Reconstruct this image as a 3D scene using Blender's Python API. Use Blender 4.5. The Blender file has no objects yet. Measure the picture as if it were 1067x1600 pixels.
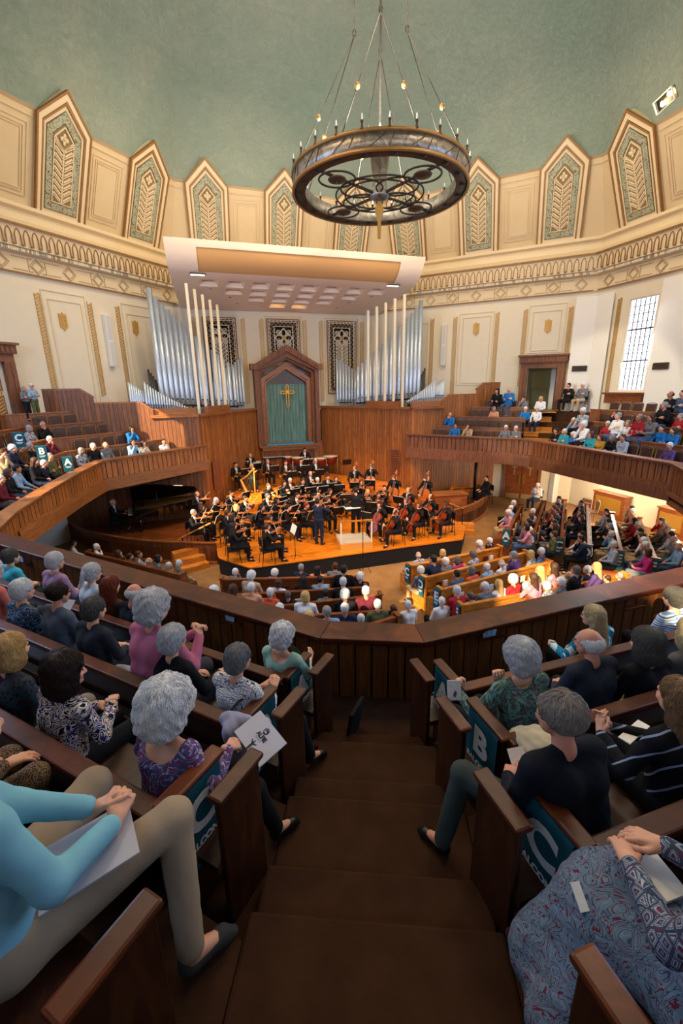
import bpy, math, random
import numpy as np
from mathutils import Vector, Matrix, Euler, Quaternion
random.seed(7); RNG=np.random.RandomState(11)
SC=bpy.context.scene; COL=SC.collection; PI=math.pi
def V3(*a): return np.array(a,float)
# ---- camera: measured from the photograph's verticals, the hall's corners and stair nosings
FPX=677.; PITCH=math.radians(16.1); YAW=math.radians(4.9); ROLL=math.radians(.95); EYE=V3(0,0,6.1)
_fh=V3(-math.sin(YAW),math.cos(YAW),0); _r0=V3(math.cos(YAW),math.sin(YAW),0); _z=V3(0,0,1)
FW=_fh*math.cos(PITCH)-_z*math.sin(PITCH); _u0=_fh*math.sin(PITCH)+_z*math.cos(PITCH)
RT=_r0*math.cos(ROLL)-_u0*math.sin(ROLL); UP=_r0*math.sin(ROLL)+_u0*math.cos(ROLL)
cam=bpy.data.cameras.new('camera'); camo=bpy.data.objects.new('camera',cam); COL.objects.link(camo)
M=Matrix([[RT[0],UP[0],-FW[0],0],[RT[1],UP[1],-FW[1],0],[RT[2],UP[2],-FW[2],6.1],[0,0,0,1]]); camo.matrix_world=M
cam.sensor_fit='VERTICAL'; cam.sensor_height=36; cam.lens=36*FPX/1600; cam.clip_start=.05; cam.clip_end=200
SC.camera=camo
def ray(x,y):
    d=FW*FPX+RT*(x-533.5)+UP*(800-y); return d/math.hypot(d[0],d[1])
def atz(x,y,z):
    d=ray(x,y); return d*((z-6.1)/d[2])+EYE
def atD(x,y,D): return ray(x,y)*D+EYE
def onplane(x,y,n,c):
    d=ray(x,y); return d*(c/(n[0]*d[0]+n[1]*d[1]))+EYE
# ---- octagonal hall, centre (0,13)
CX,CY=0.,13.
def octv(a,R): return V3(CX+R*math.cos(math.radians(a)),CY+R*math.sin(math.radians(a)))
RL,RT_=14.3,13.0
FACE={'west':(180,135),'northwest':(135,90),'northeast':(90,45),'east':(45,0)}
class Face:
    def __init__(s,a,b,R=RL):
        s.a=octv(a,R); s.b=octv(b,R); d=s.b-s.a; s.L=math.hypot(*d); s.d=d/s.L; s.n=V3(s.d[1],-s.d[0]) # n points into the hall
        s.ang=math.atan2(s.d[1],s.d[0])
    def P(s,u,z,off=0): # u measured from the middle of the facet
        p=(s.a+s.b)/2+s.d*u+s.n*off; return V3(p[0],p[1],z)
    def px(s,x,y,off=0):
        p=onplane(x,y,s.n,s.n@s.a+off); return (p[:2]-(s.a+s.b)/2)@s.d, p[2]
    def mat(s,u,z,off=0): # local x along the wall, local y out of the wall to the room, z up
        p=s.P(u,z,off); return Matrix([[s.d[0],s.n[0],0,p[0]],[s.d[1],s.n[1],0,p[1]],[0,0,1,p[2]],[0,0,0,1]])
FC={k:Face(*v) for k,v in FACE.items()}
# stage axis frame: t across, n towards the organ
TA=V3(math.cos(math.radians(22.5)),math.sin(math.radians(22.5))); NA=V3(-TA[1],TA[0])
def TN(t,n,z=0): p=V3(CX,CY)+TA*t+NA*n; return V3(p[0],p[1],z)
def toTN(p): q=V3(p[0]-CX,p[1]-CY); return q@TA,q@NA
# ---- mesh builder
class MB:
    def __init__(s): s.v=[];s.f=[];s.r=[];s.sm=[];s.mi=[];s.m=0
    def add(s,vs,fs,smooth=False,rnd=None,X=None):
        if X is not None: vs=[X@Vector(tuple(float(c) for c in v)) for v in vs]
        b=len(s.v); s.v+= [tuple(float(c) for c in v) for v in vs]; r=random.random() if rnd is None else rnd
        for f in fs: s.f.append([i+b for i in f]); s.r.append(r); s.sm.append(smooth); s.mi.append(s.m)
        return s
    def box(s,c,d,rz=0,rnd=None,X=None):
        x,y,z=[q/2 for q in d]; P=[]
        for sx,sy,sz in ((-1,-1,-1),(1,-1,-1),(1,1,-1),(-1,1,-1),(-1,-1,1),(1,-1,1),(1,1,1),(-1,1,1)):
            a,b=sx*x,sy*y; P.append((c[0]+a*math.cos(rz)-b*math.sin(rz),c[1]+a*math.sin(rz)+b*math.cos(rz),c[2]+sz*z))
        return s.add(P,[(0,3,2,1),(4,5,6,7),(0,1,5,4),(1,2,6,5),(2,3,7,6),(3,0,4,7)],False,rnd,X)
    def beam(s,a,b,w,h,up=(0,0,1),rnd=None,X=None): # bar a->b, w across, h along up
        a=np.array(a,float);b=np.array(b,float);d=b-a;d/=max(np.linalg.norm(d),1e-9);u=np.array(up,float);u-=d*(u@d)
        if np.linalg.norm(u)<1e-6: u=V3(1,0,0)-d*d[0]
        u/=np.linalg.norm(u);q=np.cross(d,u);P=[]
        for e in (a,b):
            for i,j in ((-1,-1),(1,-1),(1,1),(-1,1)): P.append(e+q*(i*w/2)+u*(j*h/2))
        return s.add(P,[(0,3,2,1),(4,5,6,7),(0,1,5,4),(1,2,6,5),(2,3,7,6),(3,0,4,7)],False,rnd,X)
    def tube(s,pts,r,n=6,closed=False,smooth=True,X=None,rnd=None,flat=1.):
        pts=[np.array(p,float) for p in pts];N=len(pts); rs=r if hasattr(r,'__len__') else [r]*N; V=[];F=[]
        prev=None
        for i,p in enumerate(pts):
            d=(pts[(i+1)%N]-pts[i-1]) if closed else (pts[min(i+1,N-1)]-pts[max(i-1,0)])
            d=d/max(np.linalg.norm(d),1e-9)
            if prev is None:
                u=np.cross(d,V3(0,0,1)); 
                if np.linalg.norm(u)<.05: u=np.cross(d,V3(1,0,0))
            else: u=prev-d*(prev@d)
            u/=max(np.linalg.norm(u),1e-9);prev=u;w=np.cross(d,u)
            for k in range(n):
                a=2*PI*k/n; V.append(p+(u*math.cos(a)+w*math.sin(a)*flat)*rs[i])
        for i in range(N if closed else N-1):
            for k in range(n):
                a=i*n+k;b=i*n+(k+1)%n;j=((i+1)%N)*n; F.append((a,b,j+(k+1)%n,j+k))
        if not closed: F.append(tuple(range(n-1,-1,-1))); F.append(tuple((N-1)*n+k for k in range(n)))
        return s.add(V,F,smooth,rnd,X)
    def lathe(s,prof,c=(0,0,0),n=16,smooth=True,X=None,rnd=None,cap=True): # prof: (r,z)
        V=[];F=[]
        for r,z in prof:
            for k in range(n): a=2*PI*k/n; V.append((c[0]+r*math.cos(a),c[1]+r*math.sin(a),c[2]+z))
        for i in range(len(prof)-1):
            for k in range(n): a=i*n+k;b=i*n+(k+1)%n; F.append((a,b,b+n,a+n))
        if cap: F.append(tuple(range(n-1,-1,-1))); F.append(tuple((len(prof)-1)*n+k for k in range(n)))
        return s.add(V,F,smooth,rnd,X)
    def prism(s,poly,z0,z1,X=None,rnd=None,smooth=False): # poly (x,y) counter-clockwise
        n=len(poly);V=[(p[0],p[1],z0) for p in poly]+[(p[0],p[1],z1) for p in poly]
        F=[tuple(range(n-1,-1,-1)),tuple(range(n,2*n))]+[(i,(i+1)%n,n+(i+1)%n,n+i) for i in range(n)]
        return s.add(V,F,smooth,rnd,X)
    def slab(s,poly,y0,y1,X=None,rnd=None): # poly (x,z) in a wall plane, thickness along y
        n=len(poly);V=[(p[0],y0,p[1]) for p in poly]+[(p[0],y1,p[1]) for p in poly]
        F=[tuple(range(n)),tuple(range(2*n-1,n-1,-1))]+[(i,n+i,n+(i+1)%n,(i+1)%n) for i in range(n)]
        return s.add(V,F,False,rnd,X)
    def sphere(s,c,r,n=10,m=6,X=None,rnd=None):
        rr=r if hasattr(r,'__len__') else (r,r,r)
        V=[];F=[]
        for i in range(m+1):
            t=PI*i/m
            for k in range(n): a=2*PI*k/n; V.append((c[0]+rr[0]*math.sin(t)*math.cos(a),c[1]+rr[1]*math.sin(t)*math.sin(a),c[2]+rr[2]*math.cos(t)))
        for i in range(m):
            for k in range(n): a=i*n+k;b=i*n+(k+1)%n; F.append((a,a+n,b+n,b))
        return s.add(V,F,True,rnd,X)
    def quad(s,a,b,c,d,rnd=None): return s.add([a,b,c,d],[(0,1,2,3)],False,rnd)
    def mesh(s,name,mats):
        me=bpy.data.meshes.new(name); me.from_pydata(s.v,[],s.f)
        if len(s.f):
            me.polygons.foreach_set('use_smooth',s.sm); me.polygons.foreach_set('material_index',s.mi)
            at=me.attributes.new('rnd','FLOAT','FACE'); at.data.foreach_set('value',s.r)
        for m in (mats if isinstance(mats,(list,tuple)) else [mats]): me.materials.append(m)
        me.update(); return me
    def build(s,name,mats,parent=None,mat4=None,bevel=0,label=None,kind=None):
        o=link(name,s.mesh(name,mats),parent,mat4)
        if bevel:
            b=o.modifiers.new('Bevel','BEVEL'); b.width=bevel; b.segments=2; b.limit_method='ANGLE'
        if label: o['label']=label
        if kind: o['kind']=kind
        return o
def link(name,data,parent=None,mat4=None):
    o=bpy.data.objects.new(name,data); COL.objects.link(o)
    if parent is not None: o.parent=parent
    if mat4 is not None: o.matrix_local=mat4 if isinstance(mat4,Matrix) else Matrix(mat4)
    return o
def tag(o,label,cat,group=None,kind=None):
    o['label']=label; o['category']=cat
    if group: o['group']=group
    if kind: o['kind']=kind
    return o
def struct(o,label=None):
    o['kind']='structure'
    if label: o['label']=label
    return o
def thing(name,label,cat,m=None,group=None):
    o=bpy.data.objects.new(name,None); COL.objects.link(o); o.empty_display_size=.1
    if m is not None: o.matrix_world=m if isinstance(m,Matrix) else xf(m)
    return tag(o,label,cat,group)
def kids(o): return [c for c in ALLKIDS.get(o,[])]
def copy_tree(o,label=None,m=None,group=None,parent=None):
    c=o.copy(); COL.objects.link(c)
    if parent is not None: c.parent=parent
    for ch in list(o.children): copy_tree(ch,None,None,None,c)
    if label: c['label']=label
    if group: c['group']=group
    if m is not None: c.matrix_local=m
    return c
def xf(p,rz=0,s=1,rx=0,ry=0):
    sc=s if hasattr(s,'__len__') else (s,s,s)
    return Matrix.LocRotScale(Vector(tuple(float(q) for q in p)),Euler((rx,ry,rz)),Vector(sc))
# ---- materials
def srgb(h):
    if isinstance(h,str):
        h=h.lstrip('#'); c=[int(h[i:i+2],16)/255 for i in (0,2,4)]
    else: c=list(h)
    return tuple([(x/12.92 if x<=.04045 else ((x+.055)/1.055)**2.4) for x in c]+[1.])
class NT:
    def __init__(s,name,rough=.6,metal=0,spec=.5):
        s.m=bpy.data.materials.new(name); s.m.use_nodes=True; s.t=s.m.node_tree; s.b=s.t.nodes['Principled BSDF']
        s.b.inputs['Roughness'].default_value=rough; s.b.inputs['Metallic'].default_value=metal; s.b.inputs['Specular IOR Level'].default_value=spec
    def n(s,ty,**k):
        o=s.t.nodes.new(ty)
        for a,b in k.items():
            if a in o.inputs.keys(): 
                if hasattr(b,'links') or isinstance(b,bpy.types.NodeSocket): s.t.links.new(b,o.inputs[a])
                else: o.inputs[a].default_value=b
            else: setattr(o,a,b)
        return o
    def l(s,a,b): s.t.links.new(a,b)
    def co(s,scale=(1,1,1),kind='Object',rot=(0,0,0)):
        tc=s.t.nodes.new('ShaderNodeTexCoord'); mp=s.t.nodes.new('ShaderNodeMapping'); s.l(tc.outputs[kind],mp.inputs[0])
        mp.inputs['Scale'].default_value=scale; mp.inputs['Rotation'].default_value=rot; return mp.outputs[0]
    def noise(s,vec,scale,detail=3,rough=.5,dist=0):
        o=s.t.nodes.new('ShaderNodeTexNoise'); s.l(vec,o.inputs['Vector']); o.inputs['Scale'].default_value=scale; o.inputs['Detail'].default_value=detail
        o.inputs['Roughness'].default_value=rough; o.inputs['Distortion'].default_value=dist; return o.outputs['Fac']
    def ramp(s,fac,stops,const=False):
        o=s.t.nodes.new('ShaderNodeValToRGB'); s.l(fac,o.inputs[0]); e=o.color_ramp.elements
        if const: o.color_ramp.interpolation='CONSTANT'
        while len(e)<len(stops): e.new(.5)
        for i,(p,c) in enumerate(stops): e[i].position=p; e[i].color=srgb(c)
        return o.outputs[0]
    def mix(s,fac,a,b,mode='MIX'):
        o=s.t.nodes.new('ShaderNodeMix'); o.data_type='RGBA'; o.blend_type=mode
        for v,i in ((fac,0),(a,6),(b,7)):
            if isinstance(v,bpy.types.NodeSocket): s.l(v,o.inputs[i])
            else: o.inputs[i].default_value=v if i==0 else (srgb(v) if isinstance(v,str) else v)
        return o.outputs[2]
    def math(s,op,a,b=0.,c=None):
        o=s.t.nodes.new('ShaderNodeMath'); o.operation=op
        for v,i in ((a,0),(b,1),(c,2)):
            if v is None: continue
            if isinstance(v,bpy.types.NodeSocket): s.l(v,o.inputs[i])
            else: o.inputs[i].default_value=v
        return o.outputs[0]
    def attr(s,name='rnd'):
        o=s.t.nodes.new('ShaderNodeAttribute'); o.attribute_name=name; return o.outputs['Fac']
    def color(s,c):
        if isinstance(c,bpy.types.NodeSocket): s.l(c,s.b.inputs['Base Color'])
        else: s.b.inputs['Base Color'].default_value=srgb(c)
        return s
    def bump(s,h,strength=.3,dist=.01):
        o=s.t.nodes.new('ShaderNodeBump'); s.l(h,o.inputs['Height']); o.inputs['Strength'].default_value=strength; o.inputs['Distance'].default_value=dist
        s.l(o.outputs[0],s.b.inputs['Normal']); return s
MATS={}
def plain(name,c,rough=.6,metal=0,spec=.4,nz=.06,sc=30,bump=0):
    key=(name,str(c))
    if key in MATS: return MATS[key]
    t=NT(name,rough,metal,spec); v=t.co(); f=t.noise(v,sc,3)
    cc=srgb(c); lo=tuple([q*(1-nz*2) for q in cc[:3]]+[1]); hi=tuple([min(1,q*(1+nz*2)) for q in cc[:3]]+[1])
    t.color(t.mix(f,lo,hi))
    if bump: t.bump(f,bump,.01)
    MATS[key]=t.m; return t.m
def emis(name,c,st):
    key=(name,str(c),st)
    if key in MATS: return MATS[key]
    t=NT(name); t.b.inputs['Base Color'].default_value=srgb(c); t.b.inputs['Emission Color'].default_value=srgb(c); t.b.inputs['Emission Strength'].default_value=st
    MATS[key]=t.m; return t.m
def wood(name,dark,mid,light,rough=.35,grain=(18,18,1.2),var=.5,spec=.5,coat=0):
    t=NT(name,rough,0,spec); r=t.attr('rnd')
    off=t.n('ShaderNodeCombineXYZ'); t.l(t.math('MULTIPLY',r,37.),off.inputs[0]); t.l(t.math('MULTIPLY',r,91.),off.inputs[2])
    vec=t.co(grain); va=t.t.nodes.new('ShaderNodeVectorMath'); va.operation='ADD'; t.l(vec,va.inputs[0]); t.l(off.outputs[0],va.inputs[1])
    g=t.noise(va.outputs[0],1.6,6,.62,1.2); base=t.ramp(g,[(.28,dark),(.52,mid),(.75,light)])
    tone=t.math('MULTIPLY_ADD',r,var,1-var/2); cm=t.t.nodes.new('ShaderNodeCombineColor')
    for i in range(3): t.l(tone,cm.inputs[i])
    t.color(t.mix(1.,base,cm.outputs[0],'MULTIPLY')); t.bump(g,.12,.004)
    if coat: t.b.inputs['Coat Weight'].default_value=coat; t.b.inputs['Coat Roughness'].default_value=.2
    return t.m
# ================= materials of the hall
def stucco():
    t=NT('green stucco',.85,0,.2); v=t.co(); a=t.noise(v,.35,4,.6); b=t.noise(v,4,8,.78,2.2)
    c=t.ramp(a,[(.3,'#94a597'),(.55,'#a3ae9f'),(.75,'#b1b5a4')]); t.color(t.mix(t.math('MULTIPLY',t.math('GREATER_THAN',b,0.) if 0 else b,.6),c,'#7f9184')); t.bump(b,.9,.09); return t.m
M_DOME=stucco()
M_CREAM=plain('cream plaster','#ddd3bd',.8,nz=.02,sc=3); M_TAN=plain('tan plaster','#ccb894',.8,nz=.03,sc=2)
M_TRIM=plain('ivory moulding','#d6c4a2',.7,nz=.02); M_BROWN=plain('gilded brown moulding','#8a6232',.5,nz=.15,sc=8); M_GOLD=plain('gold leaf paint','#c39a54',.45,.3,nz=.12,sc=20)
M_BACK=plain('ochre plaster ground','#86714f',.85); M_WHITE=plain('white painted plaster','#e6e2da',.7,nz=.02)
M_DARKHOLE=plain('dark grille cloth','#0d0c0b',.9); M_IRON=plain('dark wrought iron','#3a332c',.5,.6); M_BLACK=plain('black','#0c0c0e',.5)
M_BLACKMET=plain('black painted metal','#141416',.4,.5); M_CHROME=plain('chrome steel','#b9bcc0',.25,.9); M_BRASS=plain('brass','#c79a45',.3,.9)
M_OAK=wood('oak panelling','#6a3a18','#9c5d2b','#c38446',.45,(14,14,.9),.45); M_OAKH=wood('oak rail','#63381a','#935a2e','#b4763f',.35,(1.2,1.2,18),.3)
M_OAKD=wood('brown oak boards','#4c2a19','#7c4a2b','#98633d',.5,(14,14,.9),.4); M_STAGEF=wood('orange stage floor','#9a4d10','#cf7a1c','#e2932f',.22,(.8,9,9),.25,.6)
M_DARKW=wood('dark mahogany','#1a0b05','#351809','#502a14',.34,(6,6,1.5),.35,.6,.3); M_RAILW=wood('walnut rail','#260e05','#4d220d','#753a18',.38,(1.3,1.3,14),.25,.35,0); M_PANW=wood('walnut boards','#40230f','#653a1b','#855127',.4,(14,14,.9),.3,.4)
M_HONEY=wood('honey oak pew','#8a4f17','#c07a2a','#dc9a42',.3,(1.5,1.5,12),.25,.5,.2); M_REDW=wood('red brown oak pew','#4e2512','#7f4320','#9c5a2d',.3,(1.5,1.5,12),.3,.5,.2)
def carpet(name,a,b,sc=6):
    t=NT(name,.95,0,.1); v=t.co(); n=t.noise(v,sc,3,.6); f=t.noise(v,300,2,.8); t.color(t.mix(f,t.ramp(n,[(.35,a),(.65,b)]),'#2a1a10')); t.bump(f,.6,.01); return t.m
M_CARPET=carpet('brown carpet','#4a3020','#583b28'); M_NAVEC=carpet('tan carpet','#b58a5c','#c89c6c',2)
M_TEAL=None
# ================= dome
def ring(R): return [octv(a,R) for a in (0,45,90,135,180,225,270,315)]
def oct_shell(name,prof,mat,label=None,segs=(0,1,2,3,4,5,6,7)):
    mb=MB()
    for i in segs:
        for (r0,z0),(r1,z1) in zip(prof,prof[1:]):
            a0,b0=octv(45*i,r0),octv(45*i+45,r0);a1,b1=octv(45*i,r1),octv(45*i+45,r1)
            mb.add([(a0[0],a0[1],z0),(b0[0],b0[1],z0),(b1[0],b1[1],z1),(a1[0],a1[1],z1)],[(0,1,2,3)],False,.5)
    return struct(mb.build(name,mat),label)
oct_shell('ceiling',[(13.0,15.17),(13.0,15.6),(12.85,16.6),(12.5,17.8),(11.9,19.2),(10.9,20.8),(9.4,22.3),(7,23.7),(3.5,24.7),(.02,25)],M_DOME,'green stucco vault over the hall')
# upper leaning wall z 12.5..15.17 and its top fillet
oct_shell('trim_1',[(14.3,12.35),(14.3,12.5),(13.06,15.12),(12.9,15.17)],M_TAN,'tan plaster band under the green vault')
# sloping ledge and the cornice body
oct_shell('trim_2',[(14.3,12.5),(13.95,12.42),(13.95,12.3),(14.15,12.25),(14.15,11.95),(13.75,11.72),(13.7,11.62),(13.78,11.6),(13.85,11.0),(13.95,10.98),(13.95,10.86),(14.2,10.82),(14.2,10.2),(14.32,10.2)],M_TRIM,'stepped cream cornice round the hall')
# lower walls with openings
def wall_face(name,face,z0,z1,holes,mat,th=.35,u0=None,u1=None,label=None):
    u0=-face.L/2-.1 if u0 is None else u0; u1=face.L/2+.1 if u1 is None else u1
    us=sorted({u0,u1,*[h[0] for h in holes],*[h[1] for h in holes]}); zs=sorted({z0,z1,*[h[2] for h in holes],*[h[3] for h in holes]})
    mb=MB()
    for a,b in zip(us,us[1:]):
        for c,d in zip(zs,zs[1:]):
            m,k=(a+b)/2,(c+d)/2
            if any(h[0]<m<h[1] and h[2]<k<h[3] for h in holes): continue
            mb.box((m,th/2,k),(b-a,th,d-c),rnd=.5)
    return struct(mb.build(name,mat,None,face.mat(0,0,0)),label)
def _fmat(s,u,z,off=0): # local x along the wall, y INTO the wall, z up
    p=s.P(u,z,off); return Matrix([[s.d[0],-s.n[0],0,p[0]],[s.d[1],-s.n[1],0,p[1]],[0,0,1,p[2]],[0,0,0,1]])
Face.mat=_fmat
W,NWF,NEF,E_=FC['west'],FC['northwest'],FC['northeast'],FC['east']
du0,_=NEF.px(825,577); du1,_=NEF.px(871,576)
wu0,wz1=E_.px(985,468); wu1,_=E_.px(1030,462); _,wz0=E_.px(964,610)
WEND=(wu0,wu1,wz0,wz1)
ld0,_=NEF.px(788,775); ld1,_=NEF.px(836,783)
wl0,_=E_.px(936,765); wl1,_=E_.px(975,775); wl2,_=E_.px(1042,785); wl3=wl2+1.5
wall_face('wall_west',W,0,12.5,[(-5.2,-3.6,5.0,7.1)],M_CREAM)
wall_face('wall_northwest',NWF,0,12.5,[(-2.35,-.95+.02,6.2,9.66)] if 0 else [],M_CREAM)
wall_face('wall_northeast',NEF,0,12.5,[(du0,du1,4.75,6.85)],M_CREAM)
wall_face('wall_east',E_,0,12.5,[WEND,(wl0,wl1,1.45,2.45),(wl2,wl3,1.45,2.45),(1.2,2.4,wz0,wz1)],M_CREAM)
# the walls round and behind the viewer (south half): two tall window openings each side let the daylight in
def seg_wall(name,a,b,holes=(),mat=M_CREAM,z1=12.5,z0=0):
    f=Face.__new__(Face); f.a=V3(*a);f.b=V3(*b);d=f.b-f.a;f.L=math.hypot(*d);f.d=d/f.L;f.n=V3(f.d[1],-f.d[0]);f.ang=0
    wall_face(name,f,z0,z1,holes,mat); return f
SW=seg_wall('wall_southwest',octv(225,RL),octv(180,RL),[(-3.4,-1.6,4.6,10.2),(-.8,.9,4.6,10.2),(1.8,3.4,4.6,10.2)])
SE=seg_wall('wall_southeast',octv(0,RL),octv(315,RL),[(-3.4,-1.6,4.6,10.2),(-.8,.9,4.6,10.2),(1.8,3.4,4.6,10.2)])
p225,p315=octv(225,RL),octv(315,RL)
seg_wall('wall_south_west',(p225[0],-4.5),tuple(p225)); seg_wall('wall_south_east',tuple(p315),(p315[0],-4.5))
S_=seg_wall('wall_south',(p315[0],-4.5),(p225[0],-4.5),[(2.3,3.7,9.9,12.2),(4.3,5.7,10.0,12.2),(7.8,9.0,10.0,11.0),(-4,-2,9,12),(-1.8,2.3,9.2,11.2)])  # unseen openings sized and placed to aim the sun patches
mb=MB(); mb.box((0,-.5,12.6),(21,9.4,.2)); struct(mb.build('ceiling_south',M_TAN),'flat ceiling behind the gallery')
mb=MB()
for i in (5,6):
    a,b=octv(45*i,14.3),octv(45*i+45,14.3)
    for q in ((a,b),): mb.add([(q[0][0],q[0][1],12.4),(q[1][0],q[1][1],12.4),(q[1][0],q[1][1],12.7),(q[0][0],q[0][1],12.7)],[(0,1,2,3)])
mb.build('trim_3',M_TAN)['kind']='structure'
# floor
mb=MB(); mb.prism([tuple(octv(a,15.2)) for a in range(0,360,45)],-.2,0); struct(mb.build('floor',M_NAVEC),'tan carpet of the main floor')
# ================= arcade band, dentils, diamond frieze
def arc_pts(w,h): # pointed arch outline
    return [(-w/2,0),(-w/2,h*.62),(-w*.3,h*.86),(0,h),(w*.3,h*.86),(w/2,h*.62),(w/2,0)]
def striped():
    t=NT('striped dentils',.7); r=t.attr('rnd'); t.color(t.ramp(r,[(0,'#e0d0b0'),(.4,'#9aa09a'),(.6,'#a5805a'),(.72,'#e0d0b0')],True)); return t.m
M_DENT=striped()
def cornice_bits(face,n0):
    def R2off(R): return (RL-R)*math.cos(math.radians(22.5))
    Lh=face.L/2-.25; nA=36; sp=2*Lh/nA
    mb=MB(); mb.m=0
    for i in range(nA):
        u=-Lh+sp*(i+.5)
        P=[(u+x,-R2off(13.80)-.02+.0*z,11.05+z) for x,z in arc_pts(sp*.66,.5)]
        for a,b in zip(P,P[1:]): mb.beam(a,b,.024,.03,(0,1,0),rnd=.5)
        mb.beam((u+sp*.33,-R2off(13.8)-.02,11.06),(u+sp*.67,-R2off(13.8)-.02,11.06),.05,.05,(0,1,0),rnd=.5)
    mb.beam((-Lh-.2,-R2off(13.7)-.03,11.66),(Lh+.2,-R2off(13.7)-.03,11.66),.05,.06,rnd=.5)
    mb.beam((-Lh-.1,-R2off(14.2)-.02,10.22),(Lh+.1,-R2off(14.2)-.02,10.22),.04,.045,rnd=.5)
    mb.build('trim_%d'%n0,M_BROWN,None,face.mat(0,0))['kind']='structure'
    mb=MB(); nD=150; 
    for i in range(nD):
        u=-Lh+2*Lh*(i+.5)/nD; mb.box((u,-R2off(13.95)-.02,10.92),(2*Lh/nD*.8,.05,.1))
    mb.build('trim_%d'%(n0+1),M_DENT,None,face.mat(0,0))['kind']='structure'
    mb=MB(); y=-R2off(14.2)-.012; k=0
    for u in np.arange(-4.8,4.9,1.2):
        s=.26; z=10.52
        for q in ((s,.0),(s*.72,0)):
            P=[(u-q[0],z),(u,z+q[0]),(u+q[0],z),(u,z-q[0])]
            for a,b in zip(P,P[1:]+P[:1]): mb.beam((a[0],y,a[1]),(b[0],y,b[1]),.018,.02,(0,1,0))
        if k%2: 
            for e in (-1,1): mb.beam((u+e*.3,y,10.3),(u+e*.3,y,10.76),.018,.02,(0,1,0)); mb.beam((u+e*.3,y,10.32),(u+e*.16,y,10.32),.02,.02,(0,1,0)); mb.beam((u+e*.3,y,10.74),(u+e*.16,y,10.74),.02,.02,(0,1,0))
        if u<4.5:
            for z2 in (10.33,10.73): mb.beam((u+.36,y,z2),(u+.84,y,z2),.014,.02,(0,1,0))
        k+=1
    mb.build('trim_%d'%(n0+2),plain('incised frieze line','#a98f68',.7),None,face.mat(0,0))['kind']='structure'
for i,f in enumerate((W,NWF,NEF,E_)): cornice_bits(f,10+3*i)
# ================= pointed ornamental panels on the leaning wall
LEAN=math.atan2(1.15,2.67)
def lean_mat(face,u): # x along, z up the slope, y into the wall
    return face.mat(u,12.42,.08)@Matrix.Rotation(LEAN,4,'X')
def pent(hw,b,sh,pk): return [(-hw*.97,b),(hw*.97,b),(hw,sh),(0,pk),(-hw,sh)]
def ring_poly(mb,P,Q,y0,y1,skip=()): # band between two outlines
    n=len(P)
    for i in range(n):
        if i in skip: continue
        j=(i+1)%n; mb.slab([P[i],P[j],Q[j],Q[i]],y0,y1,rnd=.5)
def scroll():
    t=NT('painted vine border',.7); v=t.co(); w=t.t.nodes.new('ShaderNodeTexVoronoi'); t.l(v,w.inputs['Vector']); w.inputs['Scale'].default_value=11
    n=t.noise(v,9,3,.6,2.5)
    base=t.ramp(n,[(.0,'#4a4634'),(.4,'#6a674e'),(.46,'#b5aa84'),(.53,'#8ba398'),(.7,'#9ab0a2')],True)
    t.color(t.mix(t.math('LESS_THAN',w.outputs['Distance'],.22),base,'#8a5a33')); return t.m
M_SCROLL=scroll()
def make_panel():
    r=thing('ornamental_panel','','plaster panel')
    mb=MB(); mb.slab(pent(.93,0,2.93,3.86),-.02,.3,rnd=.5); mb.build('field',M_TRIM,r)
    mb=MB(); ring_poly(mb,pent(.97,0,2.94,3.93),pent(.91,0,2.91,3.83),-.12,.0,skip=(0,)); ring_poly(mb,pent(.76,0,2.80,3.56),pent(.71,0,2.77,3.48),-.07,.0,skip=(0,)); mb.build('brown_moulding',M_BROWN,r)
    mb=MB(); ring_poly(mb,pent(.91,0,2.91,3.83),pent(.78,0,2.83,3.62),-.08,-.02,skip=(0,)); mb.build('raised_band',M_TRIM,r)
    mb=MB(); ring_poly(mb,pent(.60,.22,2.72,3.3),pent(.38,.46,2.56,2.98),-.045,-.015); mb.build('vine_border',M_SCROLL,r)
    mb=MB(); ring_poly(mb,pent(.615,.205,2.73,3.33),pent(.595,.225,2.71,3.3),-.05,-.01); ring_poly(mb,pent(.39,.45,2.57,2.99),pent(.375,.465,2.555,2.965),-.05,-.01); mb.build('dark_outline',plain('olive outline','#57503a'),r)
    mb=MB(); mb.slab(pent(.37,.47,2.55,2.95),-.026,-.01,rnd=.4); mb.build('ground',M_BACK,r)
    mb=MB(); y=-.045; B=lambda a,b,w=.035:mb.beam((a[0],y,a[1]),(b[0],y,b[1]),w,.05,(0,1,0),rnd=.5)
    B((0,.47),(0,2.2),.05); P=[(-.33,2.5),(0,2.14),(.33,2.5),(0,2.86)]
    for a,b in zip(P,P[1:]+P[:1]): B(a,b,.045)
    for q in ((-.35,.48),(.35,.48)): B(q,(q[0],2.5),.03)
    B((-.36,.49),(.36,.49),.03)
    for k in range(9):
        z=.5+k*.2
        for s in (-1,1):
            B((0,z),(s*.34,z+.26),.03); B((s*.05,z+.11),(s*.3,z+.32),.055)
            B((s*.3,z+.32),(s*.34,z+.26),.03)
    for a in range(4):
        t=PI/4+a*PI/2; t2=a*PI/2; mb.sphere((.1*math.cos(t2),y-.01,2.5+.11*math.sin(t2)),(.06,.03,.07),8,5); mb.sphere((.07*math.cos(t),y-.01,2.5+.07*math.sin(t)),(.035,.03,.035),6,4)
    mb.sphere((0,y-.03,2.5),(.045,.03,.045),8,5); mb.build('leaf_relief',M_TRIM,r); return r
pan=make_panel(); first=True
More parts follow.
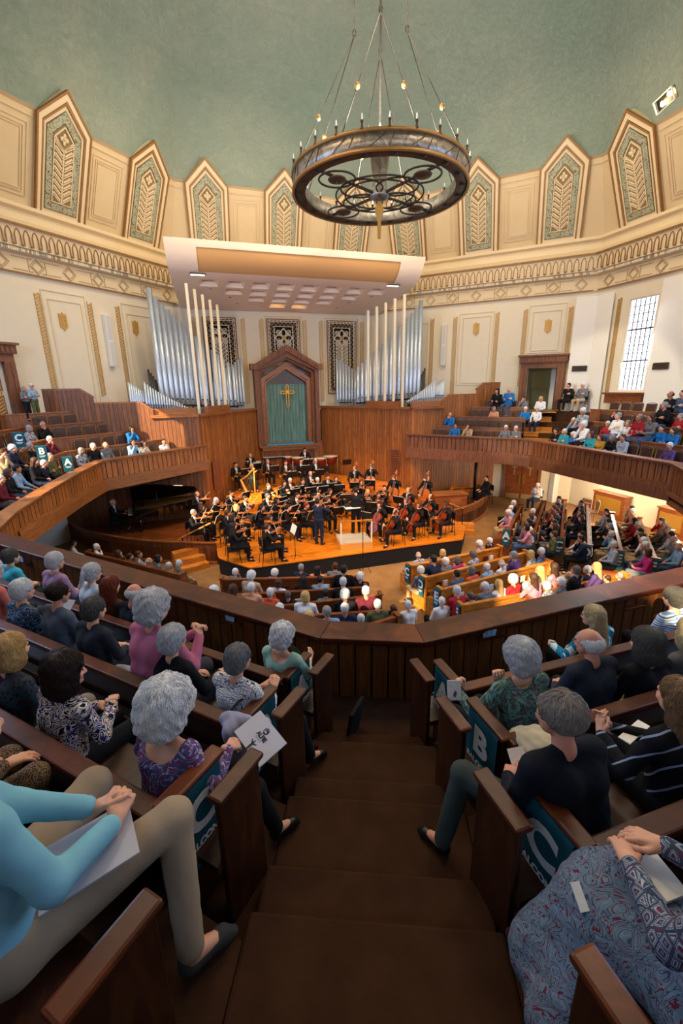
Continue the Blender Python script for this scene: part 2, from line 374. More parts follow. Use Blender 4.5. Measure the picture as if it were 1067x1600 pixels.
PL=['leftmost of the row, beside the photograph\'s left edge','second from the left of the row','third from the left, above the left end of the canopy','fourth from the left, just left of the chandelier ring','fifth from the left, seen through the left half of the chandelier','sixth from the left, seen through the right half of the chandelier','seventh from the left, right of the chandelier ring','second from the right of the row','rightmost of the row, near the ceiling spotlights']
k=0
for f,us in ((W,(0,3.6)),(NWF,(-3.6,0,3.6)),(NEF,(-3.6,0,3.6)),(E_,(-3.6,))):
    for u in us:
        lab='pointed plaster panel with leaf relief and vine border, '+PL[k]; k+=1
        if first: pan.matrix_world=lean_mat(f,u); pan['label']=lab; pan['group']='pointed panels under the vault'; first=False
        else: copy_tree(pan,lab,lean_mat(f,u))
# plain panel mouldings between them
k=30
for f in (W,NWF,NEF,E_):
    mb=MB()
    for u in (-1.8,1.8):
        for g in (0,.12,.2):
            hw,z0,z1=.62-g,.35+g,2.5-g
            for a,b in (((u-hw,z0),(u+hw,z0)),((u+hw,z0),(u+hw,z1)),((u+hw,z1),(u-hw,z1)),((u-hw,z1),(u-hw,z0))): mb.beam((a[0],.068,a[1]),(b[0],.068,b[1]),.016,.03,(0,1,0),rnd=.5)
    mb.beam((-5.2,.06,2.72),(5.2,.06,2.72),.02,.04,(0,1,0))
    mb.build('trim_%d'%k,M_TRIM,None,lean_mat(f,0))['kind']='structure'; k+=1
# ================= gilded herringbone strips, wall mouldings and leaf emblems
def strip(mb,u,z0,z1,w=.17):
    for e in (-1,1): mb.beam((u+e*w*.55,-.02,z0),(u+e*w*.55,-.02,z1),.014,.03,(0,1,0),rnd=.2)
    z=z0; 
    while z<z1-.06:
        mb.beam((u-w*.45,-.025,z),(u+w*.45,-.025,z+.11),.045,.03,(0,1,0)); z+=.115
STR={'west':[(-1.36,5.2),(.69,6.1),(1.98,5.5),(-3.3,5.5),(4.5,5.5),(-2.3,5.2)],'northwest':[(-4.79,5.3),(-2.3,5.3),(-1.32,5.3),(1.05,5.3),(1.99,5.3),(4.42,5.3)],'northeast':[(-2.28,5.55),(-1.02,5.55),(1.13,6.1),(2.48,6.0),(4.5,5.6)],'east':[(E_.px(969,472)[0],wz0-.1),(3.0,5)]}
STR['west']=[(-1.36,5.3),(.69,5.9),(1.98,5.4),(-3.33,5.0),(4.4,5.4)]
k=40
for nm,f in FC.items():
    mb=MB()
    for u,z0 in STR[nm]: strip(mb,u,z0,9.63)
    mb.build('trim_%d'%k,M_GOLD,None,f.mat(0,0))['kind']='structure'; k+=1
def rectm(mb,u0,u1,z0,z1,w=.03,y=-.015):
    for a,b in (((u0,z0),(u1,z0)),((u1,z0),(u1,z1)),((u1,z1),(u0,z1)),((u0,z1),(u0,z0))): mb.beam((a[0],y,a[1]),(b[0],y,b[1]),w,.035,(0,1,0),rnd=.5)
for f,rs in ((W,[(-1.2,.5,5.3,9.8),(-1.0,.3,5.4,9.5),(2.2,4.2,5.3,9.8),(2.4,4.0,5.4,9.4)]),(NEF,[(-4.2,-2.5,5.2,9.4),(-.8,.95,6.1,9.7),(-.6,.8,6.2,9.5),(2.65,4.3,7.6,9.8),(2.85,4.1,7.7,9.5)]),(NWF,[(-4.6,-2.5,5.2,9.8),(2.2,4.2,5.2,9.8),(-1.1,.85,5.2,9.8)])):
    mb=MB(); [rectm(mb,*r) for r in rs]; mb.build('trim_%d'%k,M_TRIM,None,f.mat(0,0))['kind']='structure'; k+=1
def emblem():
    mb=MB()
    for i in range(5):
        for s in (-1,1): mb.slab([(s*.01,.05+i*.1),(s*.15,.14+i*.1),(s*.15,.23+i*.1),(s*.01,.14+i*.1)][::s],-.03,0)
    mb.slab([(-.02,0),(.02,0),(.02,.6),(-.02,.6)],-.035,0); mb.slab([(-.1,.56),(.1,.56),(0,.68)],-.035,0); return mb.mesh('leaf_emblem',M_GOLD)
em=emblem()
for (f,px,py),lab in (((W,102,517),'gold leaf emblem on the cream wall, leftmost'),((W,214,525),'gold leaf emblem on the cream wall left of the organ pipes'),((NEF,743,525),'gold leaf emblem on the cream wall right of the organ pipes'),((NEF,855,521),'gold leaf emblem above the gallery doorway')):
    u,z=f.px(px,py,.05); o=link('leaf_emblem',em,None,f.mat(u,z,.01)); tag(o,lab,'wall emblem','gold leaf emblems on the walls')
# slim white column loudspeakers
def colspk():
    r=thing('column_loudspeaker','','loudspeaker'); mb=MB(); mb.box((0,-.1,1.05),(.26,.2,2.1)); mb.build('cabinet',M_WHITE,r,bevel=.01)
    mb=MB(); [mb.box((0,-.205,z),(.2,.02,.98)) for z in (.53,1.57)]; mb.build('grille',plain('pale grille','#c9c9c6',.8),r); return r
cs=colspk()
for i,(f,px,py,lab) in enumerate(((W,177,573,'slim white column loudspeaker on the wall left of the organ'),(NEF,692,571,'slim white column loudspeaker on the wall right of the organ'))):
    u,z=f.px(px,py,.1); m=f.mat(u,z,.02)
    if i: copy_tree(cs,lab,m)
    else: cs.matrix_world=m; cs['label']=lab
# corner pilasters on the right
u0,_=NEF.px(901,468,.4); mb=MB(); q=[NEF.P(u0,0)[:2],NEF.P(u0,0,.35)[:2],NEF.P(NEF.px(935,462,.35)[0],0,.35)[:2],E_.P(E_.px(962,462,.05)[0],0,.12)[:2],E_.P(-5.4,0,-.2)[:2]]
mb.prism([tuple(p) for p in q][::-1],2.6,9.95,rnd=.5); struct(mb.build('trim_60',M_WHITE),'white pilaster between the gallery doorway and the tall window')
ua,_=E_.px(1034,455,.45); mb=MB(); mb.box(((ua+1.1)/2,-.22,6.3),(1.1-ua,.46,7.3)); struct(mb.build('trim_61',M_WHITE,None,E_.mat(0,0)),'white pilaster right of the tall window')
def vent(f,px,py,off,lab):
    u,z=f.px(px,py,off); r=thing('wall_vent',lab,'vent',f.mat(u,z,off+.02)); mb=MB(); mb.box((0,0,0),(.62,.03,.24)); mb.build('backing',M_BLACK,r)
    mb=MB(); rectm(mb,-.31,.31,-.12,.12,.03,-.02); [mb.box((x,-.02,0),(.012,.02,.22)) for x in np.arange(-.28,.3,.045)]; mb.build('grille',plain('bronze grille','#5a4a38',.5),r)
vent(NEF,905,576,.35,'bronze wall vent right of the gallery doorway'); vent(E_,1033,572,.45,'bronze wall vent right of the tall window')
# ================= windows
def leaded(kname,face,u0,u1,z0,z1,nx,nz,lab,em_=6.,col='#eef4ff'):
    r=bpy.data.objects.new(kname,None); COL.objects.link(r); r.matrix_world=face.mat((u0+u1)/2,z0,0); r['kind']='structure'; r['label']=lab; w=u1-u0;h=z1-z0
    mb=MB(); rectm(mb,-w/2,w/2,0,h,.1,.05); mb.build('window_frame',M_WHITE,r)
    mb=MB(); 
    for i in range(1,nx): mb.beam((-w/2+w*i/nx,.1,0),(-w/2+w*i/nx,.1,h),.022,.03,(0,1,0))
    for i in range(1,nz): mb.beam((-w/2,.1,h*i/nz),(w/2,.1,h*i/nz),.022,.03,(0,1,0))
    for zz in (.33,.67): mb.beam((-w/2,.1,h*zz),(w/2,.1,h*zz),.05,.05,(0,1,0))
    for i in range(nx):
        for j in range(nz):
            if (i+j)%2==0: cx_,cz=-w/2+w*(i+.5)/nx,h*(j+.5)/nz; a,b=w/nx*.2,h/nz*.2; P=[(cx_-a,cz),(cx_,cz+b),(cx_+a,cz),(cx_,cz-b)]; [mb.beam((p[0],.1,p[1]),(q[0],.1,q[1]),.008,.02,(0,1,0)) for p,q in zip(P,P[1:]+P[:1])]
    mb.build('leading',M_BLACK,r)
    mb=MB(); mb.box((0,.14,h/2),(w,.01,h)); g=mb.build('pane',emis('daylit window glass',col,em_),r); return r
leaded('window_1',E_,*WEND,6,12,'tall leaded window above the right gallery',2.2)
leaded('window_2',E_,wl0,wl1,1.45,2.45,5,2,'low window under the right gallery',4.); leaded('window_3',E_,wl2,wl3,1.45,2.45,5,2,'low window at the right under the gallery',4.)
# ================= gallery doorway (right) and panelled door (left)
def doorcase(face,u0,u1,z0,z1,name,lab,fw=.34):
    r=bpy.data.objects.new(name,None); COL.objects.link(r); r.matrix_world=face.mat((u0+u1)/2,z0,0); r['kind']='structure'; r['label']=lab; w=u1-u0;h=z1-z0
    mb=MB()
    for s in (-1,1): mb.box((s*(w/2+fw/2),-.08,h/2),(fw,.3,h)); mb.box((s*(w/2+fw*.75),-.24,h/2),(fw*.4,.06,h))
    mb.box((0,-.08,h+.16),(w+2*fw,.3,.32)); mb.box((0,-.14,h+.42),(w+2*fw+.16,.42,.3)); mb.box((0,-.2,h+.6),(w+2*fw+.3,.5,.08))
    for x in np.arange(-w/2-fw,w/2+fw,.16): mb.box((x+.08,-.36,h+.42),(.1,.04,.2))
    mb.build('door_frame',M_OAKD,r); return r
d=doorcase(NEF,du0,du1,4.75,6.85,'door_1','doorway with carved dark wooden frame, right gallery')
mb=MB(); w=du1-du0; mb.box((0,1.6,1.05),(3.2,.05,3)); mb.box((-1.2,.9,1.05),(.05,1.6,3)); mb.box((0,.9,2.5),(3,1.6,.05)); mb.box((0,.9,-.03),(3,1.7,.05)); mb.build('lobby_wall',plain('olive lobby wall','#9a9268',.8),d)
mb=MB(); mb.box((-.15,1.5,.55),(.75,.1,1.1)); mb.build('lobby_cabinet',plain('grey green cabinet','#7f8468',.6),d); mb=MB(); mb.box((w/2-.2,1.3,1.05),(.22,.1,2.1)); mb.build('lobby_door',M_WHITE,d)
d=doorcase(W,-5.1,-3.55,5.0,7.1,'door_2','dark carved door and frame, left gallery'); mb=MB(); mb.box((0,.05,1.05),(1.56,.06,2.1)); [mb.box((x,-.0,z),(.5,.05,.8)) for x in (-.38,.38) for z in (.55,1.5)]; mb.build('door_leaf',M_OAKD,d)
# the door frame seen at the left edge
uu,_=W.px(18,555,.1)
d.matrix_world=W.mat(uu-1.12,5.05,0)
# double doors with crosses below the right gallery
r=bpy.data.objects.new('door_3',None); COL.objects.link(r); r.matrix_world=NEF.mat((ld0+ld1)/2,0,.02); r['kind']='structure'; r['label']='dark double doors with pale crosses under the right gallery'; w=ld1-ld0
mb=MB(); [mb.box((s*(w/2+.08),-.05,1.2),(.16,.14,2.4)) for s in (-1,1)]; mb.box((0,-.05,2.45),(w+.3,.14,.16)); mb.build('door_frame',M_OAKD,r)
for s in (-1,1):
    mb=MB(); mb.box((s*w/4,-.02,1.18),(w/2-.02,.08,2.34)); lf=mb.build('door_leaf',M_REDW,r); mb=MB(); mb.box((s*w/4,-.07,1.62),(.06,.03,.6)); mb.box((s*w/4,-.07,1.75),(.28,.03,.06)); mb.build('cross',plain('pale cross inlay','#a98a6a'),lf)
    mb=MB(); mb.box((s*.1,-.08,1.1),(.12,.03,.5)); mb.build('push_plate',M_BRASS,lf); mb=MB(); mb.box((s*w/4,-.07,.15),(w/2-.1,.02,.26)); mb.build('kick_plate',plain('dull brass','#b89a6a',.4,.5),lf)
def TNm(t,n,z=0,rot=0): # local x across the stage axis, y towards the organ
    p=TN(t,n,z); return Matrix.Translation(Vector(tuple(p)))@Matrix.Rotation(math.radians(22.5)+rot,4,'Z')
TN0=TNm(0,0,0)
# ================= organ case: splayed chancel and side screens, in stage coordinates
def boards(mb,a,b,z0,z1a,z1b,th=.06,w=.16,gap=.012,side=1,cap=None): # vertical boards from a to b (2d), tops interpolated
    a=V3(*a[:2]);b=V3(*b[:2]);L=math.hypot(*(b-a));n=max(1,int(round(L/w)));d=(b-a)/L;nr=V3(d[1],-d[0])*side
    for i in range(n):
        p=a+d*(L*i/n+gap/2);q=a+d*(L*(i+1)/n-gap/2);za=z1a+(z1b-z1a)*i/n;zb=z1a+(z1b-z1a)*(i+1)/n;o=nr*(th+random.random()*.006)
        P=[(p[0],p[1],z0),(q[0],q[1],z0),(q[0]+o[0],q[1]+o[1],z0),(p[0]+o[0],p[1]+o[1],z0),(p[0],p[1],za),(q[0],q[1],zb),(q[0]+o[0],q[1]+o[1],zb),(p[0]+o[0],p[1]+o[1],za)]
        mb.add(P,[(0,3,2,1),(4,5,6,7),(0,1,5,4),(1,2,6,5),(2,3,7,6),(3,0,4,7)])
CO=(5.0,7.8); IN=(1.78,12.9); SWL,SWR=(-10.9,8.1),(10.3,8.3)
for s,nm in ((-1,'west'),(1,'east')):
    c=(s*CO[0],CO[1]); i_=(s*IN[0],IN[1]); out=SWL if s<0 else SWR
    mb=MB(); boards(mb,i_,c,.3,5.0,5.0,side=-s); struct(mb.build('wall_chancel_'+nm,M_OAK,None,TN0),'splayed oak board wall of the organ case')
    mb=MB(); mb.beam((i_[0],i_[1],5.03),(c[0],c[1],5.03),.3,.1); mb.beam((c[0]-s*.35,c[1]+.6,5.2),(s*3.6,10.2,5.2),.2,.34); mb.beam((c[0]-s*.0,c[1],5.04),(s*6.9,c[1]+.05,5.04),.3,.12); mb.beam((c[0]+s*.1,c[1]+.2,5.2),(s*6.9,c[1]+.25,5.2),.16,.3); mb.build('trim_%d'%(70 if s<0 else 71),M_OAKH,None,TN0)['kind']='structure'
    # side screen stepping up towards the outer wall
    mb=MB(); L=lambda t:(s*t,c[1]+(out[1]-c[1])*(t-5)/(abs(out[0])-5))
    for t0,t1,za,zb in ((5,6.75,5.0,5.0),(6.75,7.25,5.35,5.6),(7.25,8.9,5.6,5.6),(8.9,9.35,5.9,6.15),(9.35,abs(out[0])+.2,6.15,6.15)): boards(mb,L(t0),L(t1),0,za,zb,side=s)
    struct(mb.build('wall_screen_'+nm,M_OAKD if s<0 else M_OAK,None,TN0),'stepped oak board screen beside the organ')
    mb=MB()
    for t0,t1,za,zb in ((6.75,7.2,5.3,5.63),(7.2,8.9,5.63,5.63),(8.9,9.35,5.86,6.18),(9.35,abs(out[0])+.2,6.18,6.18)): a,b=L(t0),L(t1); mb.beam((a[0],a[1],za),(b[0],b[1],zb),.14,.06)
    mb.build('trim_%d'%(72 if s<0 else 73),M_OAKH,None,TN0)['kind']='structure'
    mb=MB(); mb.prism([(s*IN[0],13.1),(s*IN[0],12.9),(s*5,7.9),(s*10.8,8.4),(s*10.8,11),(s*6,13.1)][::-s],4.6,4.85); struct(mb.build('floor_organ_'+nm,M_OAKD,None,TN0),'organ loft floor')
# wall strip below the niche
mb=MB(); boards(mb,(-1.8,12.95),(1.8,12.95),.3,3.1,3.1,side=1); struct(mb.build('wall_chancel',M_OAK,None,TN0),'oak boards under the cross niche')
# louvre openings in the splay walls
for s,lab in ((-1,'dark louvred vent in the left splay of the organ case'),(1,'dark louvred vent in the right splay of the organ case')):
    a=V3(s*2.2,12.3);b=V3(s*4.9,8.0);d=(b-a)/math.hypot(*(b-a)); p=V3(s*4.55,8.5)
    m=TNm(p[0],p[1],2.3)@Matrix.Rotation(math.atan2(d[1],d[0]),4,'Z'); r=thing('louvred_vent',lab,'vent',m); y=.1*(1 if s<0 else 1)*(-1 if s>0 else 1)
    mb=MB(); [mb.box((0,y*.9*(-s)*(-1),z),(.5,.03,.035)) for z in np.arange(-.6,.6,.09)]; mb.build('slat',M_DARKW,r); mb=MB(); mb.box((0,y*.9,0),(.56,.02,1.3)); mb.build('backing',M_OAKD,r)
# ================= reredos niche with the cross
u0,_=NWF.px(392.5,566,.3); u1,_=NWF.px(496,566,.3); uc=(u0+u1)/2; hw=(u1-u0)/2
r=thing('reredos','tall peaked dark oak niche frame on the wall behind the orchestra','niche',NWF.mat(uc,0,0))
def gable(mb,hw,ze,zp,w,y0,y1,z0,inner=None): # pentagon frame
    P=[(-hw,z0),(-hw,ze),(0,zp),(hw,ze),(hw,z0)]; Q=[(-hw+w,z0),(-hw+w,ze-w*.35),(0,zp-w*1.25),(hw-w,ze-w*.35),(hw-w,z0)]
    for i in range(4): mb.slab([P[i],P[i+1],Q[i+1],Q[i]],y0,y1)
mb=MB(); gable(mb,1.78,7.1,8.0,.24,-.75,0,2.9); gable(mb,1.58,6.95,7.8,.18,-.5,0,2.9); mb.slab([(-1.6,2.9),(1.6,2.9),(1.6,7.0),(0,7.85),(-1.6,7.0)],-.06,-.02); mb.build('outer_frame',M_OAKD,r)
mb=MB()
for s in (-1,1):
    mb.slab([(s*1.98,7.05),(s*1.98,7.35),(s*1.72,7.35),(0,8.32),(0,7.98),(s*1.72,7.05)][::-s],-.95,-.3)
    for k in range(18): t=k/17; x=s*(.1+1.6*t); z=8.02-t*.92; mb.box((x,-.97,z+.06),(.045,.05,.22))
mb.build('carved_gable',M_OAKD,r)
mb=MB(); gable(mb,1.42,6.6,7.45,.24,-.3,0,2.9); gable(mb,1.22,6.42,7.2,.08,-.36,0,2.9); mb.build('inner_frame',M_OAKH,r)
def velvet():
    t=NT('teal niche curtain',.85,0,.2); v=t.co((1,1,.12)); n=t.noise(v,9,3); t.color(t.ramp(n,[(.3,'#587a74'),(.7,'#7b9f98')])); t.bump(n,.5,.05); return t.m
mb=MB(); N=64
for i in range(N):
    x0,x1=-1.2+2.4*i/N,-1.2+2.4*(i+1)/N; y=lambda x:-.12-.03*math.sin(x*26)-.02*math.sin(x*61)
    mb.add([(x0,y(x0),3.0),(x1,y(x1),3.0),(x1,y(x1),6.3),(x0,y(x0),6.3)],[(0,1,2,3)],True,.5)
mb.build('curtain',velvet(),r)
mb=MB(); mb.box((0,-.09,6.75),(2.3,.02,.95)); mb.build('gable_recess',M_DARKW,r)
mb=MB(); mb.box((0,-.45,2.95),(3.5,.9,.12)); mb.box((0,-.5,2.8),(3.2,.7,.2)); mb.build('sill',M_OAKH,r)
mb=MB(); mb.box((0,-.55,3.035),(2.7,.5,.05)); t=tag(mb.build('altar_cloth',plain('bright blue cloth','#2f9fd0',.7,nz=.25,sc=6),None,NWF.mat(uc,0,0)),'bright blue cloth laid along the sill of the cross niche','cloth')
rc=thing('cross','gold openwork cross hanging in the teal niche','cross',NWF.mat(uc+.02,5.05,.42)); mb=MB()
def loop(mb,P,r_=.03): mb.tube([(p[0],0,p[1]) for p in P],r_,6,True)
loop(mb,[(-.07,.1),(0,0),(.07,.1),(.07,.75),(-.07,.75)]); loop(mb,[(-.07,.85),(-.07,1.14),(0,1.24),(.07,1.14),(.07,.85)]); loop(mb,[(-.08,.74),(-.32,.74),(-.42,.81),(-.32,.88),(-.08,.88)]); loop(mb,[(.08,.74),(.32,.74),(.42,.81),(.32,.88),(.08,.88)])
for a in range(8): t=a*PI/4; mb.tube([(0,0,.81),(.15*math.cos(t),0,.81+.15*math.sin(t))],.02,5)
mb.sphere((0,0,.81),(.1,.04,.1),10,6); mb.build('openwork',plain('polished gold','#eab54a',.35,.35),rc)
# ================= pierced organ grilles
def grille(u0,u1,z0,z1,lab):
    w=u1-u0;h=z1-z0; r=thing('organ_grille',lab,'grille',NWF.mat((u0+u1)/2,z0,.02)); hw=w/2
    mb=MB(); mb.box((0,-.0,h/2),(w,.02,h)); mb.build('backing',M_DARKHOLE,r)
    mb=MB(); rectm(mb,-hw,hw,0,h,.06,-.05); mb.build('outer_frame',M_BROWN,r)
    mb=MB(); y=-.05; B=lambda a,b,w_=.03:mb.beam((a[0],y,a[1]),(b[0],y,b[1]),w_,.05,(0,1,0),rnd=.5)
    for g,t_ in ((.05,.03),(.13,.03),(.36,.035)): rectm(mb,-hw+g,hw-g,g,h-g,t_,y)
    for z in np.arange(.1,h,.2): [B((s*(hw-.05),z),(s*(hw-.13),z),.03) for s in (-1,1)]
    for x in np.arange(-hw+.15,hw-.1,.2): [B((x,z),(x,z+.08),.03) for z in (.05,h-.13)]
    cz=h-.36-(hw-.36)-.06; R=hw-.38
    P=[(R*math.cos(a*PI/2),cz+R*math.sin(a*PI/2)) for a in range(4)]
    for a in range(4):
        t=a*PI/2; c_=(R*.52*math.cos(t),cz+R*.52*math.sin(t)); pts=[(c_[0]+R*.27*math.cos(q)*(1.45 if a%2==0 else 1),c_[1]+R*.27*math.sin(q)*(1 if a%2==0 else 1.45)) for q in np.linspace(0,2*PI,9)]
        for p,q in zip(pts,pts[1:]): B(p,q,.04)
        t2=t+PI/4; d=R*.95; B((R*.25*math.cos(t2),cz+R*.25*math.sin(t2)),(d*1.1*math.cos(t2),cz+d*1.1*math.sin(t2)),.05)
        B((R*math.cos(t),cz+R*math.sin(t)),(R*math.cos(t+PI/2),cz+R*math.sin(t+PI/2)),.035)
        c2=(d*.85*math.cos(t2),cz+d*.85*math.sin(t2)); pts=[(c2[0]+.12*math.cos(q),c2[1]+.12*math.sin(q)) for q in np.linspace(0,2*PI,7)]
        for p,q in zip(pts,pts[1:]): B(p,q,.03)
    B((0,.4),(0,cz-R),.07)
    z=.42
    while z<cz-R+.1:
        for s in (-1,1):
            B((0,z),(s*(R*.62),z+R*.6),.045); B((0,z+.1),(s*(R*.6),z+.1+R*.6),.02); B((s*R*.62,z+R*.6),(s*R*.66,z+R*.45),.03)
        z+=.2
    for s in (-1,1):
        for g in (.50,.60): B((s*(hw-g),.4),(s*(hw-g),cz-R*.3),.03)
        for z in np.arange(.45,cz-R*.3,.18): B((s*(hw-.5),z),(s*(hw-.6),z),.03)
        for z in np.arange(.45,h-.4,.15): B((s*(hw-.36),z),(s*(hw-.42),z+.07),.025)
    mb.build('lattice',plain('pale grille lattice','#ddd5c0',.7),r)
    mb=MB(); n=int(h/.13)
    for s in (-1,1):
        for k in range(n): z=.14+k*(h-.28)/n; a,b=(s*(hw-.15),s*(hw-.34)) if k%2 else (s*(hw-.34),s*(hw-.15)); mb.beam((a,-.035,z),(b,-.035,z+(h-.28)/n),.045,.04,(0,1,0))
    n=int(w/.13)
    for zz in (.15,h-.34):
        for k in range(n): x=-hw+.14+k*(w-.28)/n; a,b=(zz,zz+.19) if k%2 else (zz+.19,zz); mb.beam((x,-.035,a),(x+(w-.28)/n,-.035,b),.045,.04,(0,1,0))
    mb.build('zigzag_border',plain('tan zigzag','#8a6c48',.7),r)
    mb=MB(); mb.sphere((0,-.07,cz),(.1,.04,.1),10,6); [mb.sphere((.1*math.cos(a),-.06,cz+.1*math.sin(a)),(.04,.03,.04),6,4) for a in np.arange(0,6.28,PI/4)]; mb.build('rosette',M_GOLD,r)
g=[NWF.px(x,y)[0] for x,y in ((315.5,497),(367,498),(416.5,499.6),(466.4,500.4),(510.4,502.8),(555,504))]
grille(g[0],g[1],5.4,9.66,'pierced wall grille behind the left organ pipes'); grille(g[2],g[3],7.3,9.66,'pierced wall grille above the peak of the niche'); grille(g[4],g[5],5.75,9.66,'pierced wall grille behind the right organ pipes')
# ================= organ pipes
M_PIPE=plain('burnished tin pipe','#c6d2df',.36,.6,nz=.05,sc=4); M_PIPED=plain('dark zinc pipe','#54504e',.4,.7); M_POST=plain('cream wooden pipe','#e4d8c0',.6)
def pipe_mesh(r_,h,foot,mat):
    mb=MB(); mb.lathe([(r_*.25,0),(r_*.98,foot),(r_,foot+.01),(r_,h),(r_*.85,h),(r_*.82,h-.05)],n=14,cap=False,rnd=.5); mb.lathe([(.001,h-.05),(r_*.82,h-.05)],n=14,cap=False)
    mb.m=1; mb.box((0,-r_*.92,foot+.03),(r_*.9,r_*.2,.05)); return mb.mesh('pipe',[mat,M_DARKHOLE])
PC={}
def add_pipe(root,t,n,z0,h,r_,foot=.4,mat=None,name='pipe'):
    k=(round(h,2),round(r_,3),mat); 
    if k not in PC: PC[k]=pipe_mesh(r_,h,min(foot,h*.4),mat or M_PIPE)
    return link(name,PC[k],root,xf((t,n,z0)))
for s,lab in ((-1,'left rank of silver organ pipes, tallest at the outer left'),(1,'right rank of silver organ pipes, tallest at the outer right')):
    r=thing('organ_pipes',lab,'organ pipes',TN0,'silver organ pipe ranks either side of the niche')
    for i in range(16): f=i/15; add_pipe(r,s*(6.5-3.3*f),10+.5*f,5.4-.2*f,(10.3-3.2*f**.85)-5.4+.2*f,.11-.035*f,.3)
    for i in range(11): f=i/10; add_pipe(r,s*(2.62+1.6*f),12.3-.5*f,5.0,2.65-1.15*f,.075-.01*f,.35)
    for i in range(9): f=i/8; add_pipe(r,s*(4.3-.9*f),10.9+.3*f,5.0,1.5-.9*f,.045,.2)
    for i in range(8): f=i/7; add_pipe(r,s*(7.75-.6*f),9.5,5.35,1.1-.45*f,.05,.2)
    for i in range(17): f=i/16; add_pipe(r,s*(7.1-1.65*f),9.3-.1*f,5.25-.1*f,1.2-1.0*f**.8,.045-.01*f,.2)
    for i in range(7): f=i/6; add_pipe(r,s*(6.95-.5*f),10.2,5.25,1.75-.9*f,.05,.2,M_PIPED)
    mb=MB(); mb.beam((s*6.6,10,5.45),(s*3.1,10.5,5.25),.3,.08); [mb.box((s*(6.4-.4*k),10.05+.05*k,5.2),(.08,.2,.36)) for k in range(4)]; mb.box((s*3.4,12.1,5.25),(1.5,.12,.05)); mb.build('pipe_rack',M_BLACKMET,r)
    for i in range(5):
        f=i/4; mb=MB(); h=5.25-.5*f; mb.box((0,0,h/2),(.115,.115,h)); mb.m=1; mb.box((0,0,h+.001),(.09,.09,.01)); mb.m=0; mb.build('wooden_pipe',[M_POST,M_DARKHOLE],r,xf((s*(4.95-1.25*f),8.75+1.6*f,5.05)))
# ================= acoustic canopy
def _cr(P,m=4):
    out=[];P=[np.array(p,float) for p in P]
    for i in range(len(P)-1):
        p0,p1,p2,p3=P[max(i-1,0)],P[i],P[i+1],P[min(i+2,len(P)-1)]
        for j in range(m): t=j/m; out.append(tuple(.5*((2*p1)+(p2-p0)*t+(2*p0-5*p1+4*p2-p3)*t*t+(3*p1-p0-3*p2+p3)*t**3)))
    return out+[tuple(P[-1])]
PR=[(8.0,11.75),(8.1,11.5),(8.27,11.2),(8.5,10.96),(8.8,10.78),(9.2,10.67),(13.0,10.02)]
r=thing('acoustic_canopy','cream curved acoustic canopy hanging over the stage','canopy',TN0)
M_CAN=plain('warm white canopy','#e6d6c4',.6,nz=.015)
def halfw(n): return 5.62-.3*(n-8)/5
mb=MB()
PF=_cr(PR[:6])
for (a,za),(b,zb) in zip(PF,PF[1:]):
    ha,hb=halfw(a),halfw(b); inset=za<=11.5+1e-6 and zb>=10.77
    cols=[(-1,-.79),(-.79,.79),(.79,1)]
    for c0,c1 in cols:
        if c0==-.79 and inset: continue
        mb.add([(c0*ha,a,za),(c1*ha,a,za),(c1*hb,b,zb),(c0*hb,b,zb)],[(0,3,2,1)],True,.5)
rows=[(9.45,10.15,8),(10.35,10.95,6),(11.15,11.7,4),(11.95,12.45,2)]; zz=lambda n:10.67-(n-9.2)*.65/3.8
ns=[9.2]+[q for rr in rows for q in rr[:2]]+[13.0]; LIT=[]
for a,b in zip(ns,ns[1:]):
    row=[q for q in rows if abs(q[0]-a)<1e-6]; ha,hb=halfw(a),halfw(b)
    if not row: mb.add([(-ha,a,zz(a)),(ha,a,zz(a)),(hb,b,zz(b)),(-hb,b,zz(b))],[(0,3,2,1)],False,.5); continue
    k=row[0][2]; xs=[-ha]
    for i in range(k): c=(i-(k-1)/2)*1.14; xs+=[c-.4,c+.4]
    xs.append(ha)
    for i,(x0,x1) in enumerate(zip(xs,xs[1:])):
        if i%2==0: mb.add([(x0,a,zz(a)),(x1,a,zz(a)),(x1,b,zz(b)),(x0,b,zz(b))],[(0,3,2,1)],False,.5)
        else:
            d=.16; h=.26; P=[(x0,a,zz(a)),(x1,a,zz(a)),(x1,b,zz(b)),(x0,b,zz(b)),(x0+d,a+d,zz(a)+h),(x1-d,a+d,zz(a)+h),(x1-d,b-d*.3,zz(b)+h),(x0+d,b-d*.3,zz(b)+h)]
            mb.add(P,[(0,1,5,4),(1,2,6,5),(2,3,7,6),(3,0,4,7)]+([] if k==2 else [(4,5,6,7)]),False,.5)
            if k==2: LIT.append(P[4:])
tk=.1; P=[(q[0]+(tk if q[0]<8.5 else 0),q[1]+tk*(q[0]>8.2)) for q in PR]
for s in (-1,1): mb.add([(s*halfw(q[0]),q[0],q[1]) for q in PF+PR[6:]]+[(s*halfw(13),13,10.35),(s*halfw(8.3),8.3,11.75)],[tuple(range(len(PF)+3))],False,.5)
mb.add([(-halfw(8),8,11.75),(halfw(8),8,11.75),(halfw(8),8.35,11.75),(-halfw(8),8.35,11.75)],[(0,1,2,3)]); mb.add([(-halfw(8),8.35,11.75),(halfw(8),8.35,11.75),(halfw(13),13,10.4),(-halfw(13),13,10.4)],[(0,1,2,3)])
mb.build('shell',M_CAN,r)
mb=MB()
for (a,za),(b,zb) in zip(PF[3:],PF[4:]): mb.add([(-.79*halfw(a)-.02,a+.05,za+.02),(.79*halfw(a)+.02,a+.05,za+.02),(.79*halfw(b)+.02,b+.05,zb+.02),(-.79*halfw(b)-.02,b+.05,zb+.02)],[(0,3,2,1)],True,.5)
mb.build('tan_inset',plain('tan canopy fabric','#c99d68',.8,nz=.02,sc=60),r)
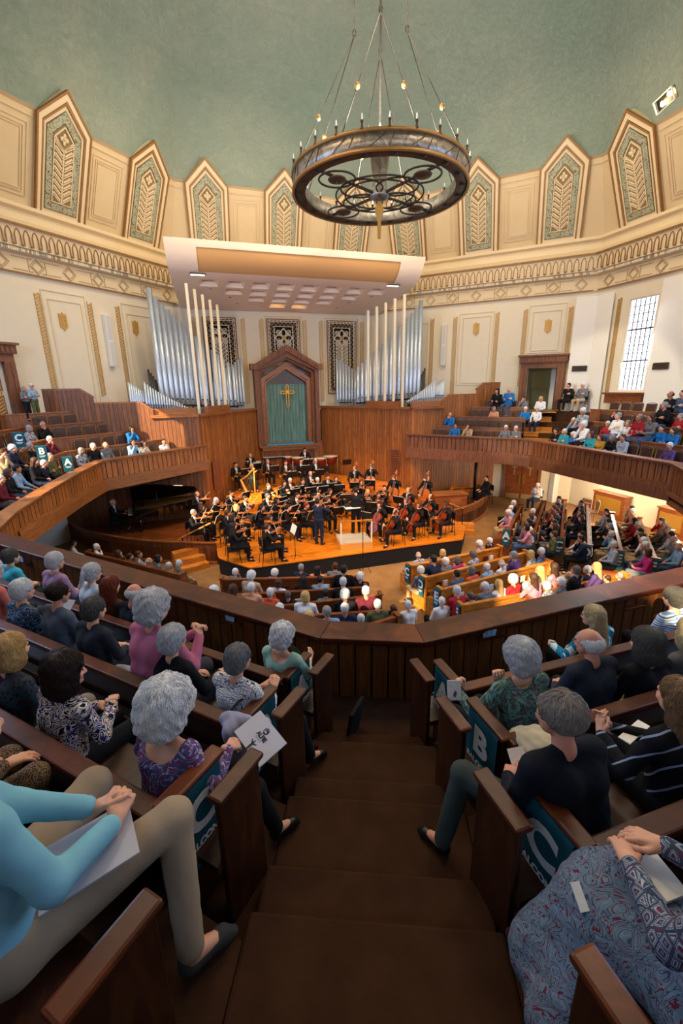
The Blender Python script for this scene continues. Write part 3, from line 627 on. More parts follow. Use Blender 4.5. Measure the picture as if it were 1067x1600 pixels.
mb=MB(); [mb.add(p,[(0,1,2,3)]) for p in LIT]; mb.build('lit_coffer',emis('warm coffer lamp','#ffc24a',5.),r)
for s in (-1,1):
    mb=MB(); mb.box((s*4.45,8.95,10.715),(.62,.26,.03)); sl=mb.build('light_slot',M_BLACKMET,r); mb=MB(); mb.box((s*4.45,9.0,10.695),(.56,.12,.02)); mb.build('lamp',emis('slot lamp','#fff0d8',6.),sl)
mb=MB(); [mb.box((s*x,n,zz(n)-.005),(.12,.05,.015)) for s in (-1,1) for x,n in ((3.9,10.4),(3.0,11.3),(2.6,12.1))]; mb.build('small_outlet',M_BLACK,r)
# ================= chandelier
r=thing('chandelier','great iron ring chandelier with candle bulbs hanging in the middle of the hall','chandelier',xf((0,13,0))); zb=10.84; RC=2.2
def hammered():
    t=NT('hammered pewter',.4,.7); v=t.co(); n=t.noise(v,4,5,.7,1); t.color(t.ramp(n,[(.3,'#57524a'),(.55,'#8f8d87'),(.75,'#c2c3c2')])); t.bump(t.noise(v,25,3),.4,.02); return t.m
M_HAM=hammered(); M_BRZ=plain('aged bronze','#4a3a2a',.5,.5,nz=.2,sc=10); M_GB=plain('gilt bronze edge','#8a6a3c',.45,.5)
def band(mb,R0,R1,z0,z1,n=64):
    mb.lathe([(R0,z0),(R0,z1),(R1,z1),(R1,z0),(R0,z0)],n=n,cap=False,rnd=.5)
mb=MB(); band(mb,RC-.03,RC,zb+.03,zb+.34); band(mb,RC-.3,RC-.28,zb+.03,zb+.3); mb.build('ring_band',M_HAM,r)
mb=MB(); band(mb,RC-.02,RC+.035,zb+.33,zb+.39); band(mb,RC-.03,RC+.035,zb-.02,zb+.04); mb.build('gilt_rim',M_GB,r)
mb=MB(); band(mb,RC-.3,RC-.02,zb,zb+.02); 
for k in range(16):
    a=2*PI*k/16
    for d in (-1,1): p0=a+d*.05-.0; mb.beam(((RC+.01)*math.cos(a-d*.09),(RC+.01)*math.sin(a-d*.09),zb+.07),((RC+.01)*math.cos(a-d*.04+.1),(RC+.01)*math.sin(a-d*.04+.1),zb+.30 if d>0 else zb+.30),.012,.012)
mb.build('soffit_ring',M_BRZ,r)
cm=MB(); cm.lathe([(.05,0),(.035,.03),(.02,.1),(.03,.14),(.03,.16)],n=8); bm_=MB(); bm_.lathe([(.006,.16),(.02,.2),(.012,.25),(.002,.28)],n=6); cme=cm.mesh('candle_socket',M_BRZ); bme=bm_.mesh('bulb',plain('clear glass bulb','#f0f4f4',.05,.1,.8))
for k in range(24):
    a=2*PI*(k+.35)/24; o=link('candle_socket',cme,r,xf((RC*math.cos(a),RC*math.sin(a),zb+.38))); link('bulb',bme,o)
cm=MB(); cm.lathe([(.075,-.02),(.075,.0),(.05,.015)],n=12); dme=cm.mesh('downlight',M_BLACK)
for k in range(20): a=2*PI*(k+.5)/20; link('downlight',dme,r,xf(((RC-.15)*math.cos(a),(RC-.15)*math.sin(a),zb)))
mb=MB(); zi=zb-.02
circ=lambda R,x=0,y=0,n=40:[(x+R*math.cos(a),y+R*math.sin(a),zi) for a in np.linspace(0,2*PI,n,False)]
for R in (1.12,.88): mb.tube(circ(R),.022,6,True)
for a in range(4):
    t=a*PI/2+PI/4; x,y=math.cos(t),math.sin(t); mb.tube(circ(.52,x*.62,y*.62),.024,6,True); mb.tube(circ(.43,x*1.42,y*1.42),.024,6,True); mb.beam((.15*x,.15*y,zi),((RC-.28)*x,(RC-.28)*y,zi+.05),.05,.05)
mb.build('scrollwork',M_IRON,r)
for a in range(4):
    t=a*PI/2+PI/4; mb=MB(); mb.lathe([(.02,-.06),(.2,-.03),(.22,0),(.18,.03)],(1.42*math.cos(t),1.42*math.sin(t),zi),16); mb.sphere((1.42*math.cos(t),1.42*math.sin(t),zi-.07),.035,8,5); mb.build('boss',M_BRZ,r)
mb=MB(); mb.lathe([(.12,-.05),(.24,.0),(.2,.1),(.17,.35),(.25,.85),(.36,1.15)],(0,0,zi),12,cap=False); 
for k in range(8): a=2*PI*k/8; c,s_=math.cos(a),math.sin(a); e=.11; mb.add([(.355*math.cos(a-.3),.355*math.sin(a-.3),zi+1.13),(.355*math.cos(a+.3),.355*math.sin(a+.3),zi+1.13),(.4*c,.4*s_,zi+1.36)],[(0,1,2)])
mb.lathe([(.05,-.15),(.24,-.06),(.26,.02),(.1,.05)],(0,0,zi),16); mb.build('torch_bowl',M_HAM,r)
mb=MB(); mb.lathe([(.02,-.12),(.06,-.16),(.11,-.3),(.1,-.42),(.05,-.5),(.045,-.98),(.0,-1.0)],(0,0,zi),10); mb.build('tassel',plain('gold tassel','#b58a3c',.6),r)
mb=MB(); mb.tube([(0,0,zi),(0,0,24.8)],.03,8); mb.build('centre_rod',M_IRON,r)
mb=MB(); hk=14.1; balls=[]
for k in range(4):
    a=k*PI/2; hx,hy=.62*math.cos(a),.62*math.sin(a); mb.tube([(hx,hy,hk),(hx*.9,hy*.9,24)],.011,5); mb.tube([(hx+.04*math.cos(q),hy+.04*math.sin(q)*.2,hk+.04+.08*math.sin(q)) for q in np.linspace(0,2*PI,9)],.012,5)
    for d in (-1,1): b=a+d*PI/8; e=V3((RC-.05)*math.cos(b),(RC-.05)*math.sin(b),zb+.35); h=V3(hx,hy,hk); mb.tube([h,e],.011,5); balls.append(h+(e-h)*(.62 if d>0 else .6))
mb.build('hanging_rod',M_IRON,r); 
for p in balls: mb=MB(); mb.sphere(p,(.06,.06,.068),10,7); mb.build('gilt_ball',M_GB,r)
# recessed spotlights in the vault
p=atD(1037,158,19.6); r=thing('ceiling_spotlights','pair of lit spotlights recessed in the green vault at upper right','spotlight'); d=FC['east']
m=Matrix.Translation(Vector(tuple(p)))@Matrix.Rotation(d.ang-.35,4,'Z')@Matrix.Rotation(.5,4,'X'); r.matrix_world=m
mb=MB(); rectm(mb,-.42,.42,-.18,.18,.03,0); mb.build('housing',M_WHITE,r); mb=MB(); mb.box((0,.1,0),(.84,.02,.36)); mb.build('recess',M_BLACK,r)
mb=MB(); [mb.sphere((x,.03,z),(.075,.05,.075),12,8) for x,z in ((-.12,-.03),(.24,.05))]; mb.build('lamp',emis('spot lamp','#ffd890',120.),r)
# ================= galleries
RAILZ=[];
LW=[atz(303,690,3.8),atz(148,719,3.8),atz(107,738,3.75),atz(56,766,3.68),atz(0,800,3.6)]
LW=[(p[0],p[1],z) for p,z in zip(LW,(3.8,3.8,3.75,3.68,3.6))]; LW[0]=tuple(TN(-4.95,7.95,3.8))
PL2=(-7.5,7.05,3.55); PR2=(7.6,7.3,3.5)
RW=[tuple(TN(4.95,7.95,3.8))]+[(*atz(x,y,z)[:2],z) for x,y,z in ((809,684,3.8),(838,686.5,3.8),(1067,723,3.78))]
NEAR=[PL2,(-.6,4.12,3.5),(.5,4.1,3.5),PR2]
def offs(poly,d): # offset 2d polyline to its right side by d (mitred)
    P=[V3(p[0],p[1]) for p in poly];out=[]
    ds=[(b-a)/math.hypot(*(b-a)) for a,b in zip(P,P[1:])]; ns=[V3(q[1],-q[0]) for q in ds]
    for i,p in enumerate(P):
        if i==0: out.append(p+ns[0]*d)
        elif i==len(P)-1: out.append(p+ns[-1]*d)
        else:
            m=ns[i-1]+ns[i]; m/=math.hypot(*m); out.append(p+m*(d/max(.5,m@ns[i])))
    return out
def gallery_rail(pts,zf,zb,outer,name,lab,mat,matb): # pts: top outer edge; outer=+1 if the hall lies to the left of travel
    O1,O2,O3,O4=[offs(pts,-q*outer*-1) for q in (-.04,.33,-.01,.3)]
    def hexa(mb,i,p,q,d1,d2):
        a,b=pts[i][2],pts[i+1][2]; V=[(*p[i],a-d1),(*p[i+1],b-d1),(*q[i+1],b-d1),(*q[i],a-d1),(*p[i],a-d2),(*p[i+1],b-d2),(*q[i+1],b-d2),(*q[i],a-d2)]; mb.add(V,[(0,3,2,1),(4,5,6,7),(0,1,5,4),(1,2,6,5),(2,3,7,6),(3,0,4,7)])
    for i,(a,b) in enumerate(zip(pts,pts[1:])):
        A,B=V3(*a[:2]),V3(*b[:2]); 
        r=bpy.data.objects.new(name,None); COL.objects.link(r); r['kind']='structure'; r['label']=lab
        d=(B-A)/math.hypot(*(B-A)); nr=V3(d[1],-d[0])*outer # away from the hall
        mb=MB(); boards(mb,tuple(A+nr*.1),tuple(B+nr*.1),zf-.15,a[2]-.05,b[2]-.05,.04,.19,.02,side=-outer); boards(mb,tuple(A+nr*.2),tuple(B+nr*.2),zf,a[2]-.05,b[2]-.05,.035,.21,.03,side=outer); mb.build('panelling',mat,r)
        mb=MB(); c=nr*.14; hexa(mb,i,O1,O2,.045,-.0); hexa(mb,i,O3,O4,.09,.045); c=nr*.15; mb.beam((*(A+c),(zf-.15+a[2]-.06)/2),(*(B+c),(zf-.15+b[2]-.06)/2),.06,a[2]-zf+.08); mb.build('rail_cap',matb,r,bevel=.012)
        mb=MB(); (mb.beam((*(A+nr*.25),(zb+zf+.16)/2),(*(B+nr*.25),(zb+zf+.16)/2),.08,zf+.16-zb) if zf>2.9 else 0); mb.beam((*(A+nr*.06),zf-.17),(*(B+nr*.06),zf-.17),.3,.1); mb.beam((*(A+nr*.1),(zb+zf-.15)/2),(*(B+nr*.1),(zb+zf-.15)/2),.24,zf-.15-zb); mb.build('fascia_beam',matb,r)
        mb=MB(); mb.beam((*(A+nr*.27),zf+.06),(*(B+nr*.27),zf+.06),.05,.12); mb.build('skirting',matb,r)
gallery_rail(LW[:5],2.98,2.72,-1,'trim_80','oak front of the left gallery',M_OAK,M_OAKH)  # oak tone lightened to carry the warm light on this front
gallery_rail([LW[4],PL2],2.9,2.6,-1,'trim_81','oak front of the left gallery, near end',M_OAK,M_OAKH)
gallery_rail(NEAR,2.7,2.4,-1,'trim_82','walnut front rail of the near gallery',M_PANW,M_RAILW)
gallery_rail([RW[3],PR2][::-1],2.8,2.5,-1,'trim_83','oak front of the right gallery, near end',M_OAKD,M_OAKD)
gallery_rail(RW[::-1],2.98,2.62,-1,'trim_84','oak front of the right gallery',M_OAKD,M_OAKD)
# ================= near gallery: aisle steps and row platforms
mb=MB(); ys=[4.2,3.467,3.205,2.674,2.38,1.807,1.484,.95,.63,.1,-.2,-4.4]; zs_=[2.7,2.85,3.0,3.15,3.3,3.45,3.6,3.75,3.9,4.05,4.2]
for i,z in enumerate(zs_):
    y1,y0=ys[i],ys[i+1]; w=.62
    mb.prism([(-w,y0-.02),(w,y0-.02),(w,y1),(-w,y1)],z-.5,z,rnd=.5)
o=struct(mb.build('floor_aisle_steps',M_CARPET,bevel=.02),'brown carpeted steps of the near aisle')
NB={s:Matrix.Translation((0,3.5,0))@Matrix.Rotation(math.radians(22.5*s),4,'Z') for s in (-1,1)}
def NP(s,a,perp,z): # outward along, perp (towards the viewer), height
    return np.array(NB[s]@Vector((s*a,-perp,z)))
BK=[.45+.87*k for k in range(7)]
for s,nm in ((-1,'left'),(1,'right')):
    mb=MB()
    for k in range(7):
        p0=-1.0 if k==0 else BK[k-1]+.03; z=2.7+.3*k; x0=.62
        def edge(p): return (s*x0,3.5-(p-.383*x0)/.924)
        a=edge(p0); b=NP(s,9.5,p0,0)[:2]; mb.prism([a,tuple(b),(b[0],-4.3),(s*x0,-4.3)][::1 if s<0 else -1][::-1],z-.45,z,rnd=.5)
    struct(mb.build('floor_gallery_'+nm,M_CARPET),'carpeted row platforms of the near gallery')
INX={-1:[.70,.47,.20,.25,-.35,-.6,-.9],1:[.60,.37,.08,.09,-.45,-.7,-1.]}
def near_pew(s,k,lab):
    z=2.7+.3*k; r=thing('pew',lab,'pew',NB[s]@Matrix.Translation((0,-BK[k],z)),'dark pews of the near gallery'); a0=INX[s][k]; a1=7.6; X=lambda a:s*a; w=a1-a0
    mb=MB(); mb.box((X((a0+a1)/2),.22,.43),(w,.46,.05),rnd=.4); mb.build('seat',M_DARKW,r,bevel=.015)
    mb=MB(); mb.beam((X(a0),.0,.12),(X(a1),.0,.12),.03,.3); mb.add([(X(a0),.04,.2),(X(a1),.04,.2),(X(a1),-.03,.84),(X(a0),-.03,.84),(X(a0),.0,.2),(X(a1),.0,.2),(X(a1),-.07,.84),(X(a0),-.07,.84)],[(0,1,2,3),(4,7,6,5),(0,4,5,1),(3,2,6,7),(0,3,7,4),(1,5,6,2)]); mb.build('backrest',M_DARKW,r)
    mb=MB(); mb.beam((X(a0),-.05,.855),(X(a1),-.05,.855),.11,.045); mb.beam((X(a0),-.05,.82),(X(a1),-.05,.82),.085,.03); mb.build('top_rail',M_RAILW,r,bevel=.012)
    mb=MB(); mb.box((X((a0+a1)/2),-.13,.56),(w-.3,.13,.015)); mb.box((X((a0+a1)/2),-.19,.6),(w-.3,.012,.07)); mb.build('book_rack',M_DARKW,r)
    for j,a in enumerate((a0,a0-(.53 if (s,k)==(-1,3) else .5 if k==3 else .21))):
        lo=-.36 if k<6 else 0; mb=MB(); y0,y1=((-.03,.36),(.13,.44))[j]; mb.prism([(X(a)-.02,y0),(X(a)+.02,y0),(X(a)+.02,y1),(X(a)-.02,y1)],lo,.83); mb.build('end_panel',M_DARKW,r,bevel=.008)
        mb=MB(); mb.box((X(a),(y0+y1)/2,.865),(.095,y1-y0+.04,.035)); mb.box((X(a),(y0+y1)/2,.84),(.07,y1-y0+.01,.03)); mb.build('end_cap',M_RAILW,r,bevel=.014)
    mb=MB(); mb.box(((X(a0)+X(a))/2,.24,.43),(abs(a0-a),.3,.05)); mb.build('seat_end',M_DARKW,r); return r
nm=['front row','second row','third row','fourth row','fifth row']
for s,sd in ((-1,'left'),(1,'right')):
    for k in range(5): near_pew(s,k,'dark wooden pew in the near gallery, %s, %s of the carpeted aisle'%(nm[k],sd))
# ================= lettered banners
def teal():
    t=NT('teal banner cloth',.85,0,.2); v=t.co(); n=t.noise(v,6,3); w=t.noise(v,300,1); t.color(t.ramp(n,[(.3,'#16505e'),(.7,'#1d6373')])); t.bump(w,.2,.002); return t.m
M_BAN=teal(); M_LET=plain('white print','#dfe6ea',.8,nz=.01)
def text(name,s,size,parent,m,mat,bold=.0,align='CENTER',ext=.0008):
    c=bpy.data.curves.new(name,'FONT'); c.body=s; c.size=size; c.align_x=align; c.align_y='CENTER'; c.extrude=ext; c.offset=bold; c.resolution_u=4
    o=bpy.data.objects.new(name,c); me=bpy.data.meshes.new_from_object(o); bpy.data.objects.remove(o); bpy.data.curves.remove(c); me.materials.clear(); me.materials.append(mat); return link(name,me,parent,m)
RX=Matrix.Rotation(PI/2,4,'X')
def banner(m,w,h,letter,lab,sub=True,small=('BALCONY','CENTER'),ls=.55,group=None,flip=0):
    r=thing('row_banner',lab,'banner',m,group) # local: face towards -y, hangs down from z=0
    mb=MB(); N=8
    for i in range(N):
        za,zb=-h*i/N,-h*(i+1)/N; y=lambda z:-.012; mb.add([(-w/2,y(za),za),(w/2,y(za),za),(w/2,y(zb),zb),(-w/2,y(zb),zb)],[(0,3,2,1)],False,.5)
    mb.add([(-w/2,-.012,0),(w/2,-.012,0),(w/2,.03,.012),(-w/2,.03,.012)],[(0,1,2,3)],False,.5); c=mb.build('cloth',M_BAN,r)
    text('letter',letter,h*ls,c,Matrix.Translation((0,-.02,-h*.36))@RX,M_LET,.012*h*2)
    if sub:
        for i,t in enumerate(small): text('lettering',t,h*.115,c,Matrix.Translation((0,-.02,-h*(.70+.12*i)))@RX,M_LET,.003)
    else:
        mb=MB(); [mb.box((0,-.02,-h*q),(w*f,.002,h*.035)) for q,f in ((.66,.6),(.73,.45))]; mb.build('print_line',M_LET,c)
    return r
for s,sd in ((-1,'left'),(1,'right')):
    for k,l in enumerate('ABCD'):
        m=NB[s]@Matrix.Translation((s*(INX[s][k]-.03),-BK[k]+.17,2.7+.3*k+.835))@Matrix.Rotation(-s*PI/2,4,'Z')
        banner(m,.33,.52,l,'teal cloth banner with white letter %s on the %s pew end of the near gallery'%(l,sd),group='lettered teal banners on the near pews')
# ================= gallery tiers, steps and row fronts left and right
def mkchair():
    r=thing('gallery_chair','','chair'); mb=MB(); mb.box((0,.0,.46),(.46,.44,.07)); mb.build('seat',plain('brown vinyl','#4a3026',.45),r,bevel=.02)
    mb=MB(); mb.box((0,-.24,.76),(.42,.05,.4)); mb.build('backrest',plain('brown vinyl','#4a3026',.45),r,bevel=.03)
    mb=MB()
    for s in (-1,1): mb.tube([(s*.22,.2,0),(s*.22,.2,.44),(s*.22,-.2,.44),(s*.22,-.26,.95)],.014,6); mb.tube([(s*.22,-.2,.44),(s*.22,-.24,0)],.014,6)
    mb.tube([(-.22,-.26,.95),(-.12,-.27,.99),(.12,-.27,.99),(.22,-.26,.95)],.014,6); mb.build('frame',plain('bronze steel','#8a7a60',.35,.8),r); return r
GCH=mkchair(); GCH_USED=[0]
def put_chair(p,ang,lab,group):
    m=xf(p,ang)
    if not GCH_USED[0]: GCH.matrix_world=m; GCH['label']=lab; GCH['group']=group; GCH_USED[0]=1; return GCH
    return copy_tree(GCH,lab,m,group)
def tier_set(poly,zs,far,first,last,name,rows,rise,aislecap):
    mb=MB()
    for k,z in enumerate(zs):
        d=.28+rise*k; P=[tuple(q) for q in offs(poly,d)]; 
        if first: P[0]=first(d)
        if last: P[-1]=last(d)
        mb.prism(P+far,z-.45,z,rnd=.5)
    struct(mb.build('floor_gallery_'+name,M_CARPET),'stepped gallery floor')
def _meet(A,B,d):
    A,B=V3(*A[:2]),V3(*B[:2]); e=(B-A)/math.hypot(*(B-A)); p=A+V3(e[1],-e[0])*d; c=(p-V3(CX,CY))@NA[:2]; return tuple(p+e*((7.95-c)/(e@NA[:2])))
scL=lambda d:_meet(LW[0],LW[1],d); scR=lambda d:_meet(RW[1],RW[0],d)
zL=[2.98+.42*k for k in range(6)]; zR=[2.98+.443*k for k in range(5)]; SPW={'w':.72,'e':.8}
PLW=LW+[PL2]; PRW=[PR2]+RW[::-1]
tier_set(PLW,zL,[(-10.6,3.2),(-14.2,13),tuple(TN(*SWL)[:2])],scL,None,'west',5,.72,0)
tier_set(PRW,zR,[tuple(TN(*SWR)[:2]),tuple(NEF.P(4.9,0,-.2)[:2]),(14.2,13),(10.6,3.2)],None,scR,'east',5,.8,0)
GROWS={'w':[],'e':[],'w2':[],'e2':[]}
def rowfront(seg,k,z,name,lab,h=.66,first=None,trim0=0,trim1=0,mat=M_OAKD):
    d=.28+SPW[name[0]]*k; P=[V3(*q[:2]) for q in offs(seg,d)]
    if first: P[first[0]]=V3(*first[1](d))
    r=thing('row_screen',lab,'row screen',None,'dark wooden row screens in the side galleries')
    for a,b in zip(P,P[1:]):
        mb=MB(); mb.beam((*a,z+h/2),(*b,z+h/2),.04,h); mb.build('screen_board',mat,r); mb=MB(); mb.beam((*a,z+h+.02),(*b,z+h+.02),.09,.04); mb.build('top_rail',M_OAKH,r)
    return P
def seats_along(P,z,lab,group,d=.42,sp=.56,skip=0):
    out=[]
    for a,b in zip(P,P[1:]):
        L=math.hypot(*(b-a)); dd=(b-a)/L; nr=V3(dd[1],-dd[0]); n=int((L-.2)/sp)
        for i in range(n):
            p=a+dd*(.35+i*sp)+nr*d; ang=math.atan2(-nr[1],-nr[0])-PI/2; out.append((p,z,ang))
    return out
segs={'w':(LW[:3],zL),'w2':([LW[3],LW[4],PL2],zL),'e':(RW[:2][::-1],zR),'e2':([PR2]+[RW[3],RW[2]],zR)}
names={'w':'left gallery, stage end','w2':'left gallery, near end','e':'right gallery, stage end','e2':'right gallery, near end'}
SEATS={}; ordn=['front','second','third','fourth','fifth','sixth']
for key,(seg,zz_) in segs.items():
    for k in range(0,5 if key[0]=='w' else 4):
        fst=(0,scL) if key=='w' else ((len(seg)-1,scR) if key=='e' else None)
        if k>0: P=rowfront(seg,k,zz_[k],key,'dark wooden screen before the %s row of the %s'%(ordn[k],names[key]),first=fst)
        else:
            P=[V3(*q[:2]) for q in offs(seg,.28)]
            if fst: P[fst[0]]=V3(*fst[1](.28))
        SEATS[(key,k)]=(P,zz_[k])
        if key!='w2':
            L=seats_along(P,zz_[k],'','')
            for i,(p,z,ang) in enumerate(L): put_chair((p[0],p[1],z),ang,'brown vinyl chair in the %s row of the %s, number %d from the aisle'%(ordn[k],names[key],(i if key!='e2' else len(L)-1-i)+1),'brown chairs in the side galleries')
# light wood steps between the two right-hand blocks
A1,A2=V3(*RW[1][:2]),V3(*RW[2][:2]); mid=(A1+A2)/2; dd=(A2-A1)/math.hypot(*(A2-A1)); nr=-V3(dd[1],-dd[0])
if nr@(mid-V3(CX,CY))<0: nr=-nr
SA=atz(846,688,3.8)[:2]; SB=NEF.P((du0+du1)/2,0,.6)[:2]; mb=MB(); sdir=(SB-SA)/math.hypot(*(SB-SA)); last=None
for k in range(1,5):
    P=offs(PRW,.28+.8*k)
    for a_,b_ in zip(P,P[1:]):
        e=b_-a_; den=sdir[0]*e[1]-sdir[1]*e[0]
        if abs(den)<1e-6: continue
        w=a_-SA; t=(w[0]*e[1]-w[1]*e[0])/den; u=(w[0]*sdir[1]-w[1]*sdir[0])/den
        if 0<=u<=1 and t>0:
            q=SA+sdir*t; an=math.atan2(sdir[1],sdir[0])-PI/2; z=zR[k]; c1=q+sdir*.24; c2=q-sdir*.2; mb.box((c1[0],c1[1],z-.08),(1.25,.5,.2),an); mb.box((c2[0],c2[1],z-.221-.1),(1.25,.46,.2),an); break
mb.box((SB[0]-sdir[0]*.3,SB[1]-sdir[1]*.3,zR[4]+.0),(1.6,1.3,.04),an)
struct(mb.build('floor_steps',M_HONEY),'light oak steps up to the right gallery doorway')
# oak window seat / sill box under the tall window
u_,z_=(WEND[0]+WEND[1])/2,WEND[2]; mb=MB(); mb.box((u_,-.25,z_-.12),(1.9,.5,.08)); mb.box((u_,-.2,z_-.35),(1.8,.36,.4)); mb.build('trim_90',M_REDW,None,E_.mat(0,0))['kind']='structure'
# ================= stage
STG=[(-3.9,1.1),(3.9,1.1),(4.85,2.35),(4.85,3.4),(5.0,7.8),(1.78,12.9),(-1.78,12.9),(-5,7.8),(-4.85,3.4),(-4.85,2.35)]
mb=MB(); mb.prism([(-3.87,1.13),(3.87,1.13),(4.82,2.36),(4.82,3.4),(-4.82,3.4),(-4.82,2.36)],0,.55); struct(mb.build('stage_skirt',plain('black stage skirt','#101216',.8),None,TN0),'black skirt of the stage platform')
mb=MB()
for i in range(26): n0=1.1+i*.24; pass
def clipx(n): # half width of the stage at n
    if n<2.35: return 3.9+(n-1.1)/1.25*.95
    if n<7.8: return 4.85+(max(n,3.4)-3.4)*.03
    return 5-(n-7.8)*.63
n=1.1
while n<12.85:
    n2=min(n+.235,12.88); z=.6
    mb.add([(-clipx(n),n,.56),(clipx(n),n,.56),(clipx(n2),n2,.56),(-clipx(n2),n2,.56),(-clipx(n),n,z),(clipx(n),n,z),(clipx(n2),n2,z),(-clipx(n2),n2,z)],[(0,3,2,1),(4,5,6,7),(0,1,5,4),(1,2,6,5),(2,3,7,6),(3,0,4,7)]); n=n2
struct(mb.build('floor_stage',M_STAGEF,None,TN0),'glossy orange brown stage floor')
RIS=[(5.4,.85),(7.0,1.05),(8.6,1.25)]
def stagez(n): 
    z=.6
    for a,b in RIS:
        if n>a: z=b
    return z
for a,z in RIS:
    mb=MB(); n=a
    while n<12.8: n2=min(n+.24,12.85); w0,w1=clipx(n)-.35,clipx(n2)-.35; mb.add([(-w0,n,z-.19),(w0,n,z-.19),(w1,n2,z-.19),(-w1,n2,z-.19),(-w0,n,z),(w0,n,z),(w1,n2,z),(-w1,n2,z)],[(0,3,2,1),(4,5,6,7),(0,1,5,4),(1,2,6,5),(2,3,7,6),(3,0,4,7)]); n=n2
    struct(mb.build('floor_riser',M_STAGEF,None,TN0),'orange wooden orchestra riser')
# side bays with curved low walls
ARCL=[(-4.85,3.25),(-6.1,3.8),(-7.2,4.35),(-8.2,5.1),(-9.5,6.35),(-10.5,7.9)]; ARCR=[(4.95,3.6),(5.9,3.95),(6.9,4.5),(7.9,5.3),(8.6,6.2),(9.0,7.6)]
def smooth_arc(P,m=3):
    out=[];P=[V3(*p) for p in P]
    for i in range(len(P)-1):
        p0,p1,p2,p3=P[max(i-1,0)],P[i],P[i+1],P[min(i+2,len(P)-1)]
        for j in range(m): t=j/m; out.append(.5*((2*p1)+(p2-p0)*t+(2*p0-5*p1+4*p2-p3)*t*t+(3*p1-p0-3*p2+p3)*t**3))
    return out+[P[-1]]
for P,nm_,zt,mt,fl in ((ARCL,'west',.82,M_OAKD,M_REDW),(ARCR,'east',.92,M_REDW,M_DARKW)):
    s=1 if nm_=='west' else -1; A=smooth_arc(P); poly=[tuple(p) for p in A]+[(-s*5.0,7.75)]
    mb=MB(); mb.prism(poly[::-s] if s>0 else poly,0,.45); mb.prism(poly,.45,.6); struct(mb.build('floor_bay_'+nm_,fl,None,TN0),'dark polished floor of the side bay')
    mb=MB()
    for a,b in zip(A,A[1:]): boards(mb,tuple(a),tuple(b),0,zt-.04,zt-.04,.04,.1,.008,side=s if s>0 else -1)
    struct(mb.build('wall_bay_'+nm_,mt,None,TN0),'low curved oak wall of the side bay'); mb=MB()
    for a,b in zip(A,A[1:]): mb.beam((*a,zt),(*b,zt),.1,.05); mb.beam((*a,.06),(*b,.06),.13,.1)
    mb.build('trim_%d'%(92 if s>0 else 93),M_OAKH,None,TN0)['kind']='structure'
# stage steps and hand rails
for p,n_,lab,ang in ((atz(306,893,0),3,'light oak steps up to the left corner of the stage',.35),(atz(722,836,0),2,'light oak steps at the right corner of the stage',-.5)):
    r=thing('stage_steps',lab,'steps',xf((p[0],p[1],0),math.radians(22.5)+ang)); 
    for k in range(n_): mb=MB(); mb.box((0,.15+.3*k,.1+.1*k),(1.0,.32,.2+.2*k)); mb.build('step',M_HONEY,r)
for (a,b,pp),lab in ((((277,843),(329,817),((289,840,873),(322.5,820,856))),'oak handrail on black posts by the left stage steps'),(((701,786),(724,795),((706,789,831),(721,794,832))),'oak handrail on black posts by the right stage steps')):
    r=thing('handrail',lab,'handrail'); q=[atz(x,y1,.6 if x in (322.5,706) else .1) for x,y0,y1 in pp]; 
    for (x,y0,y1),g in zip(pp,q): D=math.hypot(g[0],g[1]); t=atD(x,y0,D); mb=MB(); mb.tube([(g[0],g[1],g[2]-.02),(g[0],g[1],t[2])],.022,8); mb.lathe([(.07,0),(.07,.02)],(g[0],g[1],g[2]),10); mb.build('post',M_BLACKMET,r)
    Da,Db=[math.hypot(g[0],g[1]) for g in q]; A=atD(*a,Da*1.0);B=atD(*b,Db); mb=MB(); mb.beam(A,B,.07,.05); mb.build('rail',M_HONEY,r,bevel=.01)
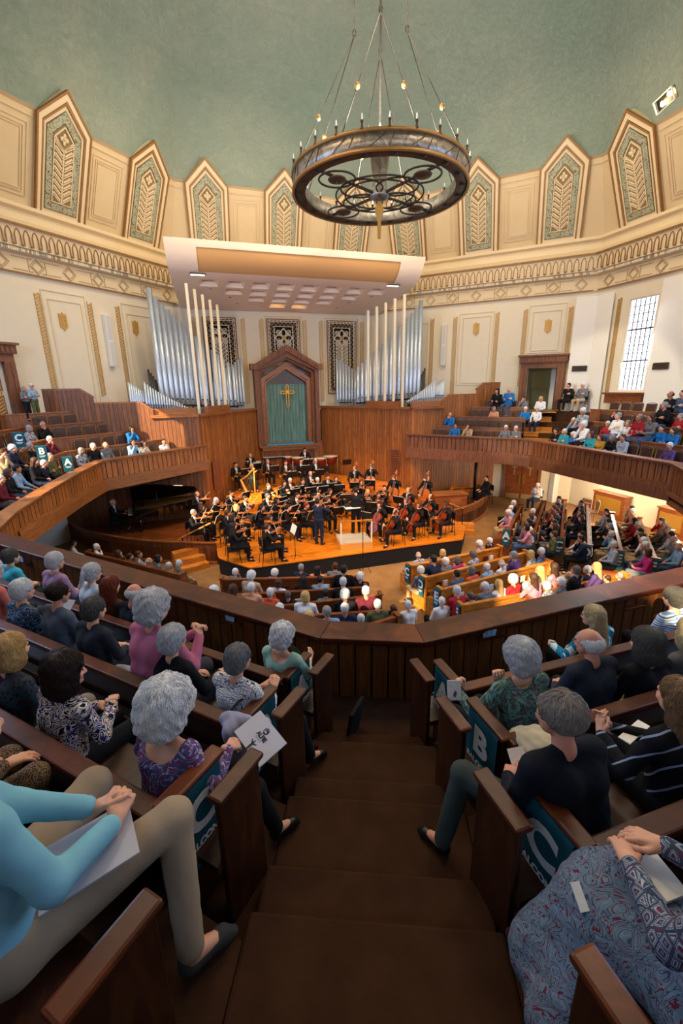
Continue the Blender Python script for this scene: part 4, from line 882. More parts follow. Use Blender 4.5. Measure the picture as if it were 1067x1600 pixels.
# ================= main floor pews
PEWS=[] # (p0,p1,facing)
def pew(p0,p1,lab,mat,face,h=1.,ends=(1,1),name='pew',dividers=0,group='oak pews on the main floor'):
    p0,p1=V3(*p0[:2]),V3(*p1[:2]); L=math.hypot(*(p1-p0)); d=(p1-p0)/L; fn=V3(-d[1],d[0])
    if fn@V3(*face)<0: p0,p1=p1,p0; d=-d; fn=-fn
    ang=math.atan2(d[1],d[0]); r=thing(name,lab,'pew',xf((p0[0],p0[1],0),ang),group) # x along, y forward
    mb=MB(); mb.box((L/2,.24,.43),(L,.44,.05)); mb.build('seat',mat,r)
    mb=MB(); mb.add([(0,.05,.15),(L,.05,.15),(L,-.04,h-.03),(0,-.04,h-.03),(0,.01,.15),(L,.01,.15),(L,-.08,h-.03),(0,-.08,h-.03)],[(0,1,2,3),(4,7,6,5),(0,4,5,1),(3,2,6,7),(0,3,7,4),(1,5,6,2)]); mb.build('backrest',mat,r)
    mb=MB(); mb.beam((0,-.06,h-.01),(L,-.06,h-.01),.1,.045); mb.build('top_rail',mat,r)
    mb=MB(); mb.box((L/2,-.14,.6),(L-.2,.12,.015)); mb.box((L/2,-.2,.64),(L-.2,.012,.08)); mb.build('book_rack',mat,r)
    for e,x in zip(ends,(0,L)):
        if e: mb=MB(); mb.slab([(-.14,0),(.46,0),(.46,.58),(.2,.64),(.05,h+.04),(-.14,h+.04)],x-.03,x+.03,X=Matrix(((0,1,0,0),(1,0,0,0),(0,0,1,0),(0,0,0,1)))); mb.beam((x,-.17,h+.05),(x,.08,h+.05),.1,.03); mb.build('end_panel',mat,r)
    for i in range(dividers): x=L*(i+1)/(dividers+1); mb=MB(); mb.box((x,.12,.6),(.03,.35,.4)); mb.build('divider',mat,r)
    for i in range(int(L/1.1)):
        x=.5+i*1.1+random.uniform(-.1,.1)
        for j in range(2):
            b=link('hymn_book',BOOKS[(i+j)%2],None,Matrix(r.matrix_world)@xf((x+j*.22,-.14,.615),random.uniform(-.1,.1))); BOOKL.append((b,lab))
    PEWS.append((p0,d,fn,L)); return r
bk=MB(); bk.box((0,0,.1),(.15,.035,.2)); BOOKS=[bk.mesh('hymn_book',plain('dark red book cover','#4a1a18',.6)),bk.mesh('hymn_book',plain('white paper booklet','#dcd9d0',.8))]; BOOKL=[]
UPV=NA
cp=[((347,904),(562,899),'first'),((365,928),(571,916),'second'),((391,950),(593,928),'third'),((440,962),(616,951),'fourth')]
for i,(a,b,l) in enumerate(cp):
    A,B=atz(*a,1.),atz(*b,1.)
    if i>=2: A=B+(A-B)/math.hypot(*(A-B)[:2])*(3.9)
    pew(A,B,'red-brown oak pew in the centre block, %s before the stage'%l,M_REDW,UPV)
A,B=atz(585,971,1.),atz(618,961,1.); pew(B+(A-B)*6,B,'red-brown oak pew in the centre block, last before the near rail',M_REDW,UPV)
rp=[((640,883),(779,854),'C'),((661,902),(820,862),'D'),((686,920),(855,877),'E'),((718,944),(975,897),'F')]
RP={}
for a,b,l in rp:
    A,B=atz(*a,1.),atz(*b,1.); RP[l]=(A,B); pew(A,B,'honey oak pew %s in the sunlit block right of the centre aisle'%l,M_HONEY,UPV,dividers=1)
A,B=atz(826,936,1.),atz(976,908,1.); pew(A,B,'oak pew behind row F, close under the near rail',M_REDW,UPV)
qp=[((792,828),(812,789),'A'),((831,834),(848,784),'B'),((874,842),(880,782),'C'),((917,853),(915,788),'D'),((968,862),(953,802),'E'),((1021,874),(996,810),'F'),((1067,862),(1045,830),'G')]
QP={}
for a,b,l in qp:
    A,B=atz(*a,1.),atz(*b,1.)
    if l=='G': A=B+(A-B)*1.6
    QP[l]=(A,B); pew(A,B,'dark oak pew %s in the block under the right gallery'%l,M_REDW,-TA)
A,B=atz(286,897,1.),atz(139,862,1.); pew(A,B,'dark oak pew before the left bay, its end carrying banner A',M_REDW,NA*.9+TA*.3)
def ban_px(x,y,l,lab,z=.92,w=.3,h=.5,ang=None,dy=0,group='lettered teal banners on the main floor'):
    p=atz(x,y,z); q=EYE-p; a=math.atan2(q[1],q[0])+PI/2 if ang is None else ang
    banner(xf(p,a),w,h,l,lab,False,group=group,ls=.6)
for l in 'CDEF': A,B=RP[l]; d=(B-A)/math.hypot(*(B-A)[:2]); p=A-d*.05; banner(xf((p[0],p[1],1.0),math.atan2(d[1],d[0])-PI/2+0)@Matrix.Translation((.0,-.02,0)),.25,.55,l,'slate banner with white letter %s on a honey oak pew end'%l,False,group='lettered banners on the honey pews',ls=.6)
for l in 'ABCDEF':
    A,B=QP[l]; d=(B-A)/math.hypot(*(B-A)[:2]); p=A-d*.06; banner(xf((p[0],p[1],1.02),math.atan2(d[1],d[0])-PI/2)@Matrix.Translation((0,-.02,0)),.26,.6,l,'teal banner with white letter %s at the pew ends under the right gallery'%l,False,group='lettered teal banners on the main floor',ls=.6)
p=atz(281,893,1.0); banner(xf(p,math.radians(20)),.36,.5,'A','teal banner with white letter A on the pew end by the left stage steps',False,group='lettered teal banners on the main floor',ls=.6)
for (x,y,l) in ((27,676,'C'),(63,697,'B'),(104,714,'A')):
    k='ABC'.index(l); P,z=SEATS[('w',k)]; q=P[-1]; p=atD(x,y,math.hypot(q[0],q[1])); p=atD(x,y,math.hypot(q[0],q[1])); banner(xf(p,math.radians(45)),.27,.44,l,'teal banner with white letter %s in the left gallery'%l,False,group='lettered teal banners in the left gallery',ls=.6)
for i,(b,lab) in enumerate(BOOKL): tag(b,('dark red hymn book' if b.data==BOOKS[0] else 'white paper booklet')+' in the rack behind the '+' '.join(lab.split()[:9]).rstrip(','),'book','books in the pew racks'); b.name='hymn_book' if b.data==BOOKS[0] else 'booklet'
# ================= furniture under the right gallery
mb=MB(); p=atz(862,784,0); mb.box((p[0],p[1],1.35),(.32,.32,2.7),math.radians(22)); struct(mb.build('column',M_WHITE),'white square column under the right gallery')
for x0,x1,y,lab in ((925,975,793,'oak radiator cabinet with brass grille under the low window'),(1028,1075,800,'oak radiator cabinet at the right edge under the gallery')):
    u0,_=E_.px(x0,y,.4);u1,_=E_.px(x1,y,.4); w=abs(u1-u0); r=thing('radiator_cabinet',lab,'cabinet',E_.mat((u0+u1)/2,0,.02)); mb=MB(); mb.box((0,-.2,.55),(w,.4,1.1)); mb.box((0,-.21,1.12),(w+.1,.46,.05)); mb.build('body',M_REDW,r); mb=MB(); mb.box((0,-.41,.6),(w*.8,.02,.7)); [mb.box((x,-.42,.6),(.012,.02,.7)) for x in np.arange(-w*.4,w*.4,.06)]; mb.build('grille',plain('brass grille','#a98238',.5,.4),r)
# ================= organic meshes: smooth-blended tapered limbs turned into one continuous surface
A3=lambda *a:np.array(a,np.float32)
def _segd(P,a,b,ra,rb):
    ab=b-a; L=float(ab@ab)+1e-9; t=np.clip(((P-a)@ab)/L,0,1); return np.sqrt(((P-a-t[...,None]*ab)**2).sum(-1))-(ra+(rb-ra)*t)
def C_(a,b,ra,rb=None,k=.03): return ('c',A3(*a),A3(*b),ra,ra if rb is None else rb,k)
def E(c,r,R=None,k=.03): return ('e',A3(*c),A3(*(r if hasattr(r,'__len__') else (r,r,r))),np.eye(3,dtype=np.float32) if R is None else np.asarray(R,np.float32),k)
def SUB(p): return ('-',p)
def pbox(p):
    if p[0]=='c': m=max(p[3],p[4]); return np.minimum(p[1],p[2])-m,np.maximum(p[1],p[2])+m
    m=p[2].max(); return p[1]-m,p[1]+m
def pdist(p,P):
    if p[0]=='c': return _segd(P,p[1],p[2],p[3],p[4])
    q=(P-p[1])@p[3].T if False else (P-p[1])@p[3]; k0=np.sqrt(((q/p[2])**2).sum(-1)); k1=np.sqrt(((q/p[2]**2)**2).sum(-1))+1e-9; return k0*(k0-1)/k1
def field(prims,h,noise=None,cut=None):
    pos=[p for p in prims if p[0]!='-']; lo=np.min([pbox(p)[0] for p in pos],0)-.05; hi=np.max([pbox(p)[1] for p in pos],0)+.05
    n=np.ceil((hi-lo)/h).astype(int)+1; ax=[lo[i]+h*np.arange(n[i],dtype=np.float32) for i in range(3)]
    f=np.full(n,1.,np.float32)
    for p in prims:
        sub=p[0]=='-'; q=p[1] if sub else p; a,b=pbox(q); k=q[-1]; m=k+3*h
        i0=np.maximum(((a-m-lo)/h).astype(int),0); i1=np.minimum(((b+m-lo)/h).astype(int)+2,n)
        if (i1<=i0).any(): continue
        sl=tuple(slice(i0[j],i1[j]) for j in range(3)); G=np.stack(np.meshgrid(*[ax[j][sl[j]] for j in range(3)],indexing='ij'),-1)
        d=pdist(q,G); g=f[sl]
        if sub: kk=max(k*.5,1e-4); hh=np.maximum(kk-np.abs(g+d),0)/kk; f[sl]=np.maximum(g,-d)+hh*hh*kk*.25
        else: kk=max(k,1e-4); hh=np.maximum(kk-np.abs(g-d),0)/kk; f[sl]=np.minimum(g,d)-hh*hh*kk*.25
    if noise or cut:
        G=np.stack(np.meshgrid(*ax,indexing='ij'),-1)
        if noise:
            amp,fr=noise[:2]; s=fr; f+=amp*(np.sin(G[...,0]*s+1.3*np.sin(G[...,1]*s*.7))*np.sin(G[...,1]*s*1.1+1.7*np.sin(G[...,2]*s*.8+1))*np.sin(G[...,2]*s*.9+1.1*np.sin(G[...,0]*s*.6+2))+.5*np.sin(G[...,0]*s*2.3+G[...,1]*s*1.7)*np.sin(G[...,2]*s*2.1+G[...,0]*s)).astype(np.float32)
        if cut: f=np.maximum(f,cut(G).astype(np.float32))
    return f,lo,h
def snet(f,lo,h):
    s=f<0; nx,ny,nz=f.shape; c=[(i,j,k) for i in (0,1) for j in (0,1) for k in (0,1)]
    sh=lambda a,i,j,k:a[i:nx-1+i,j:ny-1+j,k:nz-1+k]
    cnt=sum(sh(s,*q).astype(np.int8) for q in c); act=(cnt>0)&(cnt<8); idx=-np.ones(act.shape,np.int64); I=np.argwhere(act); idx[act]=np.arange(len(I))
    if len(I)==0: return np.zeros((0,3)),np.zeros((0,4),int)
    acc=np.zeros((len(I),3)); w=np.zeros(len(I))
    for a in c:
        for ax in range(3):
            if a[ax]: continue
            b=list(a); b[ax]=1; fa=f[I[:,0]+a[0],I[:,1]+a[1],I[:,2]+a[2]]; fb=f[I[:,0]+b[0],I[:,1]+b[1],I[:,2]+b[2]]
            m=(fa<0)!=(fb<0); t=np.where(m,fa/np.where(m,fa-fb,1),0); P=np.tile(np.array(a,float),(len(I),1)); P[:,ax]+=t; acc+=P*m[:,None]; w+=m
    V=(I+acc/w[:,None])*h+lo; Q=[]
    for ax in range(3):
        o=[q for q in range(3) if q!=ax]; sl0=[slice(None)]*3; sl1=[slice(None)]*3; sl0[ax]=slice(0,-1); sl1[ax]=slice(1,None)
        e=s[tuple(sl0)]!=s[tuple(sl1)]; E_i=np.argwhere(e); ok=(E_i[:,o[0]]>0)&(E_i[:,o[1]]>0)&(E_i[:,o[0]]<f.shape[o[0]]-1)&(E_i[:,o[1]]<f.shape[o[1]]-1); E_i=E_i[ok]
        if not len(E_i): continue
        def g(d0,d1): q=E_i.copy(); q[:,o[0]]-=d0; q[:,o[1]]-=d1; return idx[q[:,0],q[:,1],q[:,2]]
        q=np.stack([g(1,1),g(0,1),g(0,0),g(1,0)],1); fl=s[tuple(E_i.T)]; fl=fl if ax!=1 else ~fl; q[~fl]=q[~fl][:,::-1]; Q.append(q)
    Q=np.concatenate(Q); Q=Q[(Q>=0).all(1)]; return V,Q
def organic(name,groups,mats=None,noise=None,cut=None):
    Vs=[];Qs=[];b=0
    for prims,h in groups:
        if not prims: continue
        V,Q=snet(*field(prims,h,noise,cut)); Vs.append(V); Qs.append(Q+b); b+=len(V)
    return npmesh(name,np.concatenate(Vs),np.concatenate(Qs),mats)
def npmesh(name,V,Q,mats=None,attr=None):
    me=bpy.data.meshes.new(name); n=Q.shape[1]; me.vertices.add(len(V)); me.vertices.foreach_set('co',np.asarray(V,np.float32).ravel())
    me.loops.add(len(Q)*n); me.loops.foreach_set('vertex_index',Q.astype(np.int32).ravel()); me.polygons.add(len(Q)); me.polygons.foreach_set('loop_start',(np.arange(len(Q))*n).astype(np.int32))
    try: me.polygons.foreach_set('loop_total',np.full(len(Q),n,np.int32))
    except Exception: pass
    me.polygons.foreach_set('use_smooth',np.ones(len(Q),bool))
    if attr is not None: at=me.attributes.new('rnd','FLOAT','POINT'); at.data.foreach_set('value',attr.astype(np.float32))
    for m in (mats or []): me.materials.append(m)
    me.update(calc_edges=True); me.validate(); return me
def rot(yaw=0,pitch=0,roll=0): return np.array(Euler((pitch,roll,yaw),'ZXY' if 0 else 'XYZ').to_matrix())
def nrm(v): v=np.asarray(v,float); return v/max(np.linalg.norm(v),1e-9)
# ---- body parts
def head_prims(k=.02,nose=1.):
    return [E((0,-.012,.035),(.074,.092,.088),k=k),E((0,.03,.0),(.062,.062,.085),k=k),C_((0,.035,-.055),(0,.052,-.085),.045,.03,k=k),C_((-.035,.03,-.045),(.035,.03,-.045),.038,k=k),
      C_((0,.088,.018),(0,.108,-.018),.008,.013,k=.012),E((-.014,.098,-.022),.009,k=.008),E((.014,.098,-.022),.009,k=.008),C_((-.03,.085,.032),(.03,.085,.032),.013,k=.012),SUB(E((-.03,.102,.012),(.016,.014,.011),k=.012)),SUB(E((.03,.102,.012),(.016,.014,.011),k=.012)),
      C_((-.017,.088,-.047),(.017,.088,-.047),.0075,k=.006),C_((-.014,.086,-.058),(.014,.086,-.058),.008,k=.006),E((0,.082,-.082),(.018,.014,.014),k=.012),E((-.042,.07,-.015),(.022,.022,.02),k=.02),E((.042,.07,-.015),(.022,.022,.02),k=.02),
      E((-.077,-.005,.0),(.009,.02,.032),k=.006),E((.077,-.005,.0),(.009,.02,.032),k=.006)]
def xform(prims,R,t):
    out=[];R=np.asarray(R,np.float32);t=np.asarray(t,np.float32)
    for p in prims:
        if p[0]=='-': out.append(('-',xform([p[1]],R,t)[0]))
        elif p[0]=='c': out.append(('c',R@p[1]+t,R@p[2]+t,p[3],p[4],p[5]))
        else: out.append(('e',R@p[1]+t,p[2],R@p[3],p[4]))
    return out
def hand_prims(wr,d,n,side,curl=.5,spread=.12,s=1.,thumb=.6): # d: towards the knuckles, n: out of the back of the hand, side: +1 thumb on the +cross side
    wr=np.asarray(wr,float);d=nrm(d);n=nrm(np.asarray(n,float)-d*(np.asarray(n,float)@d));x=np.cross(d,n)*side; P=[]
    W=lambda a,b,c:wr+(x*a+d*b+n*c)*s
    P.append(C_(W(0,-.03,0),W(0,.01,0),.026*s,.025*s,.012))
    for i,a in enumerate((.026,.009,-.009,-.026)): P.append(C_(W(a*.55,.012,0),W(a,.082-.004*abs(i-1.2),0),.0155*s,.0115*s,.012))
    for i,(a,L) in enumerate(((.027,.072),(.009,.08),(-.010,.074),(-.027,.058))):
        b=.084-.004*abs(i-1.2); p=W(a,b,0); ang=curl*(.75+.08*i); dd=d*math.cos(ang)-n*math.sin(ang)+x*spread*(1.2-i)*.45; dd=nrm(dd); r=.0092*s
        for j,(fr,dr) in enumerate(((.45,curl*.9),(.3,curl*.7),(.25,0))):
            q=p+dd*L*fr*s; P.append(C_(p,q,r,r*.9,.004)); r*=.9; p=q; ang+=dr; dd=nrm(d*math.cos(ang)-n*math.sin(ang)+x*spread*(1.2-i)*.2)
    p=W(.022,.015,-.004); q=W(.047,.045,-.016*thumb); P.append(C_(p,q,.0155*s,.0125*s,.01)); dd=nrm(d*.85+x*.35*(1-thumb)-n*.35*thumb-x*.15*thumb); q2=q+dd*.034*s; P.append(C_(q,q2,.0115*s,.0105*s,.004)); P.append(C_(q2,q2+nrm(dd-x*.4*thumb)*.026*s,.0102*s,.0085*s,.004))
    return P
def body(J,b=1.,fem=0,hand=None):
    """prims for skin, shirt, trousers, shoes from a joint dictionary"""
    lat=nrm(J['shr']-J['shl']); pel,wst,ch,nk=J['pel'],J['wst'],J['ch'],J['nk']; T=[]
    def torso(g):
        o=[]
        for s in (-1,1):
            o+=[C_(pel+lat*s*.075*b,wst+lat*s*.055*b,.105*b+g,.098*b+g,.05),C_(wst+lat*s*.055*b,ch+lat*s*.07*b,.098*b+g,.105*b+g,.05)]
            sh=J['shr'] if s>0 else J['shl']; o+=[C_(ch+lat*s*.07*b,sh-lat*s*.03,.10*b+g,.05+g,.05),C_(nk+lat*s*.03,sh,.035+g,.046+g,.05)]
        return o
    fw=nrm(np.cross(V3(0,0,1),lat))
    if fem: bust=[E(ch+lat*s*.075+fw*.075*b-V3(0,0,.05),.062*b,k=.05) for s in (-1,1)]
    else: bust=[E(wst+fw*.04*b,(.12*b,.11*b,.12*b),k=.06)]
    arms=lambda g,e=1.:[q for s in 'lr' for q in (C_(J['sh'+s],J['el'+s],.05*b**.5+g,.043+g,.03),C_(J['el'+s],J['el'+s]+(J['wr'+s]-J['el'+s])*e,.043+g,.043+(.028-.043)*e+g,.025))]
    legs=lambda g,e=1.:[q for s in 'lr' for q in (C_(J['hip'+s],J['kn'+s],.088*b+g,.06+g,.04),C_(J['kn'+s],J['kn'+s]+(J['an'+s]-J['kn'+s])*e,.058+g,.058+(.04-.058)*e+g,.03))]
    hd=J['head']; R=J['R']; nb=hd+R@V3(0,-.02,-.07)
    neck=[C_(nk,nb,.056,.05,.03)]
    skin=torso(-.012)+arms(-.004)+legs(-.006)+neck+[C_(J['an'+s],J['to'+s],.036,.028,.02) for s in 'lr']
    headp=[C_(nk*.25+nb*.75,nb,.05,.05,.02)]+xform(head_prims(),R,hd)
    hands=[]
    for s,sd in (('l',-1),('r',1)):
        hp=J.get('h'+s,{}); d=hp.get('d',J['wr'+s]-J['el'+s]); n=hp.get('n',V3(0,0,1)); hands.append(hand_prims(J['wr'+s],d,n,hp.get('side',sd*-1),hp.get('curl',.5),hp.get('spread',.15),hp.get('s',1.),hp.get('thumb',.6)))
    shirt=torso(.006)+bust+arms(.009,J.get('sleeve',.93)); trou=[C_(pel-lat*.08,pel+lat*.08,.108*b+.012,None,.05)]+legs(.012,.95)
    shoes=[]
    for s in 'lr':
        a,t=J['an'+s],J['to'+s]; f=nrm(V3(t[0]-a[0],t[1]-a[1],t[2]-a[2])); shoes+=[E(a-V3(0,0,.035)-f*.02,(.042,.042,.04),k=.02),C_(a-V3(0,0,.04),t,.04,.036,.02),C_(t-V3(0,0,.012),t+f*.05-V3(0,0,.018),.036,.024,.02)]
    return dict(skin=skin,head=headp,hands=hands,shirt=shirt,trousers=trou,shoes=shoes)
def sitJ(lean=.0,yaw=0,nod=0,tilt=0,arms='lap',knee=.13,feet=.45,h=1.,side=0.):
    J={}; z0=.5
    J['pel']=V3(0,0,z0+.06); sp=lambda L:V3(side*L,math.sin(lean)*L,math.cos(lean)*L)
    J['wst']=J['pel']+sp(.17)-V3(0,.015,0); J['ch']=J['pel']+sp(.36)-V3(0,.02,0); J['nk']=J['pel']+sp(.52)-V3(0,.01,0); R=rot(yaw,-nod,tilt); J['R']=R
    J['head']=J['nk']+R@V3(0,.035,.155)
    for s,n in ((-1,'l'),(1,'r')):
        J['sh'+n]=J['nk']+V3(s*.185,-.005,-.055); J['hip'+n]=J['pel']+V3(s*.09,.03,-.03); J['kn'+n]=V3(s*knee,.45,.53); J['an'+n]=V3(s*(knee-.01),feet,.1); J['to'+n]=J['an'+n]+V3(s*.02,.13,-.055)
        if arms=='lap': J['el'+n]=J['sh'+n]+V3(s*.06,.08,-.27); J['wr'+n]=V3(s*.07,.30,.68); J['h'+n]=dict(d=V3(-s*.8,.6,-.12),n=V3(0,.1,1),curl=.55)
        if arms=='knees': J['el'+n]=J['sh'+n]+V3(s*.07,.1,-.27); J['wr'+n]=V3(s*.14,.36,.66); J['h'+n]=dict(d=V3(0,1,-.3),n=V3(0,.3,1),curl=.35)
        if arms=='chin': J['el'+n]=J['sh'+n]+V3(s*.03,.16,-.24) ; J['wr'+n]=(J['head']+V3(s*.04,.10,-.17)) if s>0 else V3(.05,.28,.68); J['h'+n]=dict(d=V3(-.2,.0,1) if s>0 else V3(.8,.4,0),n=V3(0,1,0) if s>0 else V3(0,0,1),curl=1.3)
        if arms=='crossed': J['el'+n]=J['sh'+n]+V3(s*.07,.06,-.26); J['wr'+n]=J['ch']+V3(-s*.07,.16+.03*s,-.10+.03*s); J['h'+n]=dict(d=V3(-s,.1,.1),n=V3(0,1,.2),curl=.6)
        if arms=='program': J['el'+n]=J['sh'+n]+V3(s*.05,.1,-.26); J['wr'+n]=V3(s*.13,.36,.74); J['h'+n]=dict(d=V3(-s*.3,.9,.3),n=V3(s*.6,0,-.8),curl=.9)
    return J
def hair_prims(st):
    base=[E((0,-.022,.048),(.086,.1,.09),k=.02)]; face=[SUB(E((0,.098,-.035),(.078,.062,.105),k=.01)),SUB(E((0,.04,-.12),(.09,.09,.09),k=.01))]
    ear=[SUB(E((-.08,.01,-.015),(.03,.026,.035),k=.01)),SUB(E((.08,.01,-.015),(.03,.026,.035),k=.01))]; low=[SUB(E((0,-.03,-.17),(.14,.16,.11),k=.01))]
    if st=='short': return base+[E((0,-.05,.0),(.078,.072,.08),k=.02)]+face+ear+low,(.003,55)
    if st=='bald': return [E((0,-.03,.01),(.084,.09,.07),k=.02)]+[SUB(E((0,.0,.115),(.075,.115,.085),k=.01))]+face+ear+low,(.0025,60)
    if st=='thin': return [E((0,-.022,.04),(.083,.097,.086),k=.02)]+[SUB(E((0,.07,.11),(.05,.07,.045),k=.01))]+face+ear+low,(.0025,60)
    if st=='puffy': return [E((0,-.03,.05),(.108,.115,.105),k=.03),E((0,-.06,-.01),(.1,.085,.09),k=.03)]+[SUB(E((0,.115,-.04),(.075,.07,.1),k=.02))]+[SUB(E((0,-.02,-.19),(.15,.17,.1),k=.01))],(.007,48)
    if st=='bob': return [E((0,-.025,.05),(.093,.104,.093),k=.03),E((-.07,-.02,-.04),(.035,.07,.09),k=.03),E((.07,-.02,-.04),(.035,.07,.09),k=.03),E((0,-.07,-.04),(.075,.055,.09),k=.03)]+[SUB(E((0,.105,-.045),(.07,.08,.11),k=.02))],(.003,50)
    if st=='long': return [E((0,-.025,.05),(.09,.102,.09),k=.03),C_((-.065,-.03,0),(-.075,-.06,-.2),.04,.03,.03),C_((.065,-.03,0),(.075,-.06,-.2),.04,.03,.03),C_((0,-.07,0),(0,-.1,-.26),.065,.06,.04)]+[SUB(E((0,.105,-.045),(.07,.085,.13),k=.02))],(.004,45)
    if st=='bun': return base+[E((0,-.05,.0),(.078,.072,.075),k=.02),E((0,-.135,.03),(.04,.035,.04),k=.01)]+face+low,(.003,60)
    if st=='pony': return base+[E((0,-.05,.0),(.078,.072,.075),k=.02),C_((0,-.12,.03),(0,-.16,-.14),.025,.018,.02)]+face+low,(.003,60)
HAIRMESH={}
def hair_mesh(st,h=.011):
    k=(st,h)
    if k not in HAIRMESH: p,nz=hair_prims(st); HAIRMESH[k]=organic('hair',[(p,h)],[None],nz)
    return HAIRMESH[k]
def hair_mat(nm,c,sc=1):
    if ('hair',nm) in MATS: return MATS[('hair',nm)]
    t=NT('hair '+nm,.5,0,.35); r=t.attr('rnd'); v=t.co((60,60,9)); n=t.noise(v,1.5,4,.7); cc=srgb(c); lo=tuple([q*(.66 if cc[0]>.3 else .5) for q in cc[:3]]+[1]); hi=tuple([min(1,q*1.5) for q in cc[:3]]+[1])
    t.color(t.mix(t.math('ADD',t.math('MULTIPLY',n,.7),t.math('MULTIPLY',r,.3)),lo,hi)); t.bump(n,.6,.01); MATS[('hair',nm)]=t.m; return t.m
HC={'w':('white','#e2e3e4'),'g':('grey','#8f9193'),'s':('silver','#c8cacc'),'d':('dark','#1c1512'),'b':('brown','#4a2f1d'),'l':('blonde','#c9a267'),'r':('auburn','#6b2c14'),'k':('salt and pepper','#5f5d5b')}
HM={k:hair_mat(*v) for k,v in HC.items()}
def skin_mat(nm,c):
    t=NT('skin '+nm,.5,0,.35); v=t.co(); n=t.noise(v,14,3,.6); n2=t.noise(v,90,2); cc=srgb(c); t.color(t.mix(n,tuple([cc[0]*.88,cc[1]*.78,cc[2]*.76,1]),tuple([min(1,q*1.08) for q in cc[:3]]+[1]))); t.bump(n2,.15,.002)
    t.b.inputs['Subsurface Weight'].default_value=.0; return t.m
SK=[skin_mat('fair','#d9a68a'),skin_mat('pink','#cf937a'),skin_mat('olive','#b98463'),skin_mat('brown','#7a4d34')]
CLO={'k':('black','#15151a'),'n':('navy','#1c2740'),'W':('white','#e2e2e4'),'e':('grey','#6d7078'),'L':('light blue','#86a9cc'),'B':('bright blue','#1d6fb8'),'t':('teal','#2b93a5'),'R':('red','#a32430'),'c':('coral','#d1583f'),'p':('pink','#c98a9c'),'m':('magenta','#b02a70'),'v':('purple','#574079'),'o':('mustard','#b0842c'),'f':('olive','#5a5d3c'),'T':('tan','#b79c78'),'y':('cream','#d6cbb4'),'h':('brown','#5a3d28'),'G':('green','#3d6a4a'),'j':('denim blue','#41597a'),'M':('maroon','#5e1f2c'),'P':('plaid','#7d8aa0'),'F':('floral','#9ba6b4'),'S':('peach','#d69a7c')}
def cloth_mat(k):
    key=('cloth',k)
    if key in MATS: return MATS[key]
    nm,c=CLO[k]; t=NT('cloth '+nm,.85,0,.2); v=t.co(); n=t.noise(v,10,4,.6); w=t.noise(v,220,1); cc=srgb(c)
    if k in 'P':
        b=t.t.nodes.new('ShaderNodeTexBrick'); t.l(t.co(),b.inputs['Vector']); b.inputs['Scale'].default_value=22; b.inputs['Color1'].default_value=srgb('#93a0b5'); b.inputs['Color2'].default_value=srgb('#6c7890'); b.inputs['Mortar'].default_value=srgb('#e6e6ea'); t.color(b.outputs[0])
    elif k in 'F':
        t.color(t.ramp(t.noise(v,26,3,.6,1.5),[(.38,'#3e4a63'),(.47,'#aab6c6'),(.56,'#dfe2e6'),(.62,'#8d5c66')],True))
    else: t.color(t.mix(n,tuple([q*.75 for q in cc[:3]]+[1]),tuple([min(1,q*1.2+.002) for q in cc[:3]]+[1])))
    t.bump(n,.35,.02); MATS[key]=t.m; return t.m
M_SHOE=plain('black shoe leather','#121110',.4); M_EYE=plain('dark eye','#14100e',.2)
em_=MB(); [em_.sphere((s*.03,.091,.013),(.0095,.006,.006),8,5) for s in (-1,1)]; EYES=em_.mesh('eyes',M_EYE)
gm=MB()
for s in (-1,1): gm.tube([(s*.032+.024*math.cos(a),.108,.012+.018*math.sin(a)) for a in np.linspace(0,2*PI,10,False)],.0022,5,True); gm.tube([(s*.056,.107,.016),(s*.078,.06,.018),(s*.08,-.01,.012)],.002,4)
gm.tube([(-.009,.109,.016),(.009,.109,.016)],.002,4); GLS=gm.mesh('glasses',M_BLACKMET)
PROTO={}
def proto(key,J,b=1.,fem=0,hb=.021,hh=.0115,hd=.0075,legs=True,extra=None):
    B=body(J,b,fem); t={}
    t['skin']=organic('person_body',[(B['skin'],hb),(B['head'],hh)]+[(q,hd) for q in B['hands']],[None]); t['shirt']=organic('shirt',[(B['shirt'],hb)],[None]); t['trousers']=organic('trousers',[(B['trousers'],hb)],[None]); t['shoes']=organic('shoes',[(B['shoes'],.013)],[M_SHOE])
    M4=Matrix([[*J['R'][0],J['head'][0]],[*J['R'][1],J['head'][1]],[*J['R'][2],J['head'][2]],[0,0,0,1]]); t['M']=M4; t['J']=J; t['hz']=J['head'][2]+.04; t['hy']=J['head'][1]
    if extra=='suit':
        ch,w=J['ch'],J['wst']; t['front']=organic('shirt_front',[([C_(J['nk']+V3(0,.03,-.04),w+V3(0,.07,0),.075,.075,.03)],.012)],[None],None,cut=lambda G:np.maximum(np.abs(G[...,0])-(.012+.09*np.clip((G[...,2]-w[2])/(J['nk'][2]-w[2]),0,1)),-(G[...,1]-w[1])))
    PROTO[key]=t; return t
